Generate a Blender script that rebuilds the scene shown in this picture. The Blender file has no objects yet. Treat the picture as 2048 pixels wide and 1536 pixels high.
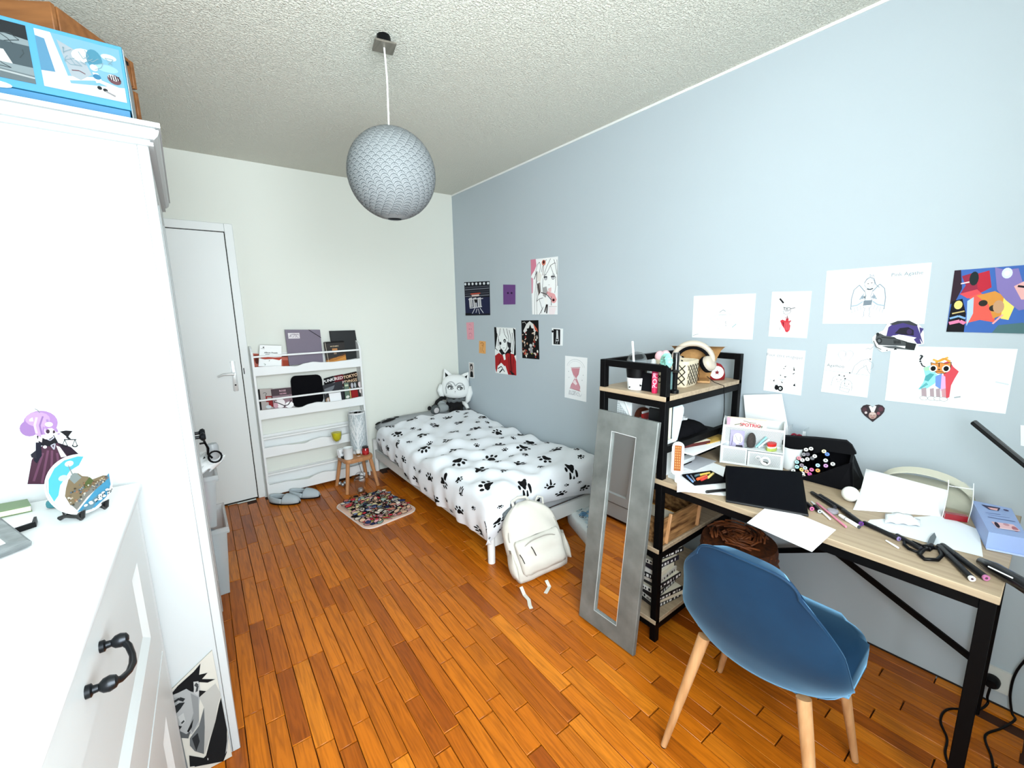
import bpy, bmesh, math, random
from mathutils import Vector as V, Matrix as MX
PI = math.pi
random.seed(7)
SC = bpy.context.scene
COL = SC.collection
# ------------------------------------------------------------------ camera, sky, light, exposure
RC = MX(((0.79464562, -0.11889806, 0.59531784), (-0.60669732, -0.12677953, 0.78475701), (-0.01783171, -0.98478161, -0.17287922)))
CP = V((0, 0, 1.4216))
FOC = 845.46
cd = bpy.data.cameras.new('camera')
cam = bpy.data.objects.new('camera', cd)
COL.objects.link(cam)
cd.sensor_width = 36.0
cd.lens = FOC * 36 / 2048
cd.clip_start = 0.02
mc = MX((RC.col[0], -RC.col[1], -RC.col[2])).transposed().to_4x4()
mc.translation = CP
cam.matrix_world = mc
SC.camera = cam
SC.view_settings.view_transform = 'Standard'
SC.view_settings.look = 'None'
SC.view_settings.gamma = 1.0
SC.view_settings.use_curve_mapping = False
SC.view_settings.exposure = 1.6
W = bpy.data.worlds.new('sky')
SC.world = W
W.use_nodes = True
W.node_tree.nodes['Background'].inputs[0].default_value = (0.80, 0.90, 1.0, 1)
W.node_tree.nodes['Background'].inputs[1].default_value = 1.5


def area(name, loc, rot, sx, sy, power, col):
    l = bpy.data.lights.new(name, 'AREA')
    l.shape = 'RECTANGLE'
    l.size, l.size_y, l.energy, l.color = sx, sy, power, col
    o = bpy.data.objects.new(name, l)
    o.location, o.rotation_euler = loc, rot
    COL.objects.link(o)
    return o


# daylight that comes in through the wide window in the wall behind the camera
area('window_daylight', (0.12, -0.54, 1.61), (PI / 2, 0, 0), 1.30, 1.44, 44, (0.88, 0.96, 1.0))


def at(u, v, x=None, y=None, z=None):
    """Point where the line of sight through photo pixel (u, v) meets a given wall, shelf or table plane."""
    d = RC @ V((u - 1024, v - 768, FOC))
    if x is not None:
        t = (x - CP.x) / d.x
    elif y is not None:
        t = (y - CP.y) / d.y
    else:
        t = (z - CP.z) / d.z
    return CP + d * t


# ------------------------------------------------------------------ materials
def lin(h):
    h = h.lstrip('#')
    c = [int(h[i:i + 2], 16) / 255 for i in (0, 2, 4)]
    return tuple(x / 12.92 if x <= 0.04045 else ((x + 0.055) / 1.055) ** 2.4 for x in c) + (1,)


MATS = {}


def mat(name, col='#cccccc', rough=0.6, metal=0.0, spec=0.5, var=None, bump=None, coat=0.0, sheen=0.0, trans=0.0, alpha=1.0, ior=1.45, emit=None):
    """Principled material; var = (scale xyz, colour, contrast), bump = (scale xyz, strength, distance)."""
    if name in MATS:
        return MATS[name]
    m = bpy.data.materials.new(name)
    m.use_nodes = True
    nt = m.node_tree
    b = nt.nodes['Principled BSDF']
    b.inputs['Base Color'].default_value = lin(col)
    b.inputs['Roughness'].default_value = rough
    b.inputs['Metallic'].default_value = metal
    b.inputs['Specular IOR Level'].default_value = spec
    b.inputs['Coat Weight'].default_value = coat
    b.inputs['Sheen Weight'].default_value = sheen
    b.inputs['Transmission Weight'].default_value = trans
    b.inputs['Alpha'].default_value = alpha
    b.inputs['IOR'].default_value = ior
    tc = None
    if var or bump:
        tc = nt.nodes.new('ShaderNodeTexCoord')

    def noise(sc, detail=4):
        mp = nt.nodes.new('ShaderNodeMapping')
        nt.links.new(tc.outputs['Object'], mp.inputs[0])
        mp.inputs['Scale'].default_value = sc if hasattr(sc, '__len__') else (sc, sc, sc)
        n = nt.nodes.new('ShaderNodeTexNoise')
        n.inputs['Scale'].default_value = 1
        n.inputs['Detail'].default_value = detail
        nt.links.new(mp.outputs[0], n.inputs[0])
        return n
    if var:
        n = noise(var[0])
        r = nt.nodes.new('ShaderNodeValToRGB')
        k = var[2]
        r.color_ramp.elements[0].position = 0.5 - k
        r.color_ramp.elements[1].position = 0.5 + k
        r.color_ramp.elements[0].color = lin(var[1])
        r.color_ramp.elements[1].color = lin(col)
        nt.links.new(n.outputs[0], r.inputs[0])
        nt.links.new(r.outputs[0], b.inputs['Base Color'])
    if bump:
        n = noise(bump[0], 3)
        bp = nt.nodes.new('ShaderNodeBump')
        bp.inputs['Strength'].default_value = bump[1]
        bp.inputs['Distance'].default_value = bump[2]
        nt.links.new(n.outputs[0], bp.inputs['Height'])
        nt.links.new(bp.outputs[0], b.inputs['Normal'])
    MATS[name] = m
    return m


INKS = 1.0


def ink(h):
    # printing colours; INKS < 1 darkens the inks to offset strong window light
    m = mat('ink_%s_%d' % (h.lstrip('#'), round(INKS * 100)), h, 0.75, spec=0.2)
    m.node_tree.nodes['Principled BSDF'].inputs['Base Color'].default_value = tuple(x * INKS for x in lin(h)[:3]) + (1,)
    return m


def curve(pts, n=6):
    """Catmull-Rom through the points"""
    P_ = [V(p) for p in pts]
    out = []
    for i in range(len(P_) - 1):
        a, b, c, d = P_[max(i - 1, 0)], P_[i], P_[i + 1], P_[min(i + 2, len(P_) - 1)]
        for k in range(n):
            t = k / n
            out.append(.5 * (2 * b + (c - a) * t + (2 * a - 5 * b + 4 * c - d) * t * t + (3 * b - a - 3 * c + d) * t ** 3))
    return out + [P_[-1]]


def floor_wood():
    m = bpy.data.materials.new('varnished_parquet')
    m.use_nodes = True
    nt = m.node_tree
    b = nt.nodes['Principled BSDF']
    N = nt.nodes.new
    L = nt.links.new
    tc = N('ShaderNodeTexCoord')
    oi = N('ShaderNodeObjectInfo')
    ge = N('ShaderNodeNewGeometry')
    add = N('ShaderNodeMath')
    add.operation = 'ADD'
    L(oi.outputs['Random'], add.inputs[0])
    L(ge.outputs['Random Per Island'], add.inputs[1])
    fr = N('ShaderNodeMath')
    fr.operation = 'FRACT'
    L(add.outputs[0], fr.inputs[0])
    ramp = N('ShaderNodeValToRGB')
    e = ramp.color_ramp.elements
    e[0].position, e[0].color = 0.0, lin('#8c440d')
    e[1].position, e[1].color = 1.0, lin('#d07a1c')
    for p, c in ((0.3, '#b4600f'), (0.6, '#c26c14'), (0.8, '#a4560e')):
        q = e.new(p)
        q.color = lin(c)
    L(fr.outputs[0], ramp.inputs[0])
    mul = N('ShaderNodeMath')
    mul.operation = 'MULTIPLY'
    mul.inputs[1].default_value = 40
    L(fr.outputs[0], mul.inputs[0])
    cb = N('ShaderNodeCombineXYZ')
    L(mul.outputs[0], cb.inputs[0])
    L(mul.outputs[0], cb.inputs[1])
    va = N('ShaderNodeVectorMath')
    va.operation = 'ADD'
    L(tc.outputs['Object'], va.inputs[0])
    L(cb.outputs[0], va.inputs[1])
    mp = N('ShaderNodeMapping')
    mp.inputs['Scale'].default_value = (42, 2.6, 10)
    L(va.outputs[0], mp.inputs[0])
    ns = N('ShaderNodeTexNoise')
    ns.inputs['Scale'].default_value = 1.6
    ns.inputs['Detail'].default_value = 6
    ns.inputs['Distortion'].default_value = 1.6
    L(mp.outputs[0], ns.inputs[0])
    gr = N('ShaderNodeValToRGB')
    gr.color_ramp.elements[0].position, gr.color_ramp.elements[0].color = 0.33, (0.40, 0.36, 0.33, 1)
    gr.color_ramp.elements[1].position, gr.color_ramp.elements[1].color = 0.6, (1, 1, 1, 1)
    L(ns.outputs[0], gr.inputs[0])
    mx = N('ShaderNodeMix')
    mx.data_type = 'RGBA'
    mx.blend_type = 'MULTIPLY'
    mx.inputs[0].default_value = 0.62
    L(ramp.outputs[0], mx.inputs[6])
    L(gr.outputs[0], mx.inputs[7])
    L(mx.outputs[2], b.inputs['Base Color'])
    b.inputs['Roughness'].default_value = 0.32
    b.inputs['Specular IOR Level'].default_value = 0.3
    bp = N('ShaderNodeBump')
    bp.inputs['Strength'].default_value = 0.06
    bp.inputs['Distance'].default_value = 0.002
    L(ns.outputs[0], bp.inputs['Height'])
    L(bp.outputs[0], b.inputs['Normal'])
    return m


def stippled(col):
    """Ceiling paint rolled into short raised worms."""
    m = mat('stippled_ceiling_paint', col, 0.85)
    nt = m.node_tree
    N = nt.nodes.new
    L = nt.links.new
    tc = N('ShaderNodeTexCoord')
    n1 = N('ShaderNodeTexNoise')
    n1.inputs['Scale'].default_value = 120
    n1.inputs['Detail'].default_value = 3
    n1.inputs['Distortion'].default_value = 0.6
    L(tc.outputs['Object'], n1.inputs[0])
    r = N('ShaderNodeValToRGB')
    r.color_ramp.elements[0].position = 0.42
    r.color_ramp.elements[1].position = 0.66
    L(n1.outputs[0], r.inputs[0])
    bp = N('ShaderNodeBump')
    bp.inputs['Strength'].default_value = 0.85
    bp.inputs['Distance'].default_value = 0.006
    L(r.outputs[0], bp.inputs['Height'])
    L(bp.outputs[0], nt.nodes['Principled BSDF'].inputs['Normal'])
    return m


WHITE = mat('white_lacquer', '#d3d7d8', 0.38)
WHITE2 = mat('white_paint', '#e6e8e6', 0.5)
DOORW = mat('white_door_paint', '#dfe3e2', 0.42)
GREYW = mat('grey_wall_paint', '#b2bdc4', 0.72, var=((0.9, 0.9, 0.9), '#aeb9c0', 0.2))
BACKW = mat('white_wall_paint', '#dcdfd7', 0.8)
BLACK = mat('black_powder_coat', '#050506', 0.55, spec=0.12)
BLK = mat('black_plastic', '#060608', 0.4, spec=0.2)
BLKF = mat('black_cloth', '#050509', 0.9, spec=0.15, bump=(500, 0.2, 0.001))
OAK = mat('pale_oak_board', '#b7a488', 0.5, var=((60, 3, 60), '#94806a', 0.3))
OAKX = mat('pale_oak_board_cross', '#b7a488', 0.5, var=((60, 3, 60), '#94806a', 0.3))
PAPER = mat('white_paper', '#eceef0', 0.8, spec=0.2)
CARD = mat('cream_paper_edge', '#d9d2bd', 0.85)
BEECH = mat('beech_wood', '#b9855a', 0.5, var=((40, 40, 4), '#a06e45', 0.25))
PALEW = mat('pale_leg_wood', '#c69a6e', 0.5, var=((60, 60, 5), '#a97b50', 0.25))
IRON = mat('dark_iron', '#2b2d30', 0.35, metal=0.85)
GALV = mat('brushed_grey_metal_paint', '#858a88', 0.45, metal=0.3, var=((9, 9, 9), '#626765', 0.22))
GLASS = mat('clear_plastic', '#f4f8fa', 0.06, trans=1.0, ior=1.12, alpha=0.4)
MIRROR = mat('mirror_glass', '#e9ecec', 0.015, metal=1.0)


# ------------------------------------------------------------------ builders
ROOT = {}


def thing(name, label, cat, loc=(0, 0, 0), rz=0.0, group=None, world=False, kind=None):
    o = bpy.data.objects.new(name, None)
    COL.objects.link(o)
    o.location = loc
    o.rotation_euler = (0, 0, rz)
    o.empty_display_size = 0.05
    if label:
        o['label'] = label
    if cat:
        o['category'] = cat
    if group:
        o['group'] = group
    if kind:
        o['kind'] = kind
    if world:
        ROOT[o] = V(loc)
    return o


def root(o):
    while o.parent:
        o = o.parent
    return o


class B:
    def __init__(self):
        self.bm = bmesh.new()
        self.mi = 0

    def _paint(self, before):
        if self.mi:
            for f in self.bm.faces:
                if f not in before:
                    f.material_index = self.mi

    def _start(self):
        return set(self.bm.faces) if self.mi else None

    def box(self, c, s, rot=None, bev=0.0, seg=1):
        st = self._start()
        M = MX.Translation(V(c)) @ (rot.to_4x4() if rot else MX()) @ MX.Diagonal((s[0], s[1], s[2], 1))
        r = bmesh.ops.create_cube(self.bm, size=1, matrix=M)
        if bev:
            es = list({e for v in r['verts'] for e in v.link_edges})
            bmesh.ops.bevel(self.bm, geom=es, offset=min(bev, 0.49 * min(s)), segments=seg, affect='EDGES', profile=0.5)
        self._paint(st)
        return self

    def b2(self, lo, hi, bev=0.0, seg=1):
        return self.box([(a + b) / 2 for a, b in zip(lo, hi)], [abs(b - a) for a, b in zip(lo, hi)], None, bev, seg)

    def bar(self, p0, p1, w, h, bev=0.0, up=(0, 0, 1)):
        p0, p1 = V(p0), V(p1)
        d = (p1 - p0)
        z = d.normalized()
        x = z.cross(V(up))
        if x.length < 1e-4:
            x = V((1, 0, 0))
        x.normalize()
        y = z.cross(x)
        rot = MX((x, y, z)).transposed()
        return self.box((p0 + p1) / 2, (w, h, d.length), rot, bev)

    def rings(self, rs, caps=True, closed=False, cyclic=True):
        st = self._start()
        vs = [[self.bm.verts.new(p) for p in r] for r in rs]
        n = len(vs[0])
        m = len(vs)
        for i in range(m if closed else m - 1):
            a, b = vs[i], vs[(i + 1) % m]
            for j in range(n if cyclic else n - 1):
                k = (j + 1) % n
                try:
                    self.bm.faces.new((a[j], a[k], b[k], b[j]))
                except ValueError:
                    pass
        if caps and not closed:
            try:
                self.bm.faces.new(list(reversed(vs[0])))
                self.bm.faces.new(vs[-1])
            except ValueError:
                pass
        self._paint(st)
        return self

    def tube(self, pts, r, n=8, closed=False, caps=True):
        pts = [V(p) for p in pts]
        m = len(pts)
        rr = r if hasattr(r, '__len__') else [r] * m
        T = []
        for i in range(m):
            a = pts[i - 1] if (i > 0 or closed) else pts[i]
            b = pts[(i + 1) % m] if (i < m - 1 or closed) else pts[i]
            T.append((b - a).normalized())
        u = T[0].orthogonal().normalized()
        out = []
        for i in range(m):
            u = (u - T[i] * u.dot(T[i]))
            u = u.normalized() if u.length > 1e-6 else T[i].orthogonal().normalized()
            w = T[i].cross(u)
            out.append([pts[i] + (u * math.cos(2 * PI * k / n) + w * math.sin(2 * PI * k / n)) * rr[i] for k in range(n)])
        return self.rings(out, caps, closed)

    def cyl(self, p0, p1, r0, r1=None, n=16):
        return self.tube([p0, p1], [r0, r0 if r1 is None else r1], n)

    def lathe(self, prof, c=(0, 0, 0), n=24, M=None, caps=True, sq=None):
        rs = []
        for r, z in prof:
            ring = []
            for k in range(n):
                a = 2 * PI * k / n
                p = V((r * math.cos(a), r * math.sin(a) * (sq or 1), z))
                ring.append((M @ p if M else p) + V(c))
            rs.append(ring)
        return self.rings(rs, caps)

    def ball(self, c, r, nu=20, nv=12, M=None):
        r = r if hasattr(r, '__len__') else (r, r, r)
        rs = []
        for i in range(nv + 1):
            t = PI * (i + 0.0) / nv
            t = min(max(t, 0.02), PI - 0.02)
            ring = []
            for k in range(nu):
                a = 2 * PI * k / nu
                p = V((r[0] * math.sin(t) * math.cos(a), r[1] * math.sin(t) * math.sin(a), -r[2] * math.cos(t)))
                ring.append((M @ p if M else p) + V(c))
            rs.append(ring)
        return self.rings(rs)

    def prism(self, poly, fn, h, bev=0.0):
        """fn(x, y, z) -> point; polygon in x, y from z = 0 to h."""
        st = self._start()
        a = [self.bm.verts.new(fn(x, y, 0)) for x, y in poly]
        b = [self.bm.verts.new(fn(x, y, h)) for x, y in poly]
        n = len(poly)
        fs = [self.bm.faces.new(list(reversed(a))), self.bm.faces.new(b)]
        for i in range(n):
            j = (i + 1) % n
            fs.append(self.bm.faces.new((a[i], a[j], b[j], b[i])))
        if bev:
            es = list(fs[1].edges) + list(fs[0].edges)
            bmesh.ops.bevel(self.bm, geom=es, offset=bev, segments=2, affect='EDGES', profile=0.5)
        self._paint(st)
        return self

    def grid(self, f, nu, nv):
        st = self._start()
        vs = [[self.bm.verts.new(f(i / nu, j / nv)) for j in range(nv + 1)] for i in range(nu + 1)]
        for i in range(nu):
            for j in range(nv):
                self.bm.faces.new((vs[i][j], vs[i + 1][j], vs[i + 1][j + 1], vs[i][j + 1]))
        self._paint(st)
        return self

    def poly(self, pts):
        st = self._start()
        self.bm.faces.new([self.bm.verts.new(p) for p in pts])
        self._paint(st)
        return self

    def mesh(self, me, M=None):
        st = self._start()
        n0 = len(self.bm.verts)
        self.bm.from_mesh(me)
        if M is not None:
            self.bm.verts.ensure_lookup_table()
            for v in self.bm.verts[n0:]:
                v.co = M(v.co) if callable(M) else M @ v.co
        self._paint(st)
        return self

    def done(self, name, m, parent=None, label=None, cat=None, group=None, kind=None, smooth=38, solid=0, sub=0, fix=True):
        bm = self.bm
        if fix:
            bmesh.ops.recalc_face_normals(bm, faces=bm.faces)
        me = bpy.data.meshes.new(name)
        bm.to_mesh(me)
        bm.free()
        for q in (m if isinstance(m, (list, tuple)) else [m]):
            me.materials.append(q)
        o = bpy.data.objects.new(name, me)
        COL.objects.link(o)
        if parent is not None:
            o.parent = parent
            rt = root(parent)
            if rt in ROOT:
                me.transform(MX.Translation(-ROOT[rt]))
        elif kind != 'structure':
            xs = [v.co for v in me.vertices]
            lo = V([min(v[i] for v in xs) for i in range(3)])
            hi = V([max(v[i] for v in xs) for i in range(3)])
            c = V(((lo.x + hi.x) / 2, (lo.y + hi.y) / 2, lo.z))
            me.transform(MX.Translation(-c))
            o.location = c
            ROOT[o] = c
        if smooth:
            for p in me.polygons:
                p.use_smooth = True
            me.set_sharp_from_angle(angle=math.radians(smooth))
        if solid:
            md = o.modifiers.new('thickness', 'SOLIDIFY')
            md.thickness = solid
            md.offset = 0
        if sub:
            md = o.modifiers.new('smooth', 'SUBSURF')
            md.levels = md.render_levels = sub
        if label:
            o['label'] = label
        if cat:
            o['category'] = cat
        if group:
            o['group'] = group
        if kind:
            o['kind'] = kind
        return o


def text_mesh(s, bold=0.0):
    c = bpy.data.curves.new('t', 'FONT')
    c.body = s
    c.align_x = 'CENTER'
    c.align_y = 'CENTER'
    c.offset = bold
    c.resolution_u = 2
    o = bpy.data.objects.new('t', c)
    COL.objects.link(o)
    dg = bpy.context.evaluated_depsgraph_get()
    me = bpy.data.meshes.new_from_object(o.evaluated_get(dg))
    bpy.data.objects.remove(o)
    return me


class Art:
    """Flat print: coloured shapes in 0..1 coordinates (u right, v down) on a quad TL, TR, BR, BL, lifted off along n."""

    def __init__(self, tl, tr, br, bl, n, lift=0.0006):
        self.q = [V(tl), V(tr), V(br), V(bl)]
        self.n = V(n).normalized()
        self.l = lift
        self.bm = bmesh.new()
        self.cols = []
        self.asp = ((self.q[1] - self.q[0]).length + (self.q[2] - self.q[3]).length) / max(1e-6, (self.q[3] - self.q[0]).length + (self.q[2] - self.q[1]).length)

    def P(self, u, v, l=None):
        a, b, c, d = self.q
        return a * (1 - u) * (1 - v) + b * u * (1 - v) + c * u * v + d * (1 - u) * v + self.n * (self.l if l is None else l)

    def _c(self, c):
        if c not in self.cols:
            self.cols.append(c)
        return self.cols.index(c)

    def poly(self, pts, c):
        i = self._c(c)
        f = self.bm.faces.new([self.bm.verts.new(self.P(*p)) for p in pts])
        f.material_index = i
        self.l += 0.00005
        return self

    def rect(self, u0, v0, u1, v1, c):
        return self.poly([(u0, v0), (u1, v0), (u1, v1), (u0, v1)], c)

    def ell(self, u, v, ru, rv, c, n=14, a0=0, a1=2 * PI, rot=0):
        k = n if a1 - a0 >= 2 * PI - 1e-3 else n - 1
        pts = []
        for i in range(n):
            t = a0 + (a1 - a0) * i / k
            x, y = ru * math.cos(t) * self.asp, rv * math.sin(t)
            pts.append((u + (x * math.cos(rot) - y * math.sin(rot)) / self.asp, v + x * math.sin(rot) + y * math.cos(rot)))
        return self.poly(pts, c)

    def line(self, pts, w, c):
        """w in units of the height"""
        i = self._c(c)
        for (u0, v0), (u1, v1) in zip(pts, pts[1:]):
            dx, dy = (u1 - u0) * self.asp, v1 - v0
            L = math.hypot(dx, dy) or 1
            ox, oy = -dy / L * w / 2 / self.asp, dx / L * w / 2
            f = self.bm.faces.new([self.bm.verts.new(self.P(*p)) for p in ((u0 + ox, v0 + oy), (u1 + ox, v1 + oy), (u1 - ox, v1 - oy), (u0 - ox, v0 - oy))])
            f.material_index = i
        self.l += 0.00005
        return self

    def arc(self, u, v, ru, rv, a0, a1, w, c, n=9):
        return self.line([(u + ru * math.cos(a0 + (a1 - a0) * i / n), v + rv * math.sin(a0 + (a1 - a0) * i / n)) for i in range(n + 1)], w, c)

    def text(self, s, u, v, size, c, bold=0.0, rot=0.0):
        i = self._c(c)
        n0 = len(self.bm.verts)
        f0 = len(self.bm.faces)
        self.bm.from_mesh(text_mesh(s, bold))
        self.bm.verts.ensure_lookup_table()
        self.bm.faces.ensure_lookup_table()
        for w in self.bm.verts[n0:]:
            x, y = w.co.x * size, -w.co.y * size
            x, y = x * math.cos(rot) - y * math.sin(rot), x * math.sin(rot) + y * math.cos(rot)
            w.co = self.P(u + x / self.asp, v + y)
        for f in self.bm.faces[f0:]:
            f.material_index = i
        self.l += 0.00005
        return self

    def done(self, parent, name='print'):
        b = B()
        b.bm.free()
        b.bm = self.bm
        return b.done(name, [ink(c) for c in self.cols], parent, smooth=0, fix=False)


def stadium(w, h, r, n=5):
    pts = []
    for cx, cy, a in ((w / 2 - r, h / 2 - r, 0), (-w / 2 + r, h / 2 - r, PI / 2), (-w / 2 + r, -h / 2 + r, PI), (w / 2 - r, -h / 2 + r, 1.5 * PI)):
        for i in range(n + 1):
            t = a + PI / 2 * i / n
            pts.append((cx + r * math.cos(t), cy + r * math.sin(t)))
    return pts


def copy_tree(o, parent=None):
    c = o.copy()
    COL.objects.link(c)
    c.parent = parent
    for ch in [k for k in bpy.data.objects if k.parent == o]:
        copy_tree(ch, c)
    return c


def sheet(name, label, cat, quad, n, th=0.0012, m=None, group=None, curl=0.0):
    """A sheet of paper, quad TL TR BR BL lying with its back on the surface, n pointing off it."""
    q = [V(p) for p in quad]
    n = V(n).normalized()
    b = B()

    def f(u, v, l):
        p = q[0] * (1 - u) * (1 - v) + q[1] * u * (1 - v) + q[2] * u * v + q[3] * (1 - u) * v
        k = curl * ((2 * u - 1) ** 6 * 0.6 + (2 * v - 1) ** 6 * 0.4) if curl else 0
        return p + n * (l + k)
    N = 6 if curl else 1
    per = [(i / N, 0) for i in range(N)] + [(1, i / N) for i in range(N)] + [(1 - i / N, 1) for i in range(N)] + [(0, 1 - i / N) for i in range(N)]
    if curl:
        b.grid(lambda u, v: f(u, v, th), N, N)
        b.grid(lambda u, v: f(u, v, 0.0004), N, N)
        b.rings([[f(u, v, th) for u, v in per], [f(u, v, 0.0004) for u, v in per]], caps=False)
    else:
        b.rings([[f(u, v, 0.0003) for u, v in per], [f(u, v, th) for u, v in per]])
    o = b.done(name, m or PAPER, None, label, cat, group)
    return o
# ------------------------------------------------------------------ the room
XL, XR, YB, YF, H = -0.62, 2.1404, 3.7153, -0.42, 2.5


def struct(b, name, m, parent=None):
    return b.done(name, m, parent, kind=None if parent else 'structure')


wood = floor_wood()
fl = struct(B().b2((XL - .1, YF - .1, -0.16), (XR + .1, YB + .1, -0.0125)), 'floor', mat('dark_joint', '#3a1c0a', 0.8))
ang = math.radians(-0.9)
PW = 0.0605
lens = [0.24, 0.30, 0.36, 0.42, 0.48]


def plank_mesh(b, L, c=(0, 0), a=0.0):
    return b.box((c[0], c[1], -0.006), (PW - 0.002, L - 0.004, 0.012), MX.Rotation(a, 3, 'Z'), 0.0012)


pm = []
for L in lens:
    o = plank_mesh(B(), L).done('plank', wood, fl)
    pm.append(o.data)
    bpy.data.objects.remove(o)
cand = []
ca, sa = math.cos(ang), math.sin(ang)
for i in range(-14, 48):
    u = i * PW
    v = -1.3 + random.random() * 0.4
    while v < 4.0:
        k = random.randrange(5)
        L = lens[k]
        vc = v + L / 2
        x, y = u * ca - vc * sa, u * sa + vc * ca
        v += L
        if XL + 0.035 < x < XR - 0.016 and YF + L / 2 + .01 < y < YB - L / 2 - 0.003:
            d = RC.transposed() @ (V((x, y, 0)) - CP)
            s = 0
            if d.z > 0.2:
                px, py = 1024 + FOC * d.x / d.z, 768 + FOC * d.y / d.z
                if -60 < px < 2150 and py < 1640 and x > -0.06 and not (x > 1.32 and y > 1.95) and not (x > 1.5 and y > 0.95):
                    s = 1 / d.length
            cand.append((s, x, y, k))
        elif XL < x < XR and YF < y < YB and YB - L / 2 - 0.003 <= y:
            cand.append((0, x, (y - L / 2 + YB) / 2, -(YB - y + L / 2 - 0.004)))
cand.sort(key=lambda c: -c[0])
for j, (s, x, y, k) in enumerate(cand[:300]):
    if k < 0:
        continue
    o = bpy.data.objects.new('plank', pm[k])
    COL.objects.link(o)
    o.parent = fl
    o.location = (x, y, 0)
    o.rotation_euler = (0, 0, ang)
bb = B()
for s, x, y, k in cand[300:]:
    plank_mesh(bb, lens[k] if k >= 0 else -k, (x, y), ang)
o = bb.done('plank', wood, fl)
o['kind'] = 'stuff'

struct(B().b2((XL - .1, YF - .1, H), (XR + .1, YB + .1, H + .1)), 'ceiling', stippled('#e4e4d8'))
struct(B().b2((XR, YF - .1, -.1), (XR + .1, YB + .1, H)), 'wall_right', GREYW)
struct(B().b2((XL - .1, YF - .1, -.1), (XL, YB + .1, H)), 'wall_left', BACKW)
struct(B().b2((XL, YB, -.1), (XR, YB + .1, H)), 'wall_back', BACKW)
bw = B()
wx0, wx1, wz0, wz1 = -0.56, 0.80, 0.86, 2.36
bw.b2((XL, YF - .1, -.1), (wx0, YF, H)).b2((wx1, YF - .1, -.1), (XR, YF, H)).b2((wx0, YF - .1, -.1), (wx1, YF, wz0)).b2((wx0, YF - .1, wz1), (wx1, YF, H))
struct(bw, 'wall_rear', BACKW)
wf = B()
for a, c in (((wx0, wz0), (wx0 + .05, wz1)), ((wx1 - .05, wz0), (wx1, wz1)), ((wx0, wz0), (wx1, wz0 + .05)), ((wx0, wz1 - .05), (wx1, wz1)), ((.09, wz0), (.15, wz1))):
    wf.b2((a[0], YF - .07, a[1]), (c[0], YF - .02, c[1]))
struct(wf, 'window_1', WHITE2)
struct(B().b2((XR - .004, YF, H - .012), (XR, YB, H)), 'trim_1', WHITE2)
struct(B().b2((XR - .003, YF, 0), (XR, YB, .006)), 'trim_2', mat('dark_floor_gap', '#1c120c', 0.8))

# door in the far wall
dr = thing('door_1', None, None, (-0.08, YB, 0), kind='structure', world=True)
B().b2((-.436, YB - .012, .012), (.2845, YB - .001, 1.994), .0015).done('door_leaf', DOORW, dr)
B().b2((-.46, YB - .006, 0), (.30, YB - .0005, 2.01)).done('door_gap', mat('door_gap_shadow', '#15130f', 0.9), dr)
fr = B()
fr.b2((.2895, YB - .018, 0), (.341, YB, 2.055), .003).b2((-.50, YB - .018, 1.999), (.2895, YB, 2.055), .003).b2((-.50, YB - .018, 0), (-.441, YB, 2.0), .003)
fr.done('door_frame', DOORW, dr)
hd = B()
hd.prism([(x, y) for x, y in stadium(.036, .226, .012)], lambda x, y, z: V((.236 + x, YB - .012 - z, .975 + y)), .008, .002)
hp = hd.done('handle_plate', mat('satin_white_metal', '#d8dcdc', 0.3, metal=0.3), dr)
B().cyl((.236, YB - .02, .995), (.236, YB - .055, .995), .009).tube([(.236, YB - .055, .995), (.21, YB - .056, .998), (.17, YB - .053, .998), (.135, YB - .048, .985)], [.009, .0085, .008, .006], 10).done('handle', MATS['satin_white_metal'], hp)
B().cyl((.236, YB - .0195, .91), (.236, YB - .0215, .91), .006).done('keyhole', BLK, hp)
B().b2((.297, YB - .0195, .985), (.303, YB - .0185, 1.03)).done('strike_plate', BLK, dr)

# ------------------------------------------------------------------ wardrobe on the left
WY0, WY1 = 1.50, 2.36
wd = thing('wardrobe', 'tall white wardrobe with moulded cornice and panelled doors', 'wardrobe', (-.3, 1.93, 0), world=True)
body = B()
body.b2((-.60, WY0 + .002, 0), (-.047, WY0 + .02, 1.856))
body.b2((-.60, WY1 - .02, 0), (-.047, WY1, 1.856)).b2((-.60, WY0 + .02, .06), (-.59, WY1 - .02, 1.85))
body.b2((-.59, WY0 + .02, .06), (-.05, WY1 - .02, .08)).b2((-.60, WY0 + .002, 1.84), (-.047, WY1, 1.856))
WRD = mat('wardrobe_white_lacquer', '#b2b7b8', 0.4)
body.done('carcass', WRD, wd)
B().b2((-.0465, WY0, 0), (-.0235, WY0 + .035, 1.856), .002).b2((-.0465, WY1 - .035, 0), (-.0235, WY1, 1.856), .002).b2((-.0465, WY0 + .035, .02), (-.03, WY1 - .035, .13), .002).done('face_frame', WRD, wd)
cn = B()
prof = [(0, 1.852), (.011, 1.852), (.011, 1.861), (.005, 1.8625), (.005, 1.866), (.014, 1.8675), (.022, 1.875), (.026, 1.886), (.026, 1.8885), (.019, 1.8895), (.019, 1.8925), (.03, 1.8935), (.03, 1.905), (0, 1.905)]


def corn(d, z, w):
    return [V((-.60, WY0 - d * .9, z)), V((-.0235 + d, WY0 - d * .9, z)), V((-.0235 + d, WY1 + d, z)), V((-.60, WY1 + d, z))][w]


cn.rings([[corn(d, z, k) for k in range(4)] for d, z in prof])
cn.done('cornice', WRD, wd, smooth=20)


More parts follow.
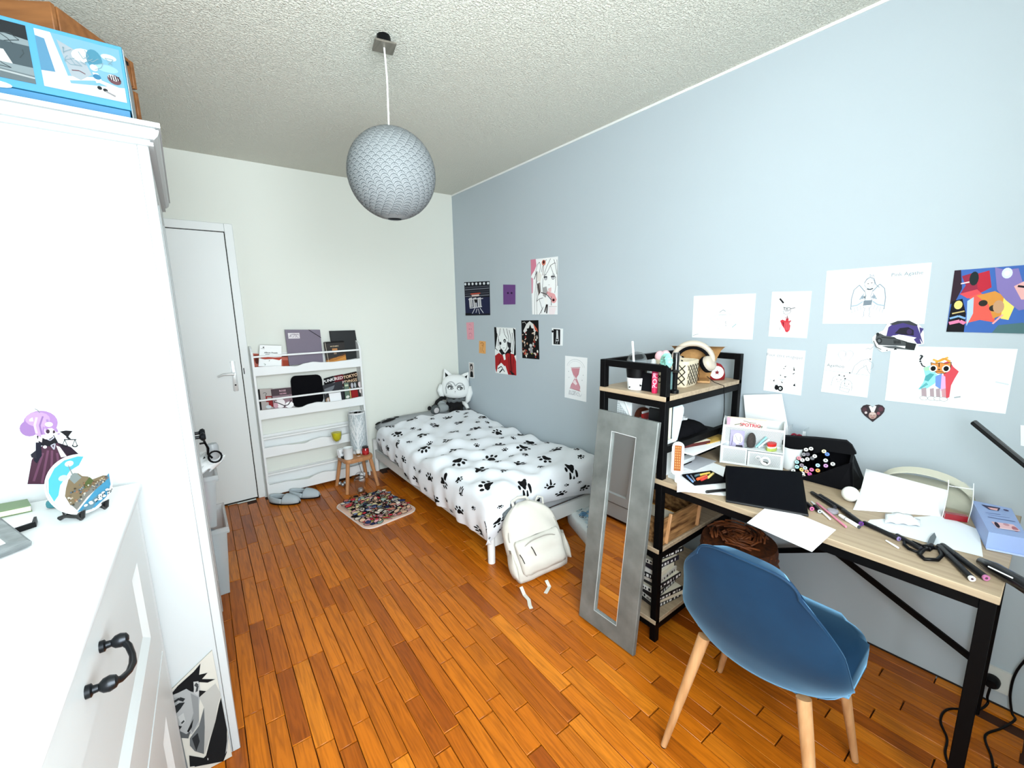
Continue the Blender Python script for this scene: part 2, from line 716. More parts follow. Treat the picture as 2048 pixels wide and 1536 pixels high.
def panel_door(name, parent, x, y0, y1, z0, z1, th, bord, rec, m, mw=None):
    """framed front facing +x with a bevelled recess"""
    b = B()
    R4 = lambda d, xx: [V((xx, y0 + d, z0 + d)), V((xx, y1 - d, z0 + d)), V((xx, y1 - d, z1 - d)), V((xx, y0 + d, z1 - d))]
    b.rings([R4(0, x - th), R4(0, x - .003), R4(.003, x), R4(bord, x), R4(bord + .012, x - rec)], caps=True)
    return b.done(name, m, parent, smooth=0)


for i, (a, c) in enumerate(((WY0 + .037, 1.929), (1.931, WY1 - .037))):
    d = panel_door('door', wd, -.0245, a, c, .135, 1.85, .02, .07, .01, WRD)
    ky = c - .035 if i == 0 else a + .035
    B().lathe([(.006, 0), (.006, .012), (.014, .018), (.016, .026), (.010, .032)], (-.0245, ky, .98), 12, MX.Rotation(PI / 2, 4, 'Y')).done('knob', IRON, d)

# ------------------------------------------------------------------ chest of drawers
cz = .981
ch = thing('chest_of_drawers', 'white chest of deep panelled drawers with dark bow handles, in front of the wardrobe', 'dresser', (-.148, 1.478, 0), math.radians(-1.6))
CHW = mat('chest_white_lacquer', '#d3d7d8', 0.42)
B().b2((-.43, -1.15, cz - .022), (0, 0, cz), .007, 3).done('top', CHW, ch)
c2 = B()
c2.b2((-.425, -.025, 0), (-.014, -.005, cz - .022)).b2((-.425, -1.14, 0), (-.014, -1.12, cz - .022)).b2((-.425, -1.12, 0), (-.415, -.025, cz - .022)).b2((-.415, -1.12, .04), (-.035, -.025, .06))
c2.b2((-.034, -.05, .03), (-.0135, -.024, cz - .022)).b2((-.034, -1.12, cz - .036), (-.0135, -.05, cz - .022)).b2((-.034, -1.12, .03), (-.0135, -.05, .05)).b2((-.034, -1.12, .5), (-.0135, -.05, .506))
c2.done('carcass', CHW, ch)
DRW = mat('drawer_front_grey_white', '#ccd1d1', 0.42)
for z0, z1, pz0, pz1 in ((.508, .943, .625, .832), (.053, .497, .17, .39)):
    y0, y1 = -1.117, -.052
    xx = -.012
    b = B()
    F = [(y0, z0), (y1, z0), (y1, z1), (y0, z1)]
    G = [(y0 + .12, pz0), (y1 - .12, pz0), (y1 - .12, pz1), (y0 + .12, pz1)]
    G2 = [(y0 + .142, pz0 + .022), (y1 - .142, pz0 + .022), (y1 - .142, pz1 - .022), (y0 + .142, pz1 - .022)]
    b.rings([[V((xx - .018, a, c)) for a, c in F], [V((xx, a, c)) for a, c in F], [V((xx, a, c)) for a, c in G], [V((xx - .011, a, c)) for a, c in G2]])
    dw = b.done('drawer', DRW, ch, smooth=0)
    for yc in (-.63,):
        hz = z1 - .055
        hb = B()
        for s in (-1, 1):
            yy = yc + s * .052
            hb.lathe([(.0095, 0), (.0095, .006), (.006, .008), (.0055, .014), (.010, .019), (.0115, .026), (.009, .033), (.004, .036)], (xx, yy, hz), 16, MX.Rotation(PI / 2, 4, 'Y'))
        hb.tube([(xx + .026, yc - .052, hz), (xx + .036, yc - .04, hz - .008), (xx + .042, yc - .02, hz - .014), (xx + .044, yc, hz - .016), (xx + .042, yc + .02, hz - .014), (xx + .036, yc + .04, hz - .008), (xx + .026, yc + .052, hz)], [.006, .005, .0045, .0055, .0045, .005, .006], 10)
        hb.done('handle', IRON, dw)

# ------------------------------------------------------------------ paper globe lamp
lp = thing('pendant_lamp', 'round white paper globe lamp hanging on a white cord', 'lamp', (.757, 1.80, H), world=True)
lx, ly = .757, 1.80
B().box((lx, ly, H - .038), (.082, .082, .008), MX.Rotation(-.2, 3, 'Z'), .0015).done('ceiling_plate', mat('brushed_nickel', '#8f8a80', 0.38, metal=0.7, var=((60, 4, 4), '#6f6a62', 0.3)), lp)
B().cyl((lx, ly, H), (lx, ly, H - .034), .026, .03, 20).done('canopy', BLK, lp)
zc, rr = 1.986, .178
B().tube([(lx, ly, H - .04), (lx + .004, ly, 2.35), (lx - .002, ly, zc + rr - .02)], .0035, 8).done('cord', mat('white_cord', '#e9e9e6', 0.6), lp)
PAPERL = mat('lantern_paper', '#8a8f91', 0.8, spec=0.2)
sh = B()
RB = 26
rsl = []
for i in range(RB * 4 + 1):
    t = .17 + (PI - .34) * i / (RB * 4)
    q = abs(math.sin(PI * i / 4))
    r = rr * (1 + .004 * (q - .5))
    rsl.append([V((lx + r * math.sin(t) * math.cos(2 * PI * k / 56), ly + r * math.sin(t) * math.sin(2 * PI * k / 56), zc + r * math.cos(t))) for k in range(56)])
sh.rings(rsl, caps=False)
shade = sh.done('paper_shade', PAPERL, lp, smooth=60)
for t in (.17, PI - .17):
    B().tube([(lx + rr * math.sin(t) * math.cos(2 * PI * k / 24), ly + rr * math.sin(t) * math.sin(2 * PI * k / 24), zc + rr * math.cos(t)) for k in range(24)], .0018, 5, closed=True).done('wire_ring', mat('lamp_wire', '#8b9092', 0.4, metal=0.6), shade)
# printed wave-scale pattern: three nested arcs per scale
ar = bmesh.new()


def sp(lon, lat, l):
    return V((lx + (rr + l) * math.cos(lat) * math.cos(lon), ly + (rr + l) * math.cos(lat) * math.sin(lon), zc + (rr + l) * math.sin(lat)))


row = 0
lat = -1.30
while lat < 1.25:
    dl = .115
    nn = max(8, round(2 * PI * math.cos(lat) / .19))
    for k in range(nn):
        lon = 2 * PI * (k + .5 * (row % 2)) / nn
        hw = PI / nn
        for s, w in ((1.0, .0018), (.66, .0007), (.34, .0007)):
            pr = None
            for i in range(8):
                a = PI * i / 7
                p = sp(lon + hw * s * math.cos(a), lat + dl * s * math.sin(a), .0014)
                p2 = sp(lon + hw * s * math.cos(a) * (1 + .012), lat + dl * s * math.sin(a) + w / rr * 1.0, .0014)
                cur = (ar.verts.new(p), ar.verts.new(p2))
                if pr:
                    ar.faces.new((pr[0], cur[0], cur[1], pr[1]))
                pr = cur
    row += 1
    lat += dl * .62
b = B()
b.bm = ar
o = b.done('printed_scales', ink('#42494d'), shade, smooth=0, fix=False)
o['kind'] = 'stuff'

# ------------------------------------------------------------------ bed
BX0, BX1, BY0, BY1 = 1.205, 2.125, 1.82, 3.70
bed = thing('bed', 'low white single bed frame with round legs along the grey wall', 'bed', (1.66, 2.76, 0), world=True)
BEDW = mat('bed_white_paint', '#dfe0de', 0.45)
for x, y, h in ((BX0 + .022, BY0 + .02, .26), (BX1 - .022, BY0 + .02, .26), (BX0 + .022, BY1 - .025, .3), (BX1 - .022, BY1 - .025, .3)):
    B().cyl((x, y, 0), (x, y, h), .021, .024, 18).done('leg', BEDW, bed)
B().b2((BX0 + .008, BY0 + .03, .125), (BX0 + .03, BY1 - .03, .205), .003).done('side_rail', BEDW, bed)
B().b2((BX1 - .03, BY0 + .03, .125), (BX1 - .008, BY1 - .03, .205), .003).done('side_rail', BEDW, bed)
B().b2((BX0 + .03, BY0 + .008, .095), (BX1 - .03, BY0 + .03, .185), .003).done('end_rail', BEDW, bed)
B().b2((BX0 + .03, BY1 - .022, .125), (BX1 - .03, BY1 - .004, .30), .003).done('headboard', BEDW, bed)
for k in range(12):
    y = BY0 + .12 + k * .15
    B().b2((BX0 + .03, y, .15), (BX1 - .03, y + .07, .168)).done('slat', PALEW, bed)
mt = B().b2((BX0 + .035, BY0 + .035, .17), (BX1 - .035, BY1 - .045, .335), .03, 3).done('mattress', mat('mattress_cover', '#b9bcbf', 0.9), None, 'pale grey mattress under the paw print duvet', 'mattress')
# duvet: one parametric cloth surface; s runs across (left hem .. wall), t from foot hem to pillow
DX0, DX1, DY0, DY1 = 1.178, 2.112, 1.80, 3.485


def hz(x, y):
    u, v = (x - DX0) / (DX1 - DX0), (y - DY0) / (DY1 - DY0)
    z = .415 + .03 * math.sin(PI * min(max(u, 0), 1)) + .05 * max(0, v - .62) / .38
    z += .030 * math.exp(-((u - .93) / .12) ** 2) * (0.6 + .4 * math.sin(9 * v + 1))
    z += .010 * math.sin(7.3 * x * 2 + 3.1 * y) * math.sin(5.1 * y - 2.2 * x)
    # pulled folds running diagonally towards the near left corner
    w = math.exp(-((u - .22) / .26) ** 2) * (1 - .5 * v)
    z += .013 * w * math.sin(46 * (x * .72 + y * .40) + 2.0 * math.sin(3 * y)) + .008 * math.sin(31 * (x * .5 - y * .33) + 3 * math.sin(2.3 * x)) * (.4 + .6 * w)
    z += .013 * math.exp(-((v - .45) / .26) ** 2) * math.sin(24 * (y + .35 * x))
    z += .0055 * math.sin(58 * (x * .4 - y * .6) + 4 * math.sin(3.1 * x + 2 * y))
    return z


def hem(t):
    """height of the left hem above the floor for 0..1 foot to head"""
    return .155 + .03 * t + .12 * max(0, t - .55) / .45


SAM = []


def S(s, t):
    """s in -0.35..1 (negative: the side drop on the left), t in -0.22..1 (negative: the drop over the foot)"""
    tt = max(t, 0.0)
    ss = max(s, 0.0)
    x = DX0 + (DX1 - DX0) * ss
    y = DY0 + (DY1 - DY0) * tt
    re = .05
    z = hz(x, y)
    # rounded shoulders
    e = min(1, ss * (DX1 - DX0) / re)
    z -= re * (1 - math.sqrt(max(0, 1 - (1 - e) ** 2)))
    g = min(1, tt * (DY1 - DY0) / .07)
    z -= .07 * (1 - math.sqrt(max(0, 1 - (1 - g) ** 2)))
    q = min(1, (1 - ss) * (DX1 - DX0) / .04)
    z -= .05 * (1 - math.sqrt(max(0, 1 - (1 - q) ** 2)))
    k = min(1, (1 - tt) * (DY1 - DY0) / .06)
    z -= .06 * (1 - math.sqrt(max(0, 1 - (1 - k) ** 2)))
    zt = z
    if s < 0:
        f = -s / .35
        z = zt + (hem(tt) - zt) * f
        x -= .018 * math.sin(PI * min(1, f * .9)) - .012 * f
        x += (.012 * math.sin(21 * y + 2 * math.sin(5 * y)) + .007 * math.sin(47 * y)) * f
    if t < 0:
        f = -t / .22
        low = .20 + .055 * math.sin(PI * min(1, max(0, ss * 1.25 - .12))) - .06 * max(0, .12 - ss) / .12
        if s < 0:
            low = .20 - .06
        z = z + (min(low, z) - z) * f
        y -= .020 * math.sin(PI * min(1, f * .9)) - .012 * f
        y += (.006 * math.sin(17 * x) + .004 * math.sin(39 * x + 1)) * f
    return V((x, y, z))


dv = B()
dv.grid(lambda a, c: S(-.35 + 1.35 * a, -.22 + 1.22 * c), 150, 210)
DUV = mat('duvet_cotton', '#dde1e6', 0.9, spec=0.2, sheen=0.3, bump=(260, 0.12, 0.001))
duv = dv.done('duvet', DUV, None, 'rumpled pale grey duvet with black paw prints spread over the bed', 'duvet', smooth=180)


def Sn(s, t, l):
    p = S(s, t)
    a, c = S(s + .004, t) - S(s - .004, t), S(s, t + .003) - S(s, t - .003)
    n = a.cross(c)
    return p + n.normalized() * l if n.length > 1e-9 else p + V((0, 0, l))


rp = random.Random(11)
pb = bmesh.new()
SW, TW = DX1 - DX0, DY1 - DY0


def pad(cs, ct, rx, ry, rot):
    c0 = pb.verts.new(Sn(cs, ct, .0024))
    prev = None
    for rad in (.5, 1.0):
        ring = []
        for k in range(12):
            a = 2 * PI * k / 12
            dx, dy = rad * rx * math.cos(a), rad * ry * math.sin(a)
            ring.append(pb.verts.new(Sn(cs + (dx * math.cos(rot) - dy * math.sin(rot)) / SW, ct + (dx * math.sin(rot) + dy * math.cos(rot)) / TW, .0024)))
        for k in range(12):
            j = (k + 1) % 12
            if prev is None:
                pb.faces.new((c0, ring[k], ring[j]))
            else:
                pb.faces.new((prev[k], ring[k], ring[j], prev[j]))
        prev = ring


def paw(s, t, z, rot):
    def o(dx, dy):
        return s + z * (dx * math.cos(rot) - dy * math.sin(rot)) / SW, t + z * (dx * math.sin(rot) + dy * math.cos(rot)) / TW
    for dx, dy, rx, ry, ra in ((0, -.12, .36, .24, 0), (-.22, -.26, .2, .16, .5), (.22, -.26, .2, .16, -.5), (0, .04, .2, .2, 0), (-.5, .15, .13, .19, .45), (-.2, .45, .13, .2, .12), (.2, .45, .13, .2, -.12), (.5, .15, .13, .19, -.45)):
        a, c = o(dx, dy)
        pad(a, c, rx * z, ry * z, rot + ra)


placed = []
for size, n, gap in ((.076, 60, .19), (.037, 260, .088)):
    tries = 0
    k = 0
    while k < n and tries < 9000:
        tries += 1
        s, t = rp.uniform(-.31, .97), rp.uniform(-.19, .96)
        if s < -.02 and t < -.02:
            continue
        if all(math.hypot((s - a) * SW, (t - c) * TW) > (gap + g) / 2 for a, c, g in placed):
            placed.append((s, t, gap if size > .05 else gap))
            paw(s, t, size * rp.uniform(.9, 1.1), rp.uniform(0, 6.28))
            k += 1
b = B()
b.bm = pb
o = b.done('paw_print', ink('#060607'), duv, smooth=180, fix=False)
o['kind'] = 'stuff'
# pillow under the duvet top
pl = B()


def pil(a, c):
    x, y = 2 * a - 1, 2 * c - 1
    sx = .38 * (1 - .06 * y * y)
    sy = .10 * (1 - .05 * x * x)
    return V((1.66 + sx * x, 3.578 + sy * y, 0))


def pth(a, c):
    x, y = abs(2 * a - 1), abs(2 * c - 1)
    return .075 * (max(0, 1 - x ** 4) ** .5) * (max(0, 1 - y ** 3) ** .5)


pz0 = .412
pl.grid(lambda a, c: pil(a, c) + V((-.065, 0, pz0 + pth(a, c))), 24, 14)
pl.grid(lambda a, c: pil(a, c) + V((-.065, 0, pz0 - pth(a, c))), 24, 14)
PIL = mat('pillow_cotton', '#9b9fa1', 0.9, spec=0.2)
bmesh.ops.remove_doubles(pl.bm, verts=pl.bm.verts, dist=.0004)
pw = pl.done('pillow', PIL, None, 'grey pillow with one large black paw print at the bed head', 'pillow', smooth=180)
pa = Art((1.31, 3.52, 0), (1.58, 3.52, 0), (1.58, 3.38, 0), (1.31, 3.38, 0), (0, 0, 1))
pa.P = lambda u, v, l=None: (lambda x, y: V((x, y, pz0 + pth((x - 1.595) / .8 + .5, (y - 3.578) / .20 + .5) + .0025)))(1.21 + .22 * u, 3.66 - .15 * v)
for u, v, ru, rv in ((.5, .7, .3, .2), (.12, .45, .11, .17), (.37, .2, .11, .18), (.66, .2, .11, .18), (.9, .47, .11, .17)):
    pa.ell(u, v, ru, rv, '#060607', 16)
pa.done(pw, 'paw_print')

# ------------------------------------------------------------------ desk with shelf tower
TX0, TX1, TY0, TY1 = 1.437, 2.06, .913, 1.245
DKY = .022
dk = thing('desk', 'black metal desk with pale oak boards and a shelf tower at its end', 'desk', (1.75, .63, 0), world=True)
P = .028


def post(x, y, z0, z1):
    B().b2((x, y, z0), (x + P, y + P, z1), .0015).done('post', BLACK, dk)


for x in (TX0, TX1 - P):
    for y in (TY0, TY1 - P):
        post(x, y, 0, 1.20)
for x in (TX0, TX1 - P):
    B().b2((x, DKY, 0), (x + P, DKY + P, .718), .0015).done('leg', BLACK, dk)


def rail(a, c):
    B().b2(a, c, .0012).done('rail', BLACK, dk)


for z in (1.172, 1.03, .845, .69, .385, .055):
    for x in (TX0, TX1 - P):
        if z in (.845,):
            continue
        if z == 1.172 and x == TX1 - P:
            pass
        rail((x + .002, TY0 + P, z), (x + P - .002, TY1 - P, z + P))
    for y in (TY0, TY1 - P):
        if z == 1.172 and y == TY0:
            continue
        if z == 1.172:
            continue
        rail((TX0 + P, y + .002, z), (TX1 - P, y + P - .002, z + P))
rail((TX0 + P, TY1 - P + .002, 1.172), (TX1 - P, TY1 - .002, 1.2))
for y, x in ((0, TX0), (0, TX1 - P)):
    rail((x + .002, DKY + P, .69), (x + P - .002, TY0, .718))
rail((TX0 + P, DKY + .002, .69), (TX1 - P, DKY + P - .002, .718))
for p, q in (((2.03, DKY + .02, .19), (2.03, TY0 + .01, .63)), ((2.042, DKY + .02, .63), (2.042, TY0 + .01, .19))):
    B().bar(p, q, .010, .022).done('cross_brace', BLACK, dk)
B().b2((1.434, .018, .7185), (2.06, 1.247, .739), .0015).done('desk_top', OAK, dk)
for z in (1.078, .434, .104):
    B().b2((1.434, TY0 + .0, z - .019), (2.058, TY1 - .0, z), .0015).done('shelf', OAKX, dk)
B().b2((TX0 + .1, TY0 + .003, .805), (2.058, TY1 - .003, .818), .0015).done('shelf', BLACK, dk)

# ------------------------------------------------------------------ leaning mirror
mi = thing('standing_mirror', 'narrow mirror in a worn grey frame leaning against the shelf tower', 'mirror', (1.318, 1.075, 0))
lean = math.atan2(.112, .975)
ML, MWd = .984, .305


def mp(y, z, d):
    """y across, z along the frame, d out of the face towards the room (-x)"""
    return V((z * math.sin(lean) - d * math.cos(lean), y, z * math.cos(lean) + d * math.sin(lean)))


def mring(y0, y1, z0, z1, d):
    return [mp(y0, z0, d), mp(y1, z0, d), mp(y1, z1, d), mp(y0, z1, d)]


fb = B()
ys = MWd / 2
iy0, iy1, iz0, iz1 = -ys + .093, ys - .083, .078, .905
fb.rings([mring(-ys, ys, .004, ML, .002), mring(-ys, ys, .004, ML, .018), mring(-ys + .003, ys - .003, .007, ML - .003, .021), mring(iy0, iy1, iz0, iz1, .021), mring(iy0 + .006, iy1 - .006, iz0 + .006, iz1 - .006, .009)], caps=False)
fb.poly(mring(-ys, ys, .004, ML, .002))
fb.done('frame', GALV, mi, smooth=0)
B().poly(mring(iy0 + .004, iy1 - .004, iz0 + .004, iz1 - .004, .0095)).done('mirror_glass', MIRROR, mi, smooth=0, fix=False)
sb = B()
for d in ((iy1 - .002, iy1 - .0045),):
    sb.poly([mp(d[0], iz0, .0205), mp(d[1], iz0, .0205), mp(d[1], iz1, .0205), mp(d[0], iz1, .0205)])
b = B()
b.rings([mring(iy0 + .001, iy1 - .001, iz0 + .001, iz1 - .001, .0195), mring(iy0 + .0036, iy1 - .0036, iz0 + .0036, iz1 - .0036, .0195)], caps=False)
b.done('inner_bead', mat('white_bead', '#c4c8c8', 0.4), mi, smooth=0)
sb.bm.free()

# ------------------------------------------------------------------ blue velvet chair
cr = thing('chair', 'blue velvet shell chair with splayed pale wooden legs, pulled up to the desk', 'chair', (1.295, .44, 0))
VEL = mat('blue_velvet', '#10304a', 0.62, spec=0.2, sheen=0.7, var=((6, 6, 6), '#0a2036', 0.3))
VEL.node_tree.nodes['Principled BSDF'].inputs['Sheen Tint'].default_value = lin('#7fb4d8')
VEL.node_tree.nodes['Principled BSDF'].inputs['Sheen Roughness'].default_value = 0.35


def lerpt(tab, t):
    n = len(tab)
    for i in range(n - 1):
        (a, p), (c, q) = tab[i], tab[i + 1]
        if t <= c or i == n - 2:
            m0 = (q - tab[i - 1][1]) / (c - tab[i - 1][0]) if i else (q - p) / (c - a)
            m1 = (tab[i + 2][1] - p) / (tab[i + 2][0] - a) if i < n - 2 else (q - p) / (c - a)
            k, h = (t - a) / (c - a), c - a
            return (2 * k ** 3 - 3 * k * k + 1) * p + (k ** 3 - 2 * k * k + k) * h * m0 + (3 * k * k - 2 * k ** 3) * q + (k ** 3 - k * k) * h * m1


def shell(u, t, off):
    """u -1..1 across, t 0..1 from the seat underside up to the crest"""
    w = lerpt([(0, .19), (.2, .202), (.45, .186), (.7, .164), (.88, .138), (1, .106)], t)
    yc = lerpt([(0, 0), (.2, -.014), (.45, -.028), (1, -.028)], t)
    xb = lerpt([(0, -.118), (.12, -.158), (.35, -.212), (.7, -.250), (1, -.265)], t)
    xe = lerpt([(0, .0), (.12, -.055), (.3, -.130), (.6, -.190), (.85, -.238), (1, -.258)], t)
    z = lerpt([(0, .395), (1, .815)], t) if t in (0, 1) else .395 + .42 * t
    a = u * 1.45
    k = (1 - math.cos(a)) / (1 - math.cos(1.45))
    x = xb + (xe - xb) * k - off
    y = yc + (w + off * .8) * math.sin(a) / math.sin(1.45)
    z -= .045 * abs(u) ** 3 * max(0, t - .55) / .45
    z += .02 * abs(u) ** 2 * (1 - t) ** 2
    return V((x, y, z))


sb = B()
NU, NT = 32, 22
outer = [[shell(-1 + 2 * i / NU, j / NT, .022) for i in range(NU + 1)] for j in range(NT + 1)]
inner = [[shell(-1 + 2 * i / NU, j / NT, -.016) + V((0, 0, -.004 * (j == NT))) for i in range(NU + 1)] for j in range(NT + 1)]
loopo = [outer[0][i] for i in range(NU + 1)] + [outer[j][NU] for j in range(1, NT)] + [outer[NT][i] for i in range(NU, -1, -1)] + [outer[j][0] for j in range(NT - 1, 0, -1)]
loopi = [inner[0][i] for i in range(NU + 1)] + [inner[j][NU] for j in range(1, NT)] + [inner[NT][i] for i in range(NU, -1, -1)] + [inner[j][0] for j in range(NT - 1, 0, -1)]
sb.rings(outer, caps=False, cyclic=False).rings(inner, caps=False, cyclic=False).rings([loopo, loopi], caps=False)
bmesh.ops.remove_doubles(sb.bm, verts=sb.bm.verts, dist=.0005)
bk = sb.done('backrest', VEL, cr, smooth=75)
md = bk.modifiers.new('round', 'BEVEL')
md.width = .014
md.segments = 3
md.limit_method = 'ANGLE'
md.angle_limit = .9
pp = B()
pp.tube([(a + c) / 2 + (a - c).normalized() * .0215 + V((0, 0, 0)) for a, c in zip(loopo[NU - 1:], loopi[NU - 1:])], .0035, 6)
pp.done('piping', VEL, bk)
st = B()
seat = stadium(.335, .425, .09, 6)
st.prism(seat, lambda x, y, z: V((x + .048, y + .002, .398 + z)), .078, .03)
st.done('seat', VEL, cr, smooth=60)
for (fx, fy), (tx, ty) in zip(((-.214, .197), (-.211, -.232), (.215, .228), (.216, -.201)), ((-.13, .13), (-.13, -.14), (.14, .14), (.14, -.14))):
    B().tube([(fx, fy, .004), (fx * .25 + tx * .75, fy * .25 + ty * .75, .31), (tx, ty, .41)], [.0095, .0165, .018], 14).done('leg', PALEW, cr)
    B().cyl((fx, fy, 0), (fx, fy, .004), .0085).done('foot_cap', BLK, cr)
# ------------------------------------------------------------------ generic builders for flat-sided things


def slab(quad, n, d, b=None, bev=0.0):
    """Solid: quad TL TR BR BL is the face seen, the body goes back by d against n."""
    b = b or B()
    n = V(n).normalized()
    b.rings([[V(p) - n * d for p in quad], [V(p) for p in quad]])
    return b


def book(name, label, cat, quad, n, d, col, group=None, art=None, pages=True, rough=0.5):
    """A book: cover mesh plus a page block peeping out of its top edge."""
    q = [V(p) for p in quad]
    n = V(n).normalized()
    t = thing(name, label, cat, (q[2] + q[3]) / 2 - n * d, 0, group, world=True)
    cov = mat('cover_' + col.lstrip('#'), col, rough)
    up = (q[0] - q[3]).normalized()
    rt = (q[1] - q[0]).normalized()
    c = .0042 if name == 'paperback' else min(.002, d * .2)
    b = B()
    slab(q, n, c, b)
    slab([p - n * (d - c) for p in q], n, c, b)
    slab([q[0], q[0] + rt * c, q[3] + rt * c, q[3]], n, d, b)
    cv = b.done('cover', cov, t, smooth=0)
    e = .002
    slab([q[0] - n * c - up * e + rt * c, q[1] - n * c - up * e - rt * e, q[2] - n * c + up * e - rt * e, q[3] - n * c + up * e + rt * c], n, d - 2 * c).done('pages', CARD, t, smooth=0)
    if art:
        a = Art(q[0], q[1], q[2], q[3], n, .0006)
        art(a)
        a.done(cv)
    return t


NY = (0, -1, 0)


def pq(pix, y):
    return [at(u, v, y=y) for u, v in pix]


# ------------------------------------------------------------------ white book rack on the far wall
RX0, RX1, RYF, RYB, RT = .347, 1.141, 3.602, 3.712, 1.178
rk = thing('book_rack', 'white wall-side book rack with four wavy-fronted tiers', 'rack', (.744, 3.66, 0), world=True)
RKW = mat('rack_white_paint', '#e3e6e6', 0.45)


def side(x0, x1):
    pts = [(RYF, 0), (RYB, 0), (RYB, RT + .01), (RYB - .03, RT + .01), (RYF + .035, RT - .005), (RYF + .012, RT - .03), (RYF, RT - .06)]
    B().prism(pts, lambda a, c, d: V((x0 + (x1 - x0) * d, a, c)), 1.0).done('side_board', RKW, rk, smooth=0)


side(RX0, RX0 + .014)
side(RX1 - .014, RX1)
WV = [(0, .066), (.17, .064), (.27, .055), (.36, .049), (.45, .066), (.52, .072), (.62, .062), (.72, .058), (.82, .062), (1, .068)]


def wave(u):
    for (a, p), (c, q) in zip(WV, WV[1:]):
        if a <= u <= c:
            k = (u - a) / (c - a)
            k = k * k * (3 - 2 * k)
            return p + (q - p) * k
    return WV[-1][1]


for z0, hs, zr in ((.972, 1.0, 1.113), (.640, 1.08, .785), (.341, 1.15, .486), (.034, 1.3, .198)):
    x0, x1 = RX0 + .014, RX1 - .014
    top = [(x0 + (x1 - x0) * i / 40, z0 + hs * wave(i / 40)) for i in range(41)]
    B().prism([(x1, z0), (x0, z0)] + top, lambda a, c, d: V((a, RYF + .002 + d, c)), .012).done('front_board', RKW, rk, smooth=0)
    B().b2((x0, RYF + .015, z0 + .002), (x1, RYB - .002, z0 + .014)).done('tier_board', RKW, rk)
    B().b2((x0, RYB - .012, z0 + .05), (x1, RYB - .002, z0 + .155)).done('back_board', RKW, rk)
    B().b2((x0, RYF + .004, zr - .007), (x1, RYF + .014, zr + .007), .002).done('rail', RKW, rk)

# things on the top tier


def scribble(a, n, c, w=.01, seed=1, box=(.1, .1, .9, .9)):
    r = random.Random(seed)
    for _ in range(n):
        u, v = r.uniform(box[0], box[2]), r.uniform(box[1], box[3])
        pts = [(u, v)]
        for _ in range(3):
            u, v = min(box[2], max(box[0], u + r.uniform(-.12, .12))), min(box[3], max(box[1], v + r.uniform(-.12, .12)))
            pts.append((u, v))
        a.line(pts, w, c)


book('picture_book', 'red-orange landscape book behind the spiral notebook in the rack', 'book', pq([(504.5, 707), (578, 711), (580, 735), (508, 737)], 3.685), NY, .014, '#b4543f', None,
     lambda a: (a.rect(.04, .06, .2, .5, '#8f3b2b'), a.ell(.1, .5, .05, .2, '#5c2a22'), a.rect(.8, .4, .98, .9, '#a0442f'), a.line([(.75, .1), (.95, .1)], .06, '#40201c')))


def spiral(q, n, col, wire, name, label, art, d=.012, cat='notebook'):
    q = [V(p) for p in q]
    n = V(n)
    t = thing(name, label, cat, (q[2] + q[3]) / 2, 0, None, world=True)
    cv = slab(q, n, d).done('cover', mat('cover_' + col.lstrip('#'), col, .5), t, smooth=0)
    a = Art(*q, n, .0006)
    art(a)
    a.done(cv)
    wb = B()
    k = 15
    up = (q[0] - q[3]).normalized()
    for i in range(k):
        p = q[0].lerp(q[1], (i + .6) / (k + .2))
        pts = [p + up * (.004 * math.sin(2 * PI * j / 8)) + n * (.0055 * math.cos(2 * PI * j / 8) - d / 2) for j in range(8)]
        wb.tube(pts, .0008, 4, closed=True)
    wb.done('spiral_wire', mat('wire_' + wire.lstrip('#'), wire, .4, metal=.5), t)['kind'] = 'stuff'
    return t


def nb1(a):
    a.rect(.14, .08, .2, .13, '#1a1a1a').line([(.06, .16), (.22, .16)], .014, '#444444')
    a.text('Album Dessin', .52, .35, .10, '#111111', .02)
    a.line([(.26, .43), (.46, .43)], .016, '#333333')
    a.poly([(0, .56), (.1, .62), (.3, .66), (.6, .64), (.9, .7), (1, .62), (1, .54), (.7, .57), (.3, .55)], '#b84a3a')
    a.line([(.0, .6), (.25, .66), (.6, .62), (1, .6)], .012, '#402020').line([(.44, .75), (.47, .7)], .02, '#6d5f52')
    a.line([(.22, .87), (.3, .9), (.26, .95)], .02, '#7c8a80')


spiral(pq([(519.5, 690), (563, 691.5), (563, 733), (517, 733)], 3.64), NY, '#e9ebea', '#2a2a2a', 'sketch_pad', 'white spiral sketch pad at the left end of the top tier', nb1)
fo = thing('folder', 'purple elastic folder standing tall in the top tier', 'folder', at(612, 730, y=3.665), world=True)
q = pq([(569.5, 659.5), (640, 659.5), (646.5, 724), (578.5, 731)], 3.66)
cvr = slab(q, NY, .016).done('cover', mat('mauve_card', '#6f6676', .55), fo, smooth=0)
a = Art(*q, NY, .0007)
a.rect(.07, .09, .39, .25, '#d8d3d6')
scribble(a, 6, '#9a949c', .012, 3, (.1, .12, .36, .22))
a.done(cvr, 'name_label')
B().tube([q[0].lerp(q[1], .66) + V((0, -.0025, 0)), q[1].lerp(q[2], .24) + V((0, -.0025, 0))], .0022, 6).done('elastic_band', BLK, fo)
book('hardback', 'plain black hardback leaning behind the orange and black notebook', 'book', pq([(658.5, 662), (710, 660.5), (719, 715), (668, 724)], 3.683), NY, .012, '#0c1013')


def nb2(a):
    a.rect(0, 0, 1, .06, '#141414')
    a.text('MOZAMBIC', .5, .22, .075, '#d8c6a4', .01)
    a.rect(.36, .32, .62, .46, '#b88253').rect(.42, .46, .56, .6, '#8d7a68')
    a.poly([(0, 1), (0, .86), (1, .66), (1, 1)], '#c98a45')
    for k in range(3):
        a.line([(0, .80 + .05 * k), (.5, .76 + .05 * k), (1, .60 + .05 * k)], .02, '#6a3f22')
    a.line([(.05, 0.02), (.12, 1)], .012, '#e6ddc9')


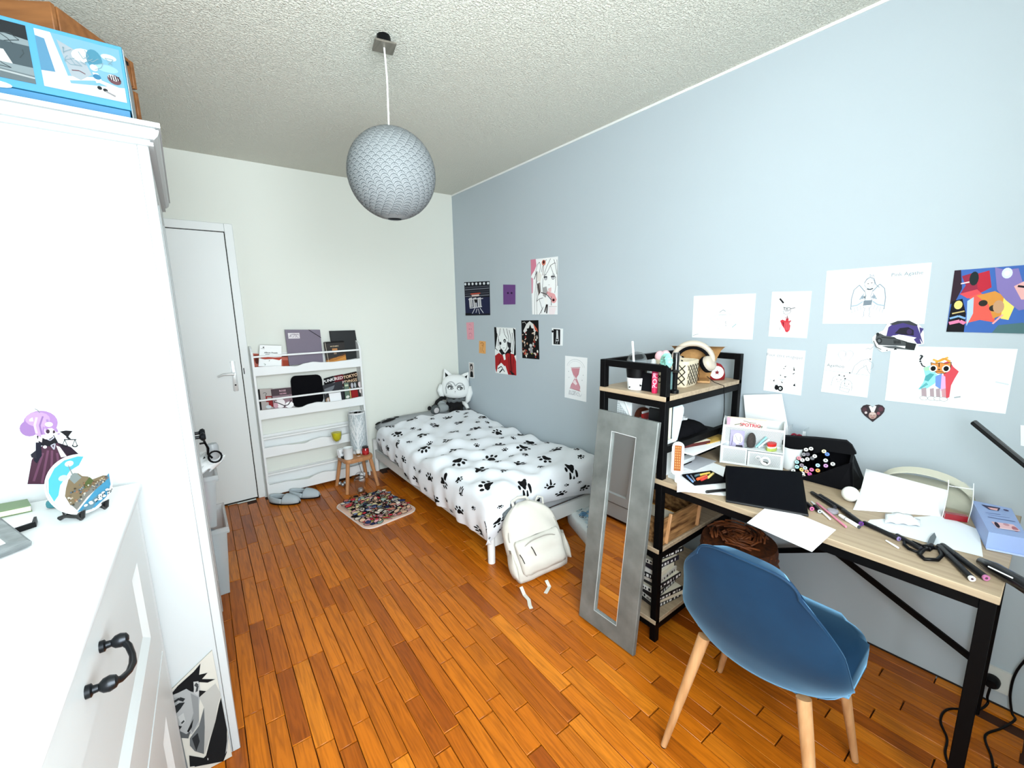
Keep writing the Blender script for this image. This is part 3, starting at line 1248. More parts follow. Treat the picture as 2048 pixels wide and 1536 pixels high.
spiral(pq([(647.5, 684.5), (687.5, 682), (693, 723), (653, 727)], 3.64), NY, '#17110e', '#3a3a3a', 'notebook', 'small black and orange spiral notebook in the top tier', nb2)
# second tier


def art_red(a):
    a.rect(0, 0, .1, 1, '#131313')
    a.line([(.3, .2), (.45, .16), (.55, .22), (.45, .3), (.5, .34)], .02, '#4d4a48')
    a.rect(.45, .34, .92, .62, '#8e2b2c').rect(.55, .40, .85, .5, '#b9aaa6').rect(.62, .62, .92, .85, '#8e2b2c')
    a.ell(.6, .85, .2, .08, '#c8d2d4')


book('comic_book', 'grey and red comic at the left end of the second tier', 'book', pq([(516, 779), (545, 777), (549.5, 820), (521, 820)], 3.66), NY, .015, '#a79f9b', None, art_red)


def art_pink(a):
    a.rect(0, 0, 1, .34, '#4a3d42').text('ROSE', .55, .12, .12, '#e1b9c4', .01).text('NOIRE', .56, .26, .10, '#d9a9b8', .01)
    a.ell(.35, .72, .26, .24, '#e9e4e4').ell(.82, .84, .22, .16, '#f0eeee').ell(.12, .8, .12, .14, '#c49aa4')
    a.line([(.05, .62), (.3, .72), (.55, .86), (.75, .84), (.95, .62)], .04, '#1d181a').line([(.55, .86), (.52, 1)], .03, '#1d181a')
    a.line([(.9, .3), (.86, .7)], .03, '#7e5b66').line([(.1, .45), (.2, .62)], .03, '#7e5b66')


book('comic_book', 'dusky pink comic with a drawn figure, beside the black pouch', 'book', pq([(542, 779), (582, 775), (586.5, 815), (548, 819)], 3.64), NY, .016, '#8b737a', None, art_pink)
q = pq([(581, 752.5), (643, 749), (648, 806), (587, 816)], 3.672)
bs = B()
pts = stadium(1, 1, .16, 5)
bs.prism(pts, lambda x, y, z: q[3].lerp(q[2], x + .5).lerp(q[0].lerp(q[1], x + .5), y + .5) + V((0, .022 - z, 0)), .022, .008)
bs.done('pouch', BLKF, None, 'black zipped pouch standing in the middle of the second tier', 'pouch')


def art_t(lines, bg2, col):
    def f(a):
        a.rect(0, 0, 1, .46, bg2)
        for k, s in enumerate(lines):
            a.text(s, .5, .13 + .2 * k, .17, col, .02)
        a.rect(0, .5, 1, .56, '#d8d6d2')
        a.poly([(.02, .6), (.9, .56), (.5, .85), (.02, .95)], '#777a7e')
    return f


book('comic_book', 'black comic lettered PUNK in the back row of the second tier', 'book', pq([(648, 757.5), (667, 752), (673, 800), (652, 806)], 3.684), NY, .012, '#151519', 'comics in the rack', art_t(('PUNKS', 'SPIRIT'), '#0c0c0e', '#e8e8e8'))
book('comic_book', 'comic with a red title in the back row of the second tier', 'book', pq([(668, 752), (686, 748.5), (690, 798), (673, 800)], 3.684), NY, .012, '#14141a', 'comics in the rack', art_t(('RED', 'PUNK'), '#5d1820', '#e6d3d3'))
book('comic_book', 'comic with pale orange block letters at the right of the back row', 'book', pq([(687, 749), (713, 743), (719, 791), (691, 797)], 3.684), NY, .012, '#1c1613', 'comics in the rack', art_t(('TOKYO', 'DINGS'), '#261a14', '#e3c3a2'))
book('comic_book', 'dark blue and grey comic in front on the second tier', 'book', pq([(645, 771), (684, 762), (690, 803), (651, 809)], 3.672), NY, .012, '#15161f', 'comics in the rack', lambda a: (a.poly([(.05, .2), (.6, .12), (.5, .3), (.05, .5)], '#6d7177'), a.ell(.2, .8, .16, .14, '#a98a6b'), a.rect(.12, .7, .2, .95, '#d7cfd2'), a.ell(.3, .4, .2, .06, '#a6acb2')))
q = pq([(657.5, 787), (681, 784), (684, 803), (661, 805)], 3.642)
slab(q, NY, .004).done('card', PAPER, None, 'plain white card behind the wavy board of the second tier', 'card', smooth=0)
book('comic_book', 'green and red comic at the right end of the second tier', 'book', pq([(687.5, 766), (722, 762), (727, 793), (691, 802)], 3.65), NY, .022, '#1a1512', 'comics in the rack', lambda a: (a.rect(0, 0, .26, 1, '#5e7264'), a.rect(.28, .3, .33, 1, '#c9a86a'), a.rect(.36, .45, .72, .98, '#8e1f20'), a.ell(.45, .2, .07, .16, '#b7b6bd'), a.ell(.62, .2, .06, .16, '#a9b0b4'), a.ell(.88, .2, .08, .18, '#d5c9cb'), a.ell(.88, .6, .07, .14, '#e2dcda'), a.rect(.04, .1, .24, .2, '#b8c0a4'), a.ell(.14, .8, .1, .08, '#d9dbd2')))

# ------------------------------------------------------------------ slippers
FELT = mat('grey_felt', '#a9b3b8', 0.95, spec=0.1, bump=(220, .4, .002))
FELTD = mat('slipper_lining', '#23282b', 0.95, spec=0.1)


def slipper(label, x, y, rz):
    t = thing('slipper', label, 'slipper', (x, y, 0), rz, 'slippers by the book rack')
    out = [(.045 * (1 + .12 * math.sin(a)) * math.cos(a), .125 * math.sin(a)) for a in [2 * PI * k / 28 for k in range(28)]]
    B().prism(out, lambda a, c, z: V((a, c, z)), .012, .003).done('sole', BLK, t)

    def up(a, c):
        th = PI * a
        yy = -.122 + .108 * c
        w = .047 * math.sqrt(max(0.0, 1 - ((yy + .0) / .1235) ** 2)) + .001
        hh = .026 + .034 * (1 - math.exp(-5 * c)) - .012 * (1 - c)
        return V((-w * math.cos(th), yy + (.012 * (1 - math.sin(th)) if c > .9 else 0), .012 + (hh * math.sin(th) ** .8)))
    # toe points to local -y
    b = B().grid(up, 16, 14)
    b.done('upper', FELT, t, solid=.006, smooth=180)
    hb = B()
    hb.grid(lambda a, c: V((.0455 * math.cos(PI * a) * (1 - .1 * c), -.006 + .128 * math.sin(PI * a) * (1 - .05 * c), .012 + c * (.034 + .016 * math.sin(PI * a)))), 18, 3)
    hb.done('heel_band', FELT, t, solid=.007, smooth=180)
    B().prism([(p[0] * .9, p[1] * .93) for p in out], lambda a, c, z: V((a, c, .0125 + z)), .006).done('insole', FELTD, t)
    return t


slipper('grey felt slipper nearest the door, in front of the rack', .437, 3.475, .80)
slipper('grey felt slipper nearer the little stool, in front of the rack', .580, 3.49, .85)

# ------------------------------------------------------------------ little stool and what stands on it
st = thing('stool', 'small beech milking stool beside the bed', 'stool', (.975, 3.445, 0), math.radians(4))
B().prism(stadium(.232, .235, .045, 5), lambda x, y, z: V((x, y, .240 + z)), .03, .006).done('seat', BEECH, st)
for sx, sy in ((-1, -1), (1, -1), (1, 1), (-1, 1)):
    B().tube([(sx * .128, sy * .118, 0), (sx * .092, sy * .085, .24)], [.0135, .016], 14).done('leg', BEECH, st)
tl = thing('table_lamp', 'tall white cylinder lamp with a tree pattern on the stool', 'lamp', (1.03, 3.497, .27))
LMP = mat('lamp_grey_white', '#b9c2c6', .6, var=((120, 120, 60), '#9aa4a8', .12))
cyl = B().lathe([(.063, .012), (.0655, .03), (.0655, .34)], n=40, caps=False).done('shade', LMP, tl, solid=.003, smooth=60)
B().lathe([(.0665, 0), (.0665, .02), (.064, .03)], n=40).done('base', WHITE, tl)
B().lathe([(.0672, .332), (.0672, .344), (.063, .344), (.063, .332)], n=40).done('top_ring', WHITE, tl)
tb = B()
rt = random.Random(4)


def lampP(a, z):
    a = a - 1.95
    return V((.0678 * math.cos(a), .0678 * math.sin(a), z))


def branch(a, z, da, L, w, depth):
    pts = []
    for i in range(6):
        pts.append((a, z))
        a += da * L / 5
        z += L / 5 * max(.35, 1 - abs(da) * .02)
        da *= .86
    ws = [w * (1 - .12 * i) for i in range(6)]
    vs = []
    for (p, q), ww in zip(pts, ws):
        vs.append((tb.bm.verts.new(lampP(p - ww, q)), tb.bm.verts.new(lampP(p + ww, q))))
    for m, n in zip(vs, vs[1:]):
        tb.bm.faces.new((m[0], m[1], n[1], n[0]))
    if depth:
        for k in range(3):
            p, q = pts[2 + k]
            branch(p, q, da + rt.choice((-1, 1)) * rt.uniform(5, 11), L * rt.uniform(.5, .75), w * .55, depth - 1)


branch(0, .03, 0, .20, .13, 2)
for s in (-1, 1):
    for z in (.05, .09, .13, .17):
        branch(0, z, s * rt.uniform(4, 9), .16, .06, 2)
tb.done('tree_pattern', WHITE, cyl, smooth=0)['kind'] = 'stuff'

cb = thing('candle', 'white candle jar at the front of the stool', 'candle', (.905, 3.372, .27))
B().lathe([(.030, 0), (.034, .004), (.0375, .092), (.039, .094), (.036, .092), (.035, .07)], n=28).done('jar', WHITE, cb)
B().cyl((0, 0, .069), (0, 0, .072), .034, n=24).done('wax', mat('candle_wax', '#efece2', .5), cb)
bx = B().box((.872, 3.455, .305), (.05, .035, .07), MX.Rotation(.35, 3, 'Z') @ MX.Rotation(-.12, 3, 'Y'), .002).done('box', PAPER, None, 'small white printed card box tilted on the stool', 'box')
qq = [V((x, -.0178, z)) for x, z in ((-.02, .03), (.02, .03), (.02, -.025), (-.02, -.025))]
Mx = MX.Rotation(.35, 3, 'Z') @ MX.Rotation(-.12, 3, 'Y')
a = Art(*[Mx @ p + V((.872, 3.455, .305)) for p in qq], Mx @ V((0, -1, 0)), .0008)
a.line([(.3, .35), (.5, .28), (.75, .36)], .03, '#50565a').line([(.3, .5), (.7, .46)], .09, '#3f4548').line([(.35, .62), (.7, .6)], .04, '#6b7175')
a.done(bx)
B().lathe([(.024, 0), (.03, .008), (.031, .014), (.026, .011), (0.001, .008)], (.888, 3.415, .27), 20).done('dish', BLK, None, 'small black dish between the card box and the candle', 'dish')
go = thing('candle_glass', 'stemmed glass candle holder filled with yellow wax', 'candle', (.852, 3.47, .27))
B().lathe([(.022, 0), (.022, .003), (.004, .008), (.004, .11), (.012, .125)], n=20).done('stem', GLASS, go)
B().lathe([(.012, .125), (.032, .145), (.040, .175), (.041, .215), (.039, .215), (.038, .178), (.030, .150), (.010, .132)], n=24, caps=False).done('bowl', GLASS, go)
B().lathe([(.010, .134), (.029, .151), (.0365, .178), (.037, .208), (.001, .209)], n=24).done('wax', mat('yellow_wax', '#b9ae1c', .35), go)
rj = thing('candle_jar', 'small red glass candle jar with a dark metal lid on the stool', 'candle', (1.047, 3.392, .27))
B().lathe([(.024, 0), (.027, .003), (.027, .05), (.022, .058)], n=24).done('jar', mat('red_glass', '#8c0f14', .15, coat=.6), rj)
B().lathe([(.0245, .058), (.0245, .068), (.012, .072)], n=24).done('lid', mat('dark_lid', '#3a3234', .3, metal=.7), rj)
B().lathe([(.0276, .016), (.0276, .036)], n=24, caps=False).done('label_band', mat('red_label', '#a81a20', .6), rj)
gj = thing('tealight_cup', 'small gold and white tealight cup between candle and lamp', 'candle', (.99, 3.395, .27))
B().lathe([(.015, 0), (.018, .03), (.0195, .052), (.017, .05), (.015, .03)], n=20).done('cup', mat('pearl_white', '#dedfdd', .3), gj)
B().lathe([(.0158, .004), (.0188, .024)], n=20, caps=False).done('gold_band', mat('gold_band', '#8f6a3a', .3, metal=.8), gj)
ln = thing('glass_lantern', 'clear glass jar lantern with a wire handle under the stool', 'lantern', (.955, 3.30, 0))
B().lathe([(.034, 0), (.037, .006), (.043, .08), (.045, .105), (.036, .122), (.034, .122), (.043, .104), (.041, .08), (.034, .008), (.001, .006)], n=28).done('jar', GLASS, ln)
B().tube([(.037 * math.cos(t), .037 * math.sin(t), .122) for t in [2 * PI * k / 24 for k in range(24)]], .003, 6, closed=True).done('rim_ring', IRON, ln)
B().tube([(.038 * math.cos(t), 0, .122 + .045 * math.sin(t)) for t in [PI * k / 12 for k in range(13)]], .0016, 6).done('handle', IRON, ln)
B().cyl((0, 0, .008), (0, 0, .03), .018, n=18).done('tealight', mat('tealight_metal', '#c9cdce', .35, metal=.6), ln)
chg = thing('charger', 'white plug-in charger on the floor behind the stool', 'charger', (1.035, 3.50, 0))
B().box((0, 0, .045), (.04, .026, .075), MX.Rotation(.25, 3, 'Y'), .004).done('casing', WHITE, chg)
B().tube([(0, .005, .08), (-.01, .03, .16), (-.03, .05, .235)], .002, 6).done('cable', BLK, chg)
r5 = random.Random(5)
for k, (x, y) in enumerate(((.875, 3.50), (.90, 3.53), (.862, 3.545))):
    B().ball((x, y, .017), (.017, .015, .017), 10, 6).done('glass_bauble', mat('silvered_bauble', '#a9afb2', .2, metal=.7), None, ('nearest', 'middle', 'farthest')[k] + ' of three small silvered baubles on the floor under the stool', 'bauble', 'baubles under the stool')

# ------------------------------------------------------------------ rug of scrambled cartoon colours
rg = thing('rug', 'small rounded rug printed with a jumble of pink, yellow, blue and black shapes', 'rug', (.945, 2.93, 0), math.radians(8))
B().prism(stadium(.40, .53, .07, 6), lambda x, y, z: V((x, y, z + .0005)), .007, .0025).done('mat', mat('rug_pale_pink', '#d9b5a2', .95, bump=(300, .3, .001)), rg)
B().tube([V((x, y, .0065)) for x, y in stadium(.396, .526, .068, 6)], .0032, 6, closed=True).done('edge_binding', mat('rug_white_edge', '#d9d2cc', .9), rg)
a = Art((-.19, .25, .0075), (.19, .25, .0075), (.19, -.25, .0075), (-.19, -.25, .0075), (0, 0, 1), .0005)
rr_ = random.Random(21)
colz = ['#cf8f78', '#e0b79c', '#d6c27a', '#2e3560', '#141414', '#9fb7a9', '#c22f3c', '#e7d8c8', '#7c86a8', '#dca0a4', '#e3cfa0', '#b9655a']
for k in range(44):
    a.ell(rr_.uniform(.12, .88), rr_.uniform(.08, .92), rr_.uniform(.08, .12), rr_.uniform(.05, .075), rr_.choice(['#cf8f78', '#e0b79c', '#d6c27a', '#dca0a4', '#e7d8c8', '#9fb7a9', '#2a2420', '#e3cfa0']), 12, rot=rr_.uniform(0, 3))
n_ = 0
while n_ < 300:
    u, v = rr_.uniform(.04, .96), rr_.uniform(.03, .97)
    if (abs(u - .5) > .38 and abs(v - .5) > .42):
        continue
    c = rr_.choice(colz)
    if v > .72 and rr_.random() < .5:
        c = rr_.choice(['#c22f3c', '#dca0a4', '#e0b79c'])
    rot = rr_.uniform(0, 3)
    ru, rv = rr_.uniform(.025, .085), rr_.uniform(.015, .04)
    a.ell(u, v, ru * 1.16, rv * 1.3, '#17110f', 10, rot=rot)
    a.ell(u, v, ru, rv, c, 10, rot=rot)
    n_ += 1
for k in range(26):
    u, v = rr_.uniform(.12, .88), rr_.uniform(.12, .88)
    for dx in (-.028, .028):
        a.ell(u + dx, v, .020, .017, '#17110f', 10).ell(u + dx, v, .015, .012, '#efe6dc', 10).ell(u + dx + .003, v, .006, .006, '#0c0c0c', 8)
    a.arc(u, v + .015, .018, .012, .2, PI - .2, .006, '#17110f', 5)
for k in range(60):
    u, v = rr_.uniform(.1, .9), rr_.uniform(.08, .92)
    t = rr_.uniform(0, 6.28)
    a.line([(u, v), (u + .06 * math.cos(t), v + .04 * math.sin(t)), (u + .1 * math.cos(t + .5), v + .07 * math.sin(t + .5))], rr_.uniform(.008, .018), '#120d0c')
a.done(rg)

# ------------------------------------------------------------------ clear storage bins past the wardrobe
BIN = mat('milky_plastic', '#dfe6e8', .25, trans=.55, ior=1.1, alpha=.72)


def bin_(label, x1, y0, y1, z0, z1, fill):
    t = thing('storage_bin', label, 'bin', (x1 - .25, (y0 + y1) / 2, z0), 0, None, world=True)
    x0 = x1 - .50
    b = B()
    R = lambda d, z: [V((x0 + d, y0 + d, z)), V((x1 - d, y0 + d, z)), V((x1 - d, y1 - d, z)), V((x0 + d, y1 - d, z))]
    b.rings([R(.035, z0 + .002), R(.012, z1 - .03), R(.002, z1 - .03), R(0, z1 - .02), R(.002, z1), R(.012, z1), R(.016, z1 - .02), R(.039, z0 + .006)], caps=True)
    b.done('tub', BIN, t, smooth=0)
    B().b2((x0 + .05, y0 + .05, z0 + .008), (x1 - .05, y1 - .05, z0 + (z1 - z0) * .7), .02).done('contents', mat('cloth_' + fill.lstrip('#'), fill, .9), t)


bin_('clear storage bin on the floor past the wardrobe', .050, 2.44, 2.80, 0, .372, '#8d97a4')
bin_('clear storage bin with pink things, stacked on another bin', .036, 2.445, 2.79, .373, .648, '#c9798c')
rb = random.Random(9)
bg = B()
cf = [(rb.uniform(3, 9), rb.uniform(0, 6), rb.uniform(.004, .010)) for _ in range(8)]
bg.grid(lambda a, c: (lambda th, ph: V((-.03 + .095 * math.sin(th) * math.cos(ph), 2.58 + .10 * math.sin(th) * math.sin(ph), .687 - .038 * math.cos(th))) + V((1, 1, .6)) * sum(w * math.sin(f * th + p) * math.sin(f * ph + 2 * p) for f, p, w in cf))(.02 + (PI - .04) * c, 2 * PI * a), 40, 26)
bg.done('plastic_bag', mat('white_film', '#eef1f2', .25, coat=.4), None, 'crumpled white plastic bag lying on top of the stacked bins', 'bag', smooth=25)
cdg = thing('cord_bundle', 'black cord bundle hanging by the wardrobe end above the bins', 'cord', (.01, 2.40, .72), world=True)
B().tube([(.0, 2.375, .85), (.004, 2.39, .83), (.012, 2.41, .80), (.008, 2.42, .77), (.022, 2.43, .745)], .005, 6).done('strap', BLK, cdg)
B().tube([(.034 + .026 * math.cos(t), 2.43 + .02 * math.sin(t), .748 + .022 * math.sin(t)) for t in [2 * PI * k / 16 for k in range(16)]], .0045, 6, closed=True).done('loop', BLK, cdg)
B().b2((-.018, 2.366, .835), (.006, 2.376, .842)).b2((-.018, 2.366, .868), (.006, 2.376, .875)).b2((-.002, 2.366, .835), (.004, 2.376, .88)).done('hook', BLK, cdg)
B().lathe([(.024, 0), (.026, .01), (.026, .06), (.02, .075)], (.03, 2.53, .715), 18).done('tumbler', mat('grey_tumbler', '#a4a9ac', .4), None, 'grey cup upside down on the bag over the bins', 'cup')

INKS = .42  # inks darkened from here on to counter the strong daylight on this side
# ------------------------------------------------------------------ on top of the wardrobe
WT = 1.9055
bb_ = thing('toy_box', 'blue cardboard box with two printed pictures on the wardrobe', 'box', (-.30, 1.68, WT), world=True)
BLU = mat('blue_card', '#2a6f8f', .55)
b = B()
b.b2((-.62 + .03, 1.531, WT + .036), (-.047, 1.80, 2.087), .001)
b.done('lid', BLU, bb_)
B().b2((-.588, 1.533, WT), (-.05, 1.798, WT + .035), .001).done('tray', mat('blue_card_deep', '#1d5c80', .55), bb_)
B().b2((-.0465, 1.535, WT + .004), (-.045, 1.79, 2.083)).done('side_panel', mat('pale_grey_card', '#8b9599', .6), bb_)
z0, z1 = WT + .052, 2.078
a = Art((-.198, 1.531, z1), (-.053, 1.531, z1), (-.053, 1.531, z0), (-.198, 1.531, z0), NY, .0009)
a.rect(0, 0, 1, 1, '#7fb3c8').poly([(0, 0), (.18, .0), (.34, .95), (.0, 1)], '#e5e0dc').poly([(0, .12), (.1, .14), (.16, .7), (.0, .72)], '#5e93b4').poly([(0, .75), (.3, .85), (1, .72), (1, 1), (0, 1)], '#ddd9d8')
a.poly([(.3, .8), (.62, .7), (1, .84), (1, .76), (.62, .64), (.3, .72)], '#efeeec')
a.poly([(.24, .1), (.5, .25), (.6, .6), (.45, .75), (.34, .7)], '#a9b3ba').ell(.52, .28, .14, .12, '#dfe3e2', rot=-.4).ell(.66, .3, .1, .18, '#4f8ea6').ell(.85, .2, .1, .06, '#d2e4ea').ell(.8, .42, .15, .07, '#9cc8da')
a.ell(.64, .46, .05, .06, '#f2f4f4').poly([(.61, .55), (.68, .55), (.72, .7), (.64, .74)], '#e8eef0').ell(.66, .62, .05, .05, '#3c7fa4')
a.ell(.67, .82, .03, .035, '#1c2226').ell(.74, .84, .03, .03, '#1c2226').line([(.74, .86), (.86, .92)], .03, '#9a989a')
a.ell(.88, .6, .09, .09, '#6f4a50', rot=.4).ell(.87, .57, .07, .05, '#d9d6d6', rot=.4)
for k in range(5):
    a.line([(.82 + .03 * k, .53), (.83 + .03 * k, .62)], .018, '#2a1c22')
a.line([(.36, .6), (.45, .58), (.52, .62)], .015, '#7a4f55')
scribble(a, 10, '#86a2ae', .01, 8, (.3, .1, .95, .5))
a.done(bb_)
a = Art((-.42, 1.531, z1), (-.211, 1.531, z1), (-.211, 1.531, z0), (-.42, 1.531, z0), NY, .0009)
a.rect(0, 0, 1, 1, '#8e9b9f').poly([(.3, 0), (1, 0), (1, .25), (.75, .2), (.55, .08)], '#23282c').rect(.75, .35, 1, .72, '#4a585e').ell(.45, .42, .22, .2, '#c6cdce').poly([(.4, .55), (.8, .5), (.85, .72), (.45, .72)], '#dadedd').ell(.66, .62, .07, .06, '#15191b').ell(.35, .3, .1, .06, '#3d474b').poly([(0, .76), (1, .86), (1, 1), (0, 1)], '#6b777b').line([(0, .78), (1, .9)], .03, '#b5bcbc')
scribble(a, 8, '#3d474b', .012, 5, (.3, .2, .95, .8))
a.done(bb_)
a = Art((-.30, 1.531, WT + .044), (-.25, 1.531, WT + .044), (-.25, 1.531, WT + .030), (-.30, 1.531, WT + .030), NY, .0005)
a.ell(.5, .5, .5, .5, '#dfe8ea', 14)
a.done(bb_)
PINE = mat('orange_pine', '#8d5b30', .55, var=((5, 40, 40), '#6a3f1c', .25))
PINE2 = mat('pine_end', '#cfa87c', .5)
cr1 = thing('wooden_crate', 'orange pine slatted crate behind the blue box, near the ceiling', 'crate', (-.245, 2.06, WT), math.radians(-32))
for k in range(4):
    z = .01 + .098 * k
    for yy in (-.15, .135):
        B().b2((-.16, yy, z), (.15, yy + .015, z + .088), .002).done('slat', PINE, cr1)
    for xx in (-.16, .135):
        B().b2((xx, -.13, z), (xx + .015, .13, z + .088), .002).done('slat', PINE, cr1)
for xx in (-.142, .118):
    for yy in (-.134, .116):
        B().b2((xx, yy, 0), (xx + .017, yy + .018, .39), .002).done('corner_post', PINE2, cr1)
B().b2((-.145, -.135, .0), (.135, .135, .008)).done('bottom_board', PINE, cr1)
B().box((.1515, .07, .372), (.004, .10, .012), None, .001).done('black_trim', BLK, cr1)
wb = B()
wb.bar((-.045, 1.87, WT + .003), (-.022, 2.0, WT + .003), .004, .006)
wb.done('ruler', BLK, None, 'thin black stick lying along the wardrobe edge by the blue box', 'stick')

# ------------------------------------------------------------------ on the chest of drawers
CT = cz
pc = V((-.234, 1.30, 1.052))
pt = thing('souvenir_plate', 'round souvenir plate painted with an island town, on a black easel', 'plate', (pc.x, pc.y, CT))
nrm = V((.74, -.64, .22)).normalized()
xr = V((0, 0, 1)).cross(nrm).normalized()
yr = nrm.cross(xr)
Mp = MX((xr, yr, nrm)).transposed().to_4x4()
Mp.translation = V((0, 0, pc.z - CT + .003))
PR = .067
B().lathe([(.012, -.004), (PR * .6, -.003), (PR * .93, .003), (PR, .006), (PR * .98, .0075), (PR * .9, .0045), (PR * .6, .0005), (.001, 0)], n=48, M=Mp).done('plate', mat('glazed_white', '#bfc4c4', .2, coat=.3), pt, smooth=60)
a = Art(*[Mp @ V((x * PR * .94, y * PR * .94, .0065)) for x, y in ((-1, 1), (1, 1), (1, -1), (-1, -1))], Mp.to_3x3() @ V((0, 0, 1)), .0004)
a.ell(.5, .5, .5, .5, '#eef3f4', 40)


def clip(pts):
    o = []
    for u, v in pts:
        d = math.hypot(u - .5, v - .5)
        o.append((u, v) if d < .49 else (.5 + (u - .5) / d * .49, .5 + (v - .5) / d * .49))
    return o


a.poly(clip([(.03, .62), (.01, .45), (.08, .25), (.22, .1), (.4, .02), (.62, .02), (.7, .06), (.58, .18), (.42, .22), (.2, .4), (.12, .55)]), '#5cc6e2')
a.ell(.45, .10, .07, .05, '#e4f4f8').ell(.28, .3, .07, .05, '#cfeef6')
a.poly(clip([(.25, .98), (.9, .55), (1, .5), (.97, .72), (.8, .9), (.55, 1)]), '#4d9cc2').poly(clip([(.3, 1), (.6, .82), (.75, .78), (.5, .99)]), '#6d93a4')
a.poly([(.22, .78), (.2, .6), (.26, .48), (.34, .36), (.4, .32), (.46, .28), (.52, .31), (.56, .38), (.64, .42), (.68, .5), (.88, .5), (.96, .54), (.6, .7), (.3, .84)], '#8b7a5e')
a.poly([(.36, .36), (.40, .3), (.42, .3), (.42, .12), (.43, .12), (.44, .28), (.5, .3), (.54, .4), (.4, .46)], '#8f9a98')
a.poly([(.54, .52), (.66, .44), (.7, .52), (.6, .6), (.5, .6)], '#5c6a3c').poly([(.24, .8), (.5, .66), (.94, .54), (.96, .58), (.5, .76), (.28, .9)], '#8a8880')
r6 = random.Random(3)
for k in range(90):
    u = r6.uniform(.22, .92)
    v = .82 - .36 * (u - .2) * .9 - r6.uniform(0, .30) * max(.25, 1 - abs(u - .42) * 2.2)
    c = r6.choice(['#c7b79a', '#6a5940', '#a9795a', '#4a4436', '#d8d2c4', '#7d6a50', '#5d7384'])
    s = r6.uniform(.008, .018)
    a.rect(u - s, v - s, u + s, v + s * .8, c)
for k in range(16):
    u = r6.uniform(.36, .9)
    a.ell(u, .98 - .28 * max(0, u - .4) - r6.uniform(.02, .1), .035, .022, '#eef1ee', 8)
for k in range(14):
    u = r6.uniform(.5, .9)
    v = 1.0 - .28 * max(0, u - .4) - r6.uniform(.02, .09)
    a.line([(u, v), (u + .02, v - .02)], .012, '#1d2022')
a.done(pt, 'painting')
EAS = mat('black_easel', '#0b0b0c', .3)
for s in (-1, 1):
    o_ = xr * (s * .026)
    f_ = V((nrm.x, nrm.y, 0)).normalized()
    base = V((0, 0, 0)) + o_
    zt = .018
    eb = B()
    eb.tube([base + f_ * .026 + V((0, 0, .008)), base + f_ * .030 + V((0, 0, zt + .006)), base + f_ * .022 + V((0, 0, zt - .002)), base + f_ * .012 + V((0, 0, zt - .006)), base - f_ * .012 + V((0, 0, .012)), base - f_ * .030 + V((0, 0, .006))], [.004, .0045, .005, .006, .005, .004], 8)
    eb.tube([base + f_ * .012 + V((0, 0, zt - .006)), base + f_ * .018 + V((0, 0, .009)), base + f_ * .024 + V((0, 0, .0035))], [.005, .005, .0035], 8)
    eb.tube([base - f_ * .028 + V((0, 0, .0035)), base - f_ * .012 + V((0, 0, .012)), base - f_ * .018 + V((0, 0, .055))], [.0035, .005, .003], 8)
    eb.done('easel_leg', EAS, pt)
B().tube([xr * -.026 - V((nrm.x, nrm.y, 0)) * .016 + V((0, 0, .03)), xr * .026 - V((nrm.x, nrm.y, 0)) * .016 + V((0, 0, .03))], .003, 8).done('crossbar', EAS, pt)
q = [(-.46, 1.47, CT + .016), (-.352, 1.462, CT + .016), (-.335, 1.405, CT + .016), (-.46, 1.40, CT + .016)]
book('green_book', 'green-covered book lying flat at the back of the chest', 'book', q, (0, 0, 1), .0155, '#5d7350', None, None)
q = [(-.40, 1.33, CT + .012), (-.312, 1.327, CT + .012), (-.307, 1.292, CT + .012), (-.38, 1.25, CT + .012)]
cs = thing('game_case', 'white-topped black case lying on the chest beside the photo frame', 'case', (-.35, 1.30, CT), world=True)
slab(q, (0, 0, 1), .0115).done('case', BLK, cs, smooth=0)
slab([V(p) + V((dx, dy, .001)) for p, (dx, dy) in zip(q, ((.004, -.004), (-.004, -.003), (-.006, .003), (.004, .004)))], (0, 0, 1), .001).done('cover_sheet', PAPER, cs, smooth=0)
B().box((-.285, 1.405, CT + .0105), (.05, .032, .02), MX.Rotation(-.25, 3, 'Z'), .007, 2).box((-.285, 1.415, CT + .026), (.03, .02, .012), MX.Rotation(-.25, 3, 'Z'), .004, 2).done('trinket_box', mat('teal_resin', '#2f6a72', .4), None, 'small teal trinket box behind the souvenir plate', 'box')
pf = thing('framed_photo', 'brushed grey framed photo lying on the chest of drawers, nearest the camera', 'photo', (-.40, 1.12, CT), world=True)
P0 = V((-.292, 1.178, CT + .004))
ux = V((-.80, -.60, 0)).normalized()
uy = V((-.45, .75, .42)).normalized()
uy = (uy - ux * uy.dot(ux)).normalized()
nn = uy.cross(ux)
nn = nn if nn.z > 0 else -nn


def fr_(d, l, w=.20, h=.15):
    return [P0 + ux * d + uy * d + nn * l, P0 + ux * (w - d) + uy * d + nn * l, P0 + ux * (w - d) + uy * (h - d) + nn * l, P0 + ux * d + uy * (h - d) + nn * l]


b = B()
b.rings([fr_(0, 0), fr_(0, .010), fr_(.004, .013), fr_(.021, .009), fr_(.024, .005)], caps=False)
b.done('frame', mat('frame_brushed_grey', '#84898a', .35, metal=.5, var=((30, 30, 200), '#5d6263', .3)), pf, smooth=0)
B().poly(fr_(.022, .005)).done('mount', mat('frame_mount', '#c9ced0', .5), pf, smooth=0)
B().poly(fr_(.042, .0058)).done('photo', mat('dark_photo', '#16202a', .25), pf, smooth=0)
B().poly(fr_(0, .0005)).done('back_board', BLK, pf, smooth=0)
# sticker of a girl in a purple dress on the wardrobe side
SY = WY0 + .0018


def SQ(pts):
    return [at(u, v, y=SY) for u, v in pts]


U0, V0, U1, V1 = 38, 812, 172, 972


def sp_(u, v):
    return ((u - U0) / (U1 - U0), (v - V0) / (V1 - V0))


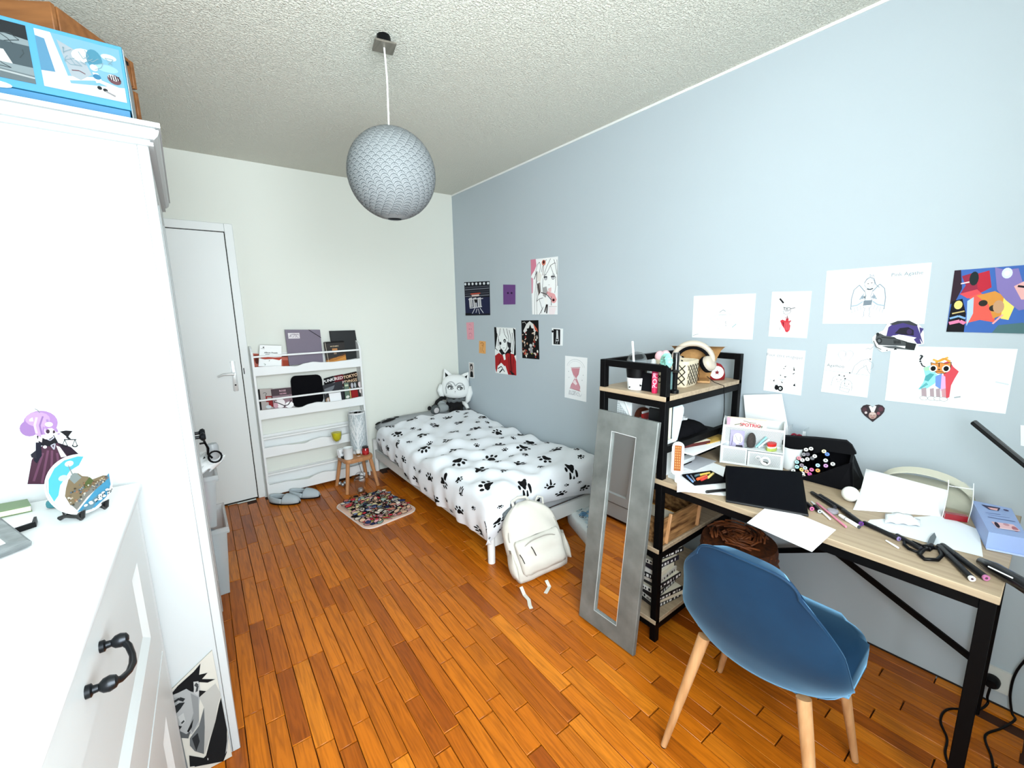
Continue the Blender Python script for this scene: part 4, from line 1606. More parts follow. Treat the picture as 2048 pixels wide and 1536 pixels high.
sk = sheet('wall_sticker', 'cut-out sticker of a purple-haired girl in a plum dress with scales, on the wardrobe side', 'sticker', SQ([(74, 822), (106, 826), (124, 968), (52, 970)]), NY, .0006, mat('sticker_white', '#b9bebf', .5))
a = Art(*SQ([(U0, V0), (U1, V0), (U1, V1), (U0, V1)]), NY, .0012)
PP = lambda *p: [sp_(*x) for x in p]
a.poly(PP((54, 968), (62, 920), (74, 896), (92, 886), (112, 884), (140, 895), (162, 912), (170, 945), (150, 968)), '#553145')
a.poly(PP((112, 884), (140, 893), (164, 914), (150, 925), (128, 905)), '#2a1a2c')
for x in ((66, 962, 84, 905), (82, 966, 94, 900), (100, 966, 102, 900), (120, 966, 112, 905)):
    a.line(PP((x[0], x[1]), (x[2], x[3])), .02, '#7b4c68')
a.poly(PP((110, 890), (118, 893), (132, 912), (120, 914)), '#efe9ec')
a.poly(PP((72, 872), (80, 860), (104, 866), (114, 884), (98, 892), (78, 890)), '#14131c')
a.line(PP((86, 872), (98, 866), (106, 874), (98, 880), (90, 876)), .012, '#c9c6d4').line(PP((100, 890), (108, 886), (106, 898), (100, 890)), .012, '#c9c6d4').ell(*sp_(88, 893), .03, .02, '#efeaf0')
a.poly(PP((70, 884), (80, 884), (82, 910), (72, 926), (66, 920), (70, 900)), '#191a2c').poly(PP((60, 908), (70, 900), (72, 916), (62, 914)), '#2b2a36')
a.ell(*sp_(92, 862), .11, .10, '#f3e4e4').poly(PP((76, 868), (84, 868), (82, 884), (74, 880)), '#efe3e4')
a.ell(*sp_(80, 845), .25, .15, '#b48ac4', 20).ell(*sp_(58, 856), .14, .10, '#a77fbb', 16).ell(*sp_(74, 838), .18, .09, '#c8a2d6', 16)
a.poly(PP((66, 850), (78, 832), (94, 838), (100, 858), (92, 856), (84, 852), (80, 874), (70, 868)), '#c9a4d4').line(PP((72, 834), (68, 850), (72, 866)), .02, '#e1c9ea').line(PP((84, 832), (78, 850), (82, 868)), .015, '#9a74ae').line(PP((92, 838), (96, 850), (112, 860)), .02, '#a986bd')
a.ell(*sp_(98, 861), .085, .062, '#f3e4e4').poly(PP((88, 850), (100, 846), (112, 856), (110, 862), (102, 855), (94, 856), (90, 866)), '#b48ac4').line(PP((110, 858), (116, 868)), .02, '#a986bd').ell(*sp_(94, 862), .028, .026, '#3f2a3c').ell(*sp_(106, 863), .018, .022, '#3f2a3c').ell(*sp_(96, 848), .06, .03, '#f6f6f8').poly(PP((58, 838), (64, 834), (66, 842), (58, 842)), '#f0eef4')
a.line(PP((68, 817), (74, 820), (78, 825)), .008, '#8a8f94')
a.poly(PP((118, 862), (130, 860), (144, 861), (138, 868), (134, 874), (126, 868)), '#0f0f14').line(PP((104, 868), (118, 863)), .02, '#efe3e4')
a.line(PP((126, 878), (152, 878)), .010, '#16161a').line(PP((132, 872), (139, 878)), .02, '#16161a')
for cx in (128, 149):
    a.line(PP((cx, 878), (cx - 5, 890)), .005, '#16161a').line(PP((cx, 878), (cx + 5, 890)), .005, '#16161a').arc(*sp_(cx, 889), .04, .02, 0, PI, .012, '#16161a', 6)
a.done(sk)

INKS = .55  # portrait inks also darkened against the daylight, a little less
# ------------------------------------------------------------------ black and white portrait canvas on the floor
q = [V((-.215, 1.462, .385)), V((-.062, 1.490, .385)), V((-.0485, 1.478, .006)), V((-.213, 1.420, .006))]
q = [at(342, 1380, y=1.4955), at(424, 1301, y=1.4955), V((-.049, 1.483, .003)), V((-.158, 1.483, .003))]
nq = (q[3] - q[0]).cross(q[2] - q[3]).normalized()
nq = nq if nq.y < 0 else -nq
cv = slab(q, nq, .004).done('portrait_canvas', mat('canvas_warm_white', '#b3b1a8', .8), None, 'black and white portrait print of a woman leaning on the wardrobe side', 'picture', smooth=0)
a = Art(*q, nq, .0008)


def inv(px):
    """photo pixel -> print coordinates, on the picture plane"""
    d = RC @ V((px[0] - 1024, px[1] - 768, FOC))
    t = (q[1] - CP).dot(nq) / d.dot(nq)
    p = CP + d * t
    e1, e2, e3 = q[1] - q[0], q[3] - q[0], q[2] - q[1] - q[3] + q[0]
    u = v = .5
    for _ in range(12):
        r_ = q[0] + e1 * u + e2 * v + e3 * (u * v) - p
        ju, jv = e1 + e3 * v, e2 + e3 * u
        a11, a12, a22 = ju.dot(ju), ju.dot(jv), jv.dot(jv)
        b1, b2 = -r_.dot(ju), -r_.dot(jv)
        det = a11 * a22 - a12 * a12
        u, v = u + (b1 * a22 - b2 * a12) / det, v + (b2 * a11 - b1 * a12) / det
    return (min(1, max(0, u)), min(1, max(0, v)))


I = lambda *p: [inv((100 + x * .2839, 1100 + y * .2839)) for x, y in p]
a.poly(I((1050, 1040), (1165, 940), (1200, 1000), (1225, 1010), (1180, 1100), (1160, 1230), (1120, 1340), (1090, 1440), (1085, 1110)), '#c9c9c3')
a.poly(I((845, 1030), (870, 990), (1000, 890), (1050, 920), (1060, 1000), (1050, 1100), (1050, 1230), (1000, 1300), (905, 1330), (890, 1250), (850, 1200), (840, 1100)), '#b9bcbc')
a.poly(I((830, 1040), (900, 960), (1010, 860), (1060, 800), (1050, 880), (1110, 865), (1070, 910), (1165, 910), (1110, 935), (1020, 930), (1010, 1010), (960, 980), (900, 1010), (850, 1035)), '#101316')
a.poly(I((1010, 930), (1045, 925), (1055, 990), (1040, 1030), (1015, 1010)), '#cfd0ce').line(I((1022, 945), (1040, 960), (1032, 1000)), .02, '#4a4e50')
a.poly(I((1050, 990), (1100, 995), (1050, 1040)), '#17191b')
a.poly(I((990, 1010), (1045, 1040), (1050, 1200), (1005, 1290), (980, 1250), (1010, 1150)), '#9a9e9f').poly(I((850, 1060), (900, 1040), (890, 1160), (860, 1180)), '#a4a8a8').poly(I((900, 1180), (940, 1150), (955, 1210), (930, 1240)), '#d0d2d1')
a.poly(I((870, 1110), (910, 1080), (950, 1075), (920, 1120), (890, 1155), (880, 1140)), '#23282b').line(I((870, 1075), (910, 1050), (945, 1060)), .022, '#2b2f32')
a.poly(I((965, 1280), (1010, 1190), (1000, 1250), (975, 1290)), '#17191b').line(I((925, 1225), (945, 1205)), .02, '#3a3e40').poly(I((895, 1250), (930, 1245), (905, 1275)), '#2a2d30')
a.poly(I((900, 1290), (960, 1300), (990, 1280), (975, 1330), (915, 1335)), '#5d6163')
a.poly(I((985, 1330), (1050, 1240), (1085, 1110), (1090, 1250), (1085, 1440), (1020, 1420), (985, 1380)), '#6d7274').poly(I((1000, 1330), (1040, 1290), (1055, 1350), (1030, 1420)), '#2a2e31')
a.poly(I((985, 1530), (980, 1450), (1020, 1530), (1100, 1450), (1130, 1330), (1165, 1210), (1190, 1090), (1235, 1015), (1275, 1250), (1245, 1430), (1230, 1536)), '#14181b').ell(*inv((100 + 1112 * .2839, 1100 + 1475 * .2839)), .012, .012, '#d9dad8', 8)
a.poly(I((1262, 1290), (1275, 1310), (1250, 1400), (1235, 1440)), '#b7bab9')
a.done(cv)
INKS = 1.0
# ------------------------------------------------------------------ papers on the grey wall
NX = (-1, 0, 0)
WXP = XR - .0008


def wq(pix):
    return [at(u, v, x=WXP) for u, v in pix]


def z6(*p):
    return [(900 + x * .14648, 500 + y * .14648) for x, y in p]


def poster(name, label, cat, pix, base='#eceef0', group=None):
    q = wq(pix)
    s = sheet(name, label, cat, q, NX, .0012, mat('paper_' + base.lstrip('#'), base, .75, spec=.2), group)
    return s, Art(*q, NX, .0015).rect(0, 0, 1, 1, base)


# dark stage poster
s, a = poster('poster', 'small dark poster of a striped stage with pale figures, nearest the room corner', 'poster', z6((195, 440), (540, 425), (550, 890), (215, 895)), '#11131d')
a.rect(0, .12, 1, .42, '#20222b').rect(0, .46, 1, .95, '#1d2140')
for k in range(7):
    a.ell(.05 + .15 * k, .06, .045, .04, '#d9dfe4', 8)
for k, v in enumerate((.14, .2, .27, .33, .4)):
    a.line([(.02, v + .03), (.98, v)], .016, ('#565a66', '#8b8f9b', '#3d404c')[k % 3])
a.line([(.25, .36), (.65, .34)], .03, '#c8553f').line([(.3, .41), (.6, .4)], .05, '#d7c5c0')
for u in (.25, .42, .6):
    a.poly([(u - .07, .48), (u + .06, .46), (u + .08, .74), (u - .06, .76)], '#c9c9cd').line([(u, .5), (u + .02, .75)], .02, '#16161e')
a.poly([(.38, .5), (.55, .5), (.5, .62), (.42, .62)], '#120f14').line([(.15, .52), (.75, .5)], .02, '#d8d4d8')
for u0, v0, u1, v1 in ((.2, .78, .7, .74), (.3, .94, .42, .78), (.45, .92, .5, .8), (.6, .96, .55, .8), (.75, .93, .62, .78)):
    a.line([(u0, v0), (u1, v1)], .025, '#d5d6dc')
a.rect(0, .93, .25, 1, '#08080c')
a.done(s)
s, a = poster('note', 'purple note card with two dark dots on the grey wall', 'note', z6((727, 472), (893, 475), (893, 742), (730, 745)), '#6b4580')
a.ell(.40, .42, .08, .05, '#2b1a3c').ell(.70, .42, .08, .05, '#2b1a3c').line([(.3, .75), (.34, .85)], .01, '#553568').line([(.65, .75), (.6, .85)], .01, '#553568')
a.done(s)
# large pale girl poster
s, a = poster('poster', 'largest poster over the bed, a line drawing of a pale long-haired girl on pink', 'poster', z6((1103, 132), (1475, 88), (1468, 880), (1125, 880)), '#eef0f1')
a.poly([(0, 0), (.2, -.0), (.22, .12), (.10, .24), (.0, .3)], '#cf7f95').poly([(0, .32), (.08, .34), (.05, .6), (0, .62)], '#d898aa')
a.poly([(.02, .28), (.2, .16), (.3, .05), (.6, .0), (.9, .03), (1, .12), (1, .5), (.9, .62), (.8, .6), (.2, .72), (.25, 1), (.06, 1), (.08, .6), (.16, .45)], '#f3f5f5')
for pts in ([(.16, .28), (.26, .10), (.34, .06), (.38, .12), (.32, .3), (.22, .42)], [(.2, .42), (.14, .6), (.1, 1)], [(.24, .44), (.2, .7), (.2, 1)], [(.28, .46), (.27, .62), (.2, .78)], [(.5, .30), (.6, .16), (.75, .02)], [(.5, .32), (.64, .24), (.74, .14), (.84, .28), (.93, .36)], [(.74, .14), (.9, .10), (.97, .3)], [(.97, .05), (1, .5)], [(.47, .35), (.44, .5), (.5, .58), (.62, .62)], [(.93, .34), (.94, .5), (.9, .62)], [(.8, .62), (.82, .74)], [(.2, .76), (.3, .72), (.42, .9), (.3, 1)], [(.3, .72), (.46, .70)], [(.36, .98), (.46, .86)], [(.6, .03), (.44, .16), (.42, .24)], [(.86, .04), (.92, .12)]):
    a.line(pts, .009, '#3b3d42')
a.ell(.50, .08, .075, .05, '#d7806c').ell(.5, .07, .04, .032, '#4a1f20').line([(.50, .12), (.46, .3)], .012, '#5f4a44')
a.poly([(.2, .3), (.3, .22), (.42, .30), (.36, .42), (.22, .38)], '#e6e2dc').line([(.12, .36), (.24, .22), (.2, .44)], .016, '#4a3f40').poly([(.22, .44), (.36, .42), (.38, .58), (.28, .66)], '#8a817e').line([(.27, .45), (.33, .62)], .03, '#33292a')
for u, k in ((.56, 1), (.83, 1)):
    a.ell(u, .335, .07, .018, '#26262b').ell(u + .01, .36, .05, .03, '#6f6f76').ell(u + .01, .365, .026, .018, '#d9dadd')
a.line([(.66, .475), (.72, .475)], .006, '#9a8f92').line([(.5, .30), (.6, .295)], .006, '#55555a').line([(.8, .295), (.9, .3)], .006, '#55555a')
a.poly([(.44, .52), (.6, .5), (.64, .6), (.56, .7), (.46, .66)], '#a3a2a2').line([(.38, .6), (.6, .64), (.78, .74)], .015, '#3a2c2c').ell(.57, .76, .07, .06, '#f2f2f0')
a.poly([(.62, .58), (.9, .64), (.98, .74), (.9, .80), (.8, .72), (.66, .66)], '#e2a3a6').ell(.87, .75, .09, .05, '#dfa0a2').ell(.86, .745, .045, .025, '#3f1518').line([(.68, .86), (.98, .86)], .006, '#c8969c').line([(.78, .68), (.78, .84)], .012, '#3b3d42')
a.line([(.6, .82), (.52, .96)], .03, '#2e2628').line([(.63, .82), (.6, .98)], .03, '#2e2628').ell(.62, .62, .02, .015, '#b0636c').poly([(.66, .54), (.78, .52), (.78, .6), (.68, .6)], '#e9c6c6')
a.poly([(.68, .88), (.96, .88), (.9, 1), (.7, 1)], '#efe3e6')
a.done(s)
s, a = poster('note', 'narrow pink note with a faint drawing, under the dark stage poster', 'note', z6((222, 990), (325, 985), (330, 1222), (238, 1222)), '#e3a2ae')
a.line([(.35, .15), (.5, .1), (.65, .2)], .012, '#a8656f').line([(.35, .38), (.42, .40)], .05, '#8c4a5c').line([(.6, .38), (.66, .40)], .05, '#8c4a5c').arc(.5, .72, .2, .1, PI, 2 * PI, .018, '#9a5a66').line([(.3, .72), (.3, .9)], .015, '#a8656f').line([(.7, .72), (.7, .88)], .015, '#a8656f').line([(.45, .8), (.55, .9)], .015, '#a8656f')
a.done(s)
s, a = poster('note', 'small orange note with a sketch, right of the pink note', 'note', z6((400, 1240), (488, 1248), (487, 1417), (398, 1407)), '#e0a565')
a.line([(.2, .2), (.5, .12), (.75, .25)], .05, '#9c6631').line([(.4, .3), (.6, .45), (.5, .7), (.75, .9)], .04, '#9c6631').line([(.25, .5), (.35, .9)], .04, '#b27a3f').ell(.6, .35, .12, .1, '#c88b4b')
a.done(s)
# black-white-red girl poster
s, a = poster('poster', 'poster of a white-haired girl in a red jacket, lowest large poster over the bed', 'poster', [(988.6, 654.2), (1031, 656), (1033.2, 751), (991.5, 745.8)], '#e9ecec')
a.poly([(0, 0), (.1, 0), (.14, .2), (.06, .4), (0, .5)], '#101014').poly([(.9, 0), (1, .04), (1, .56), (.9, .6), (.95, .3)], '#131317')
a.ell(.45, .30, .28, .18, '#eff3f3', 20).poly([(.2, .5), (.3, .46), (.5, .55), (.72, .42), (.8, .5), (.6, .6), (.35, .6)], '#121216')
a.poly([(0, .62), (.2, .55), (.45, .62), (.6, .54), (.9, .55), (1, .7), (1, 1), (.62, 1), (.5, .82), (.25, .86), (.05, 1), (0, .9)], '#a51f22')
a.poly([(.38, .58), (.5, .56), (.52, .68), (.44, .7)], '#ecefef').poly([(.05, 1), (.12, .84), (.3, .76), (.48, .84), (.6, 1)], '#eceeee').line([(.12, .9), (.3, .84), (.45, .95)], .02, '#111115').line([(.2, .98), (.35, .9)], .03, '#111115')
for pts in ([(.1, .1), (.2, .22), (.18, .4)], [(.3, .02), (.25, .18)], [(.45, .02), (.5, .14), (.62, .24)], [(.6, .02), (.68, .2), (.7, .42)], [(.72, .05), (.8, .22), (.76, .5)], [(.85, .1), (.9, .3), (.84, .52)], [(.2, .24), (.28, .44), (.4, .5)], [(.62, .28), (.6, .42), (.5, .5)], [(.02, .45), (.14, .5)], [(.66, .62), (.7, .98)], [(.3, .66), (.18, .8)], [(.9, .6), (.82, .95)]):
    a.line(pts, .014, '#17171b')
a.ell(.29, .34, .05, .035, '#202026').ell(.5, .28, .06, .04, '#202026').ell(.5, .285, .02, .016, '#dfe4e4').line([(.4, .44), (.48, .43)], .01, '#4a5a58').line([(.74, .5), (.78, .98)], .04, '#511013').poly([(.62, .3), (.8, .32), (.74, .46), (.64, .4)], '#2a2a30').poly([(.68, .9), (.95, .98), (.8, 1)], '#131317')
a.done(s)
# dark collage
s, a = poster('poster', 'tall black poster crowded with small red and pale figures around a dark star', 'poster', z6((975, 962), (1208, 958), (1221, 1494), (990, 1475)), '#0c0b0c')
a.poly([(.1, .28), (.3, .1), (.5, .02), (.72, .1), (.92, .24), (.8, .3), (.5, .16), (.2, .34)], '#d9d9d6').poly([(.7, .08), (.92, .22), (.96, .3), (.8, .25)], '#c0563f')
a.poly([(.52, .10), (.6, .2), (.74, .22), (.63, .3), (.68, .42), (.52, .36), (.38, .42), (.42, .3), (.3, .22), (.45, .2)], '#060606').line([(.06, .06), (.2, .04), (.3, .1)], .012, '#c9c9c6')
r = random.Random(31)
for k in range(46):
    u, v = r.uniform(.06, .94), r.uniform(.3, .95)
    if abs(u - .5) < .16 and v < .55:
        continue
    c = r.choice(['#a53a2f', '#c9c4bb', '#7b201d', '#d6b9a5', '#e0ddd5', '#5a1c1a', '#b98f6f'] + (['#a9b04a', '#c7c35c'] if v > .75 and u > .5 else []))
    a.ell(u, v, r.uniform(.03, .09), r.uniform(.012, .035), c, 8, rot=r.uniform(0, 3))
for k in range(24):
    u, v = r.uniform(.08, .92), r.uniform(.32, .95)
    a.line([(u, v), (u + r.uniform(-.1, .1), v + r.uniform(-.05, .05))], .01, '#0a0909')
a.ell(.55, .65, .08, .04, '#c6cac9').poly([(.49, .68), (.63, .68), (.66, .84), (.5, .86)], '#8e8f92')
a.done(s)
s, a = poster('photo_print', 'small white-edged print with a black picture, rightmost of the upper posters over the bed', 'photo', z6((1393, 1063), (1545, 1075), (1540, 1307), (1395, 1300)), '#e9eef0')
a.rect(.14, .06, .76, .94, '#0d0d10').poly([(.42, .12), (.56, .12), (.6, .5), (.64, .74), (.34, .76), (.4, .5)], '#c9cdcf').line([(.3, .9), (.5, .5)], .03, '#9a9ea0').line([(.45, .9), (.56, .76), (.5, .92)], .03, '#8d9193').poly([(.38, .62), (.6, .62), (.56, .7), (.42, .7)], '#15151a').ell(.06, .2, .09, .07, '#17171b')
a.done(s)
s, a = poster('photo_print', 'tiny framed print of a dark-haired figure just above the plush toys', 'photo', [(720 + x * .2539, 700 + y * .2539) for x, y in ((857, 95), (897, 101), (901, 222), (862, 218))], '#e4e7e7')
a.rect(.12, .05, .9, .95, '#b9b2b0').ell(.5, .3, .26, .20, '#0c0c10').ell(.5, .34, .12, .12, '#d9c9c4').poly([(.25, .66), (.45, .55), (.75, .62), (.8, .95), (.2, .95)], '#0c0c10')
a.done(s)
s, a = poster('drawing', 'white sheet with a reddish hourglass drawing, beside the shelf tower', 'drawing', [(720 + x * .2539, 700 + y * .2539) for x, y in ((1617, 45), (1792, 62), (1783, 410), (1613, 372))], '#eceff1')
a.poly([(.3, .28), (.68, .25), (.64, .4), (.52, .5), (.4, .42)], '#c98994').poly([(.3, .66), (.46, .52), (.56, .5), (.72, .68), (.7, .78), (.26, .74)], '#cf97a2').poly([(.36, .6), (.48, .53), (.58, .62), (.52, .66)], '#ecdfe2')
a.line([(.28, .27), (.7, .23)], .012, '#a7606c').line([(.24, .75), (.74, .78)], .012, '#a7606c').line([(.3, .3), (.46, .5), (.28, .72)], .008, '#b5707c').line([(.68, .26), (.54, .5), (.72, .72)], .008, '#b5707c')
a.arc(.5, .3, .42, .24, PI + .3, 2 * PI - .3, .008, '#b9bfc4').arc(.5, .32, .36, .22, PI + .4, 2 * PI - .4, .006, '#c4c9cd')
for u, v in ((.18, .36), (.84, .4), (.2, .5), (.8, .52)):
    a.line([(u - .02, v), (u + .02, v)], .006, '#9aa0a6').line([(u, v - .015), (u, v + .015)], .006, '#9aa0a6')
scribble(a, 22, '#b9bdc2', .005, 6, (.2, .8, .8, .9))
a.done(s)

z3 = lambda *p: [(1340 + x * .15625, 560 + y * .15625) for x, y in p]
z4 = lambda *p: [(1620 + x * .20898, 510 + y * .20898) for x, y in p]
GD = None
s, a = poster('drawing', 'white landscape sheet with a very faint pencil group, above the headphones', 'drawing', z3((308, 205), (1102, 172), (1057, 762), (283, 735)))
scribble(a, 26, '#c9dadd', .006, 2, (.25, .35, .75, .78))
for k in range(14):
    a.line([(.27 + .035 * k, .52), (.26 + .036 * k, .76)], .012, '#d7e8ea')
a.line([(.46, .40), (.52, .34), (.56, .38)], .014, '#8d979b').line([(.45, .46), (.58, .45)], .008, '#9aa4a8').ell(.57, .62, .006, .01, '#4f6062').ell(.575, .66, .005, .008, '#4f6062').ell(.577, .70, .005, .008, '#4f6062').line([(.68, .74), (.74, .66)], .012, '#8fb0b2').line([(.02, .95), (.12, .91)], .008, '#8d979b').line([(.18, .26), (.28, .34)], .006, '#c4cccf').line([(.78, .38), (.9, .35)], .006, '#d0d6d8')
a.done(s)
s, a = poster('drawing', 'white sheet with an ink smile above a red heart-like shape', 'drawing', z3((1310, 152), (1817, 142), (1753, 745), (1262, 722)))
a.line([(.22, .15), (.33, .25)], .035, '#141416').line([(.33, .34), (.42, .36), (.55, .37), (.64, .345)], .014, '#26262a').ell(.44, .375, .08, .03, '#e9ebec').arc(.44, .375, .09, .03, 0, 2 * PI, .012, '#26262a', 12).ell(.43, .375, .02, .014, '#26262a')
a.line([(.34, .42), (.36, .48), (.44, .50), (.52, .46), (.54, .41), (.45, .43), (.34, .42)], .008, '#5f6468').arc(.48, .4, .28, .14, -.6, .5, .006, '#aab2b8').arc(.45, .4, .26, .14, 2.6, 3.9, .006, '#c3c9ce').line([(.4, .2), (.62, .26), (.8, .28)], .006, '#c8b9bd').line([(.55, .14), (.75, .24)], .006, '#d3cdd0')
a.poly([(.28, .64), (.34, .61), (.42, .64), (.44, .56), (.5, .56), (.5, .64), (.57, .62), (.53, .7), (.56, .74), (.55, .84), (.5, .89), (.45, .88), (.40, .8), (.34, .74)], '#c4343f').poly([(.34, .66), (.4, .68), (.38, .76)], '#8e1f2a').ell(.45, .57, .05, .02, '#c3a6aa').line([(.46, .52), (.46, .62)], .012, '#5a2027').line([(.3, .78), (.29, .84)], .008, '#6d5a5c').line([(.5, .68), (.57, .64)], .014, '#8e5a60')
for k in range(5):
    a.line([(.40 + .03 * k, .67), (.43 + .025 * k, .84)], .008, '#dd6a70')
a.done(s)
s, a = poster('drawing', 'white sheet with cursive words over small black ink scribbles', 'drawing', z3((1250, 880), (1738, 905), (1678, 1478), (1198, 1412)))
a.text('Pour être magique', .47, .15, .10, '#868f96', 0, .04)
r = random.Random(12)
for k in range(26):
    u, v = r.uniform(.1, .9), r.uniform(.34, .92)
    a.line([(u, v), (u + r.uniform(-.06, .06), v + r.uniform(-.04, .04)), (u + r.uniform(-.08, .08), v + r.uniform(-.05, .05))], .005, '#b9c0c5')
for pts in ([(.5, .40), (.56, .35), (.54, .39)], [(.48, .42), (.5, .45), (.52, .43)], [(.75, .36), (.79, .46), (.75, .46)], [(.72, .54), (.8, .5), (.77, .54)], [(.42, .57), (.45, .6), (.42, .61)], [(.52, .61), (.6, .61), (.55, .64)], [(.24, .74), (.28, .7), (.28, .76)], [(.46, .73), (.52, .76), (.48, .77)], [(.78, .80), (.82, .74), (.84, .81)]):
    a.poly(pts, '#1a1b1e')
a.ell(.36, .89, .06, .055, '#111214').ell(.46, .90, .07, .065, '#111214').ell(.455, .90, .032, .03, '#e6e9ea').ell(.46, .90, .014, .013, '#111214').poly([(.3, .84), (.38, .82), (.36, .88)], '#111214').arc(.47, .66, .08, .04, 0, PI, .005, '#9aa1a6').arc(.8, .5, .1, .1, 0, PI, .004, '#aab1b6')
a.done(s)
# winged figure drawing
s, a = poster('drawing', 'largest white landscape sheet with a pencil figure spreading two wings', 'drawing', z4((163, 153), (1167, 72), (1095, 660), (120, 657)))
PB = '#7d8b98'
for sx in (-1, 1):
    X = lambda u: .46 + sx * u
    a.poly([(X(.05), .36), (X(.10), .30), (X(.155), .38), (X(.165), .56), (X(.165), .68), (X(.10), .66), (X(.04), .60)], '#d5dde4')
    a.line([(X(.04), .42), (X(.10), .30), (X(.15), .38), (X(.168), .54), (X(.165), .74)], .012, PB).line([(X(.05), .60), (X(.10), .66), (X(.165), .68)], .02, '#9fb0bd')
    for k in range(5):
        a.line([(X(.165 - .03 * k), .70 - .012 * k), (X(.15 - .03 * k), .80 - .02 * k)], .005, PB)
    a.line([(X(.045), .46), (X(.085), .56), (X(.03), .52)], .008, PB)
    a.line([(X(.02), .70), (X(.03), .8), (X(.025), .86), (X(.045), .88)], .006, PB).ell(X(.055), .52, .018, .03, '#8b97a2')
a.ell(.46, .28, .05, .085, '#edf0f2').arc(.46, .28, .05, .085, 0, 2 * PI, .006, PB, 14).line([(.41, .27), (.43, .2), (.46, .17), (.50, .2), (.52, .3)], .012, PB).line([(.46, .17), (.455, .12), (.48, .16), (.49, .13), (.5, .18)], .006, PB).line([(.52, .3), (.56, .36)], .01, PB)
a.line([(.44, .285), (.455, .285)], .012, '#33383d').line([(.475, .275), (.49, .27)], .012, '#33383d').line([(.455, .33), (.475, .325)], .006, PB)
a.poly([(.42, .40), (.5, .40), (.485, .5), (.50, .58), (.43, .58), (.44, .5)], '#f4f6f7').line([(.42, .40), (.44, .5), (.43, .58), (.50, .58), (.485, .5), (.5, .40)], .007, PB).line([(.44, .375), (.47, .39), (.5, .37)], .02, '#49535c').poly([(.42, .585), (.505, .58), (.5, .66), (.42, .67)], '#77828c').poly([(.42, .52), (.435, .48), (.43, .56)], '#4d565e')
a.line([(.38, .87), (.47, .87)], .004, '#c3c6c9')
a.text('Pink Agathe', .80, .155, .085, '#8b9aa2', 0, -.02).line([(.83, .21), (.94, .20)], .006, '#b9c6cc').line([(.06, .91), (.2, .905)], .008, '#c9cdd0').line([(.8, .915), (.83, .915)], .01, '#c9cdd0')
a.done(s)
# right edge photo print: abstract patches in the photo's colours
s, a = poster('photo_print', 'colourful print in blue, red, violet and orange at the right edge of the wall', 'photo', [(1909.5, 541), (2088, 527), (2087, 668), (1892.7, 663.5)], '#3f63a8')
a.poly([(0, 0), (.08, 0), (.12, .3), (.06, .5), (0, .55)], '#31222c').poly([(.1, .1), (.26, .05), (.36, .2), (.32, .36), (.1, .4), (.16, .25)], '#8f2c42').poly([(.28, .08), (.42, .04), (.46, .3), (.34, .38), (.3, .3)], '#b02a3a').ell(.25, .15, .055, .11, '#1f2a2c').poly([(.1, .38), (.3, .32), (.36, .4), (.2, .46)], '#cf4b52')
a.poly([(.02, .5), (.14, .46), (.2, .7), (.2, 1), (0, 1)], '#17161b').ell(.10, .56, .05, .07, '#d8c77a').line([(.02, .78), (.12, .74), (.2, .78)], .03, '#7fa6cf').line([(.02, .86), (.14, .82), (.2, .86)], .05, '#d77aa0').line([(.04, .70), (.18, .66)], .02, '#c9b47a')
a.poly([(.22, .44), (.34, .38), (.5, .5), (.52, .84), (.36, .8), (.2, .86), (.26, .66)], '#e05a4f').poly([(.3, .42), (.5, .36), (.66, .48), (.64, .7), (.5, .78), (.44, .56)], '#c9883f').poly([(.6, .44), (.72, .58), (.66, .8), (.58, .78)], '#e6cf6a').ell(.38, .54, .05, .05, '#2c2a26', rot=.5).ell(.5, .62, .05, .05, '#2c2a26', rot=.5).ell(.55, .6, .06, .1, '#b9906e')
a.poly([(.48, .0), (.6, .05), (.74, .04), (.8, .3), (.9, .62), (.76, .66), (.62, .5), (.52, .34)], '#7d70a8').ell(.62, .1, .06, .08, '#c9cfe6').ell(.62, .1, .03, .04, '#f0f2f6').poly([(.7, .3), (.86, .2), (1, .3), (1, .5), (.78, .5)], '#d8a5a2').line([(.74, .3), (.9, .34)], .03, '#1c1a24').ell(.86, .4, .04, .05, '#a83a3c')
a.poly([(.2, .5), (.27, .44), (.28, .7), (.22, .9)], '#a9c0d8').poly([(.56, .88), (.8, .84), (1, .9), (1, 1), (.5, 1)], '#4a6a6e').line([(.5, .86), (.6, .72)], .02, '#f0a0a0').line([(.1, .22), (.2, .2)], .02, '#f0c8c8')
a.done(s)
# heart friends sheet
s, a = poster('drawing', 'small white sheet with a heart and two hugging blob figures in pencil', 'drawing', z4((170, 852), (610, 850), (550, 1365), (106, 1308)))
for cx in (.36, .52):
    a.arc(cx, .20, .085, .07, PI * .75, 2.25 * PI, .006, '#8d969c', 12)
a.line([(.30, .25), (.38, .33)], .005, '#8d969c').line([(.58, .25), (.52, .34)], .005, '#8d969c').line([(.85, .10), (.9, .08), (.95, .10), (1, .05)], .008, '#7b8489')
a.text('Agathoo', .25, .44, .085, '#646f75', 0, .06).line([(.02, .54), (1, .585)], .006, '#9aa3a8')
a.line([(.62, .56), (.66, .42), (.78, .32), (.92, .28), (1, .34)], .007, '#7f8b90').line([(.72, .58), (.78, .48), (.9, .4), (.95, .5), (1, .55)], .007, '#7f8b90').arc(.95, .4, .1, .08, 0, 2 * PI, .005, '#9aa5aa', 12)
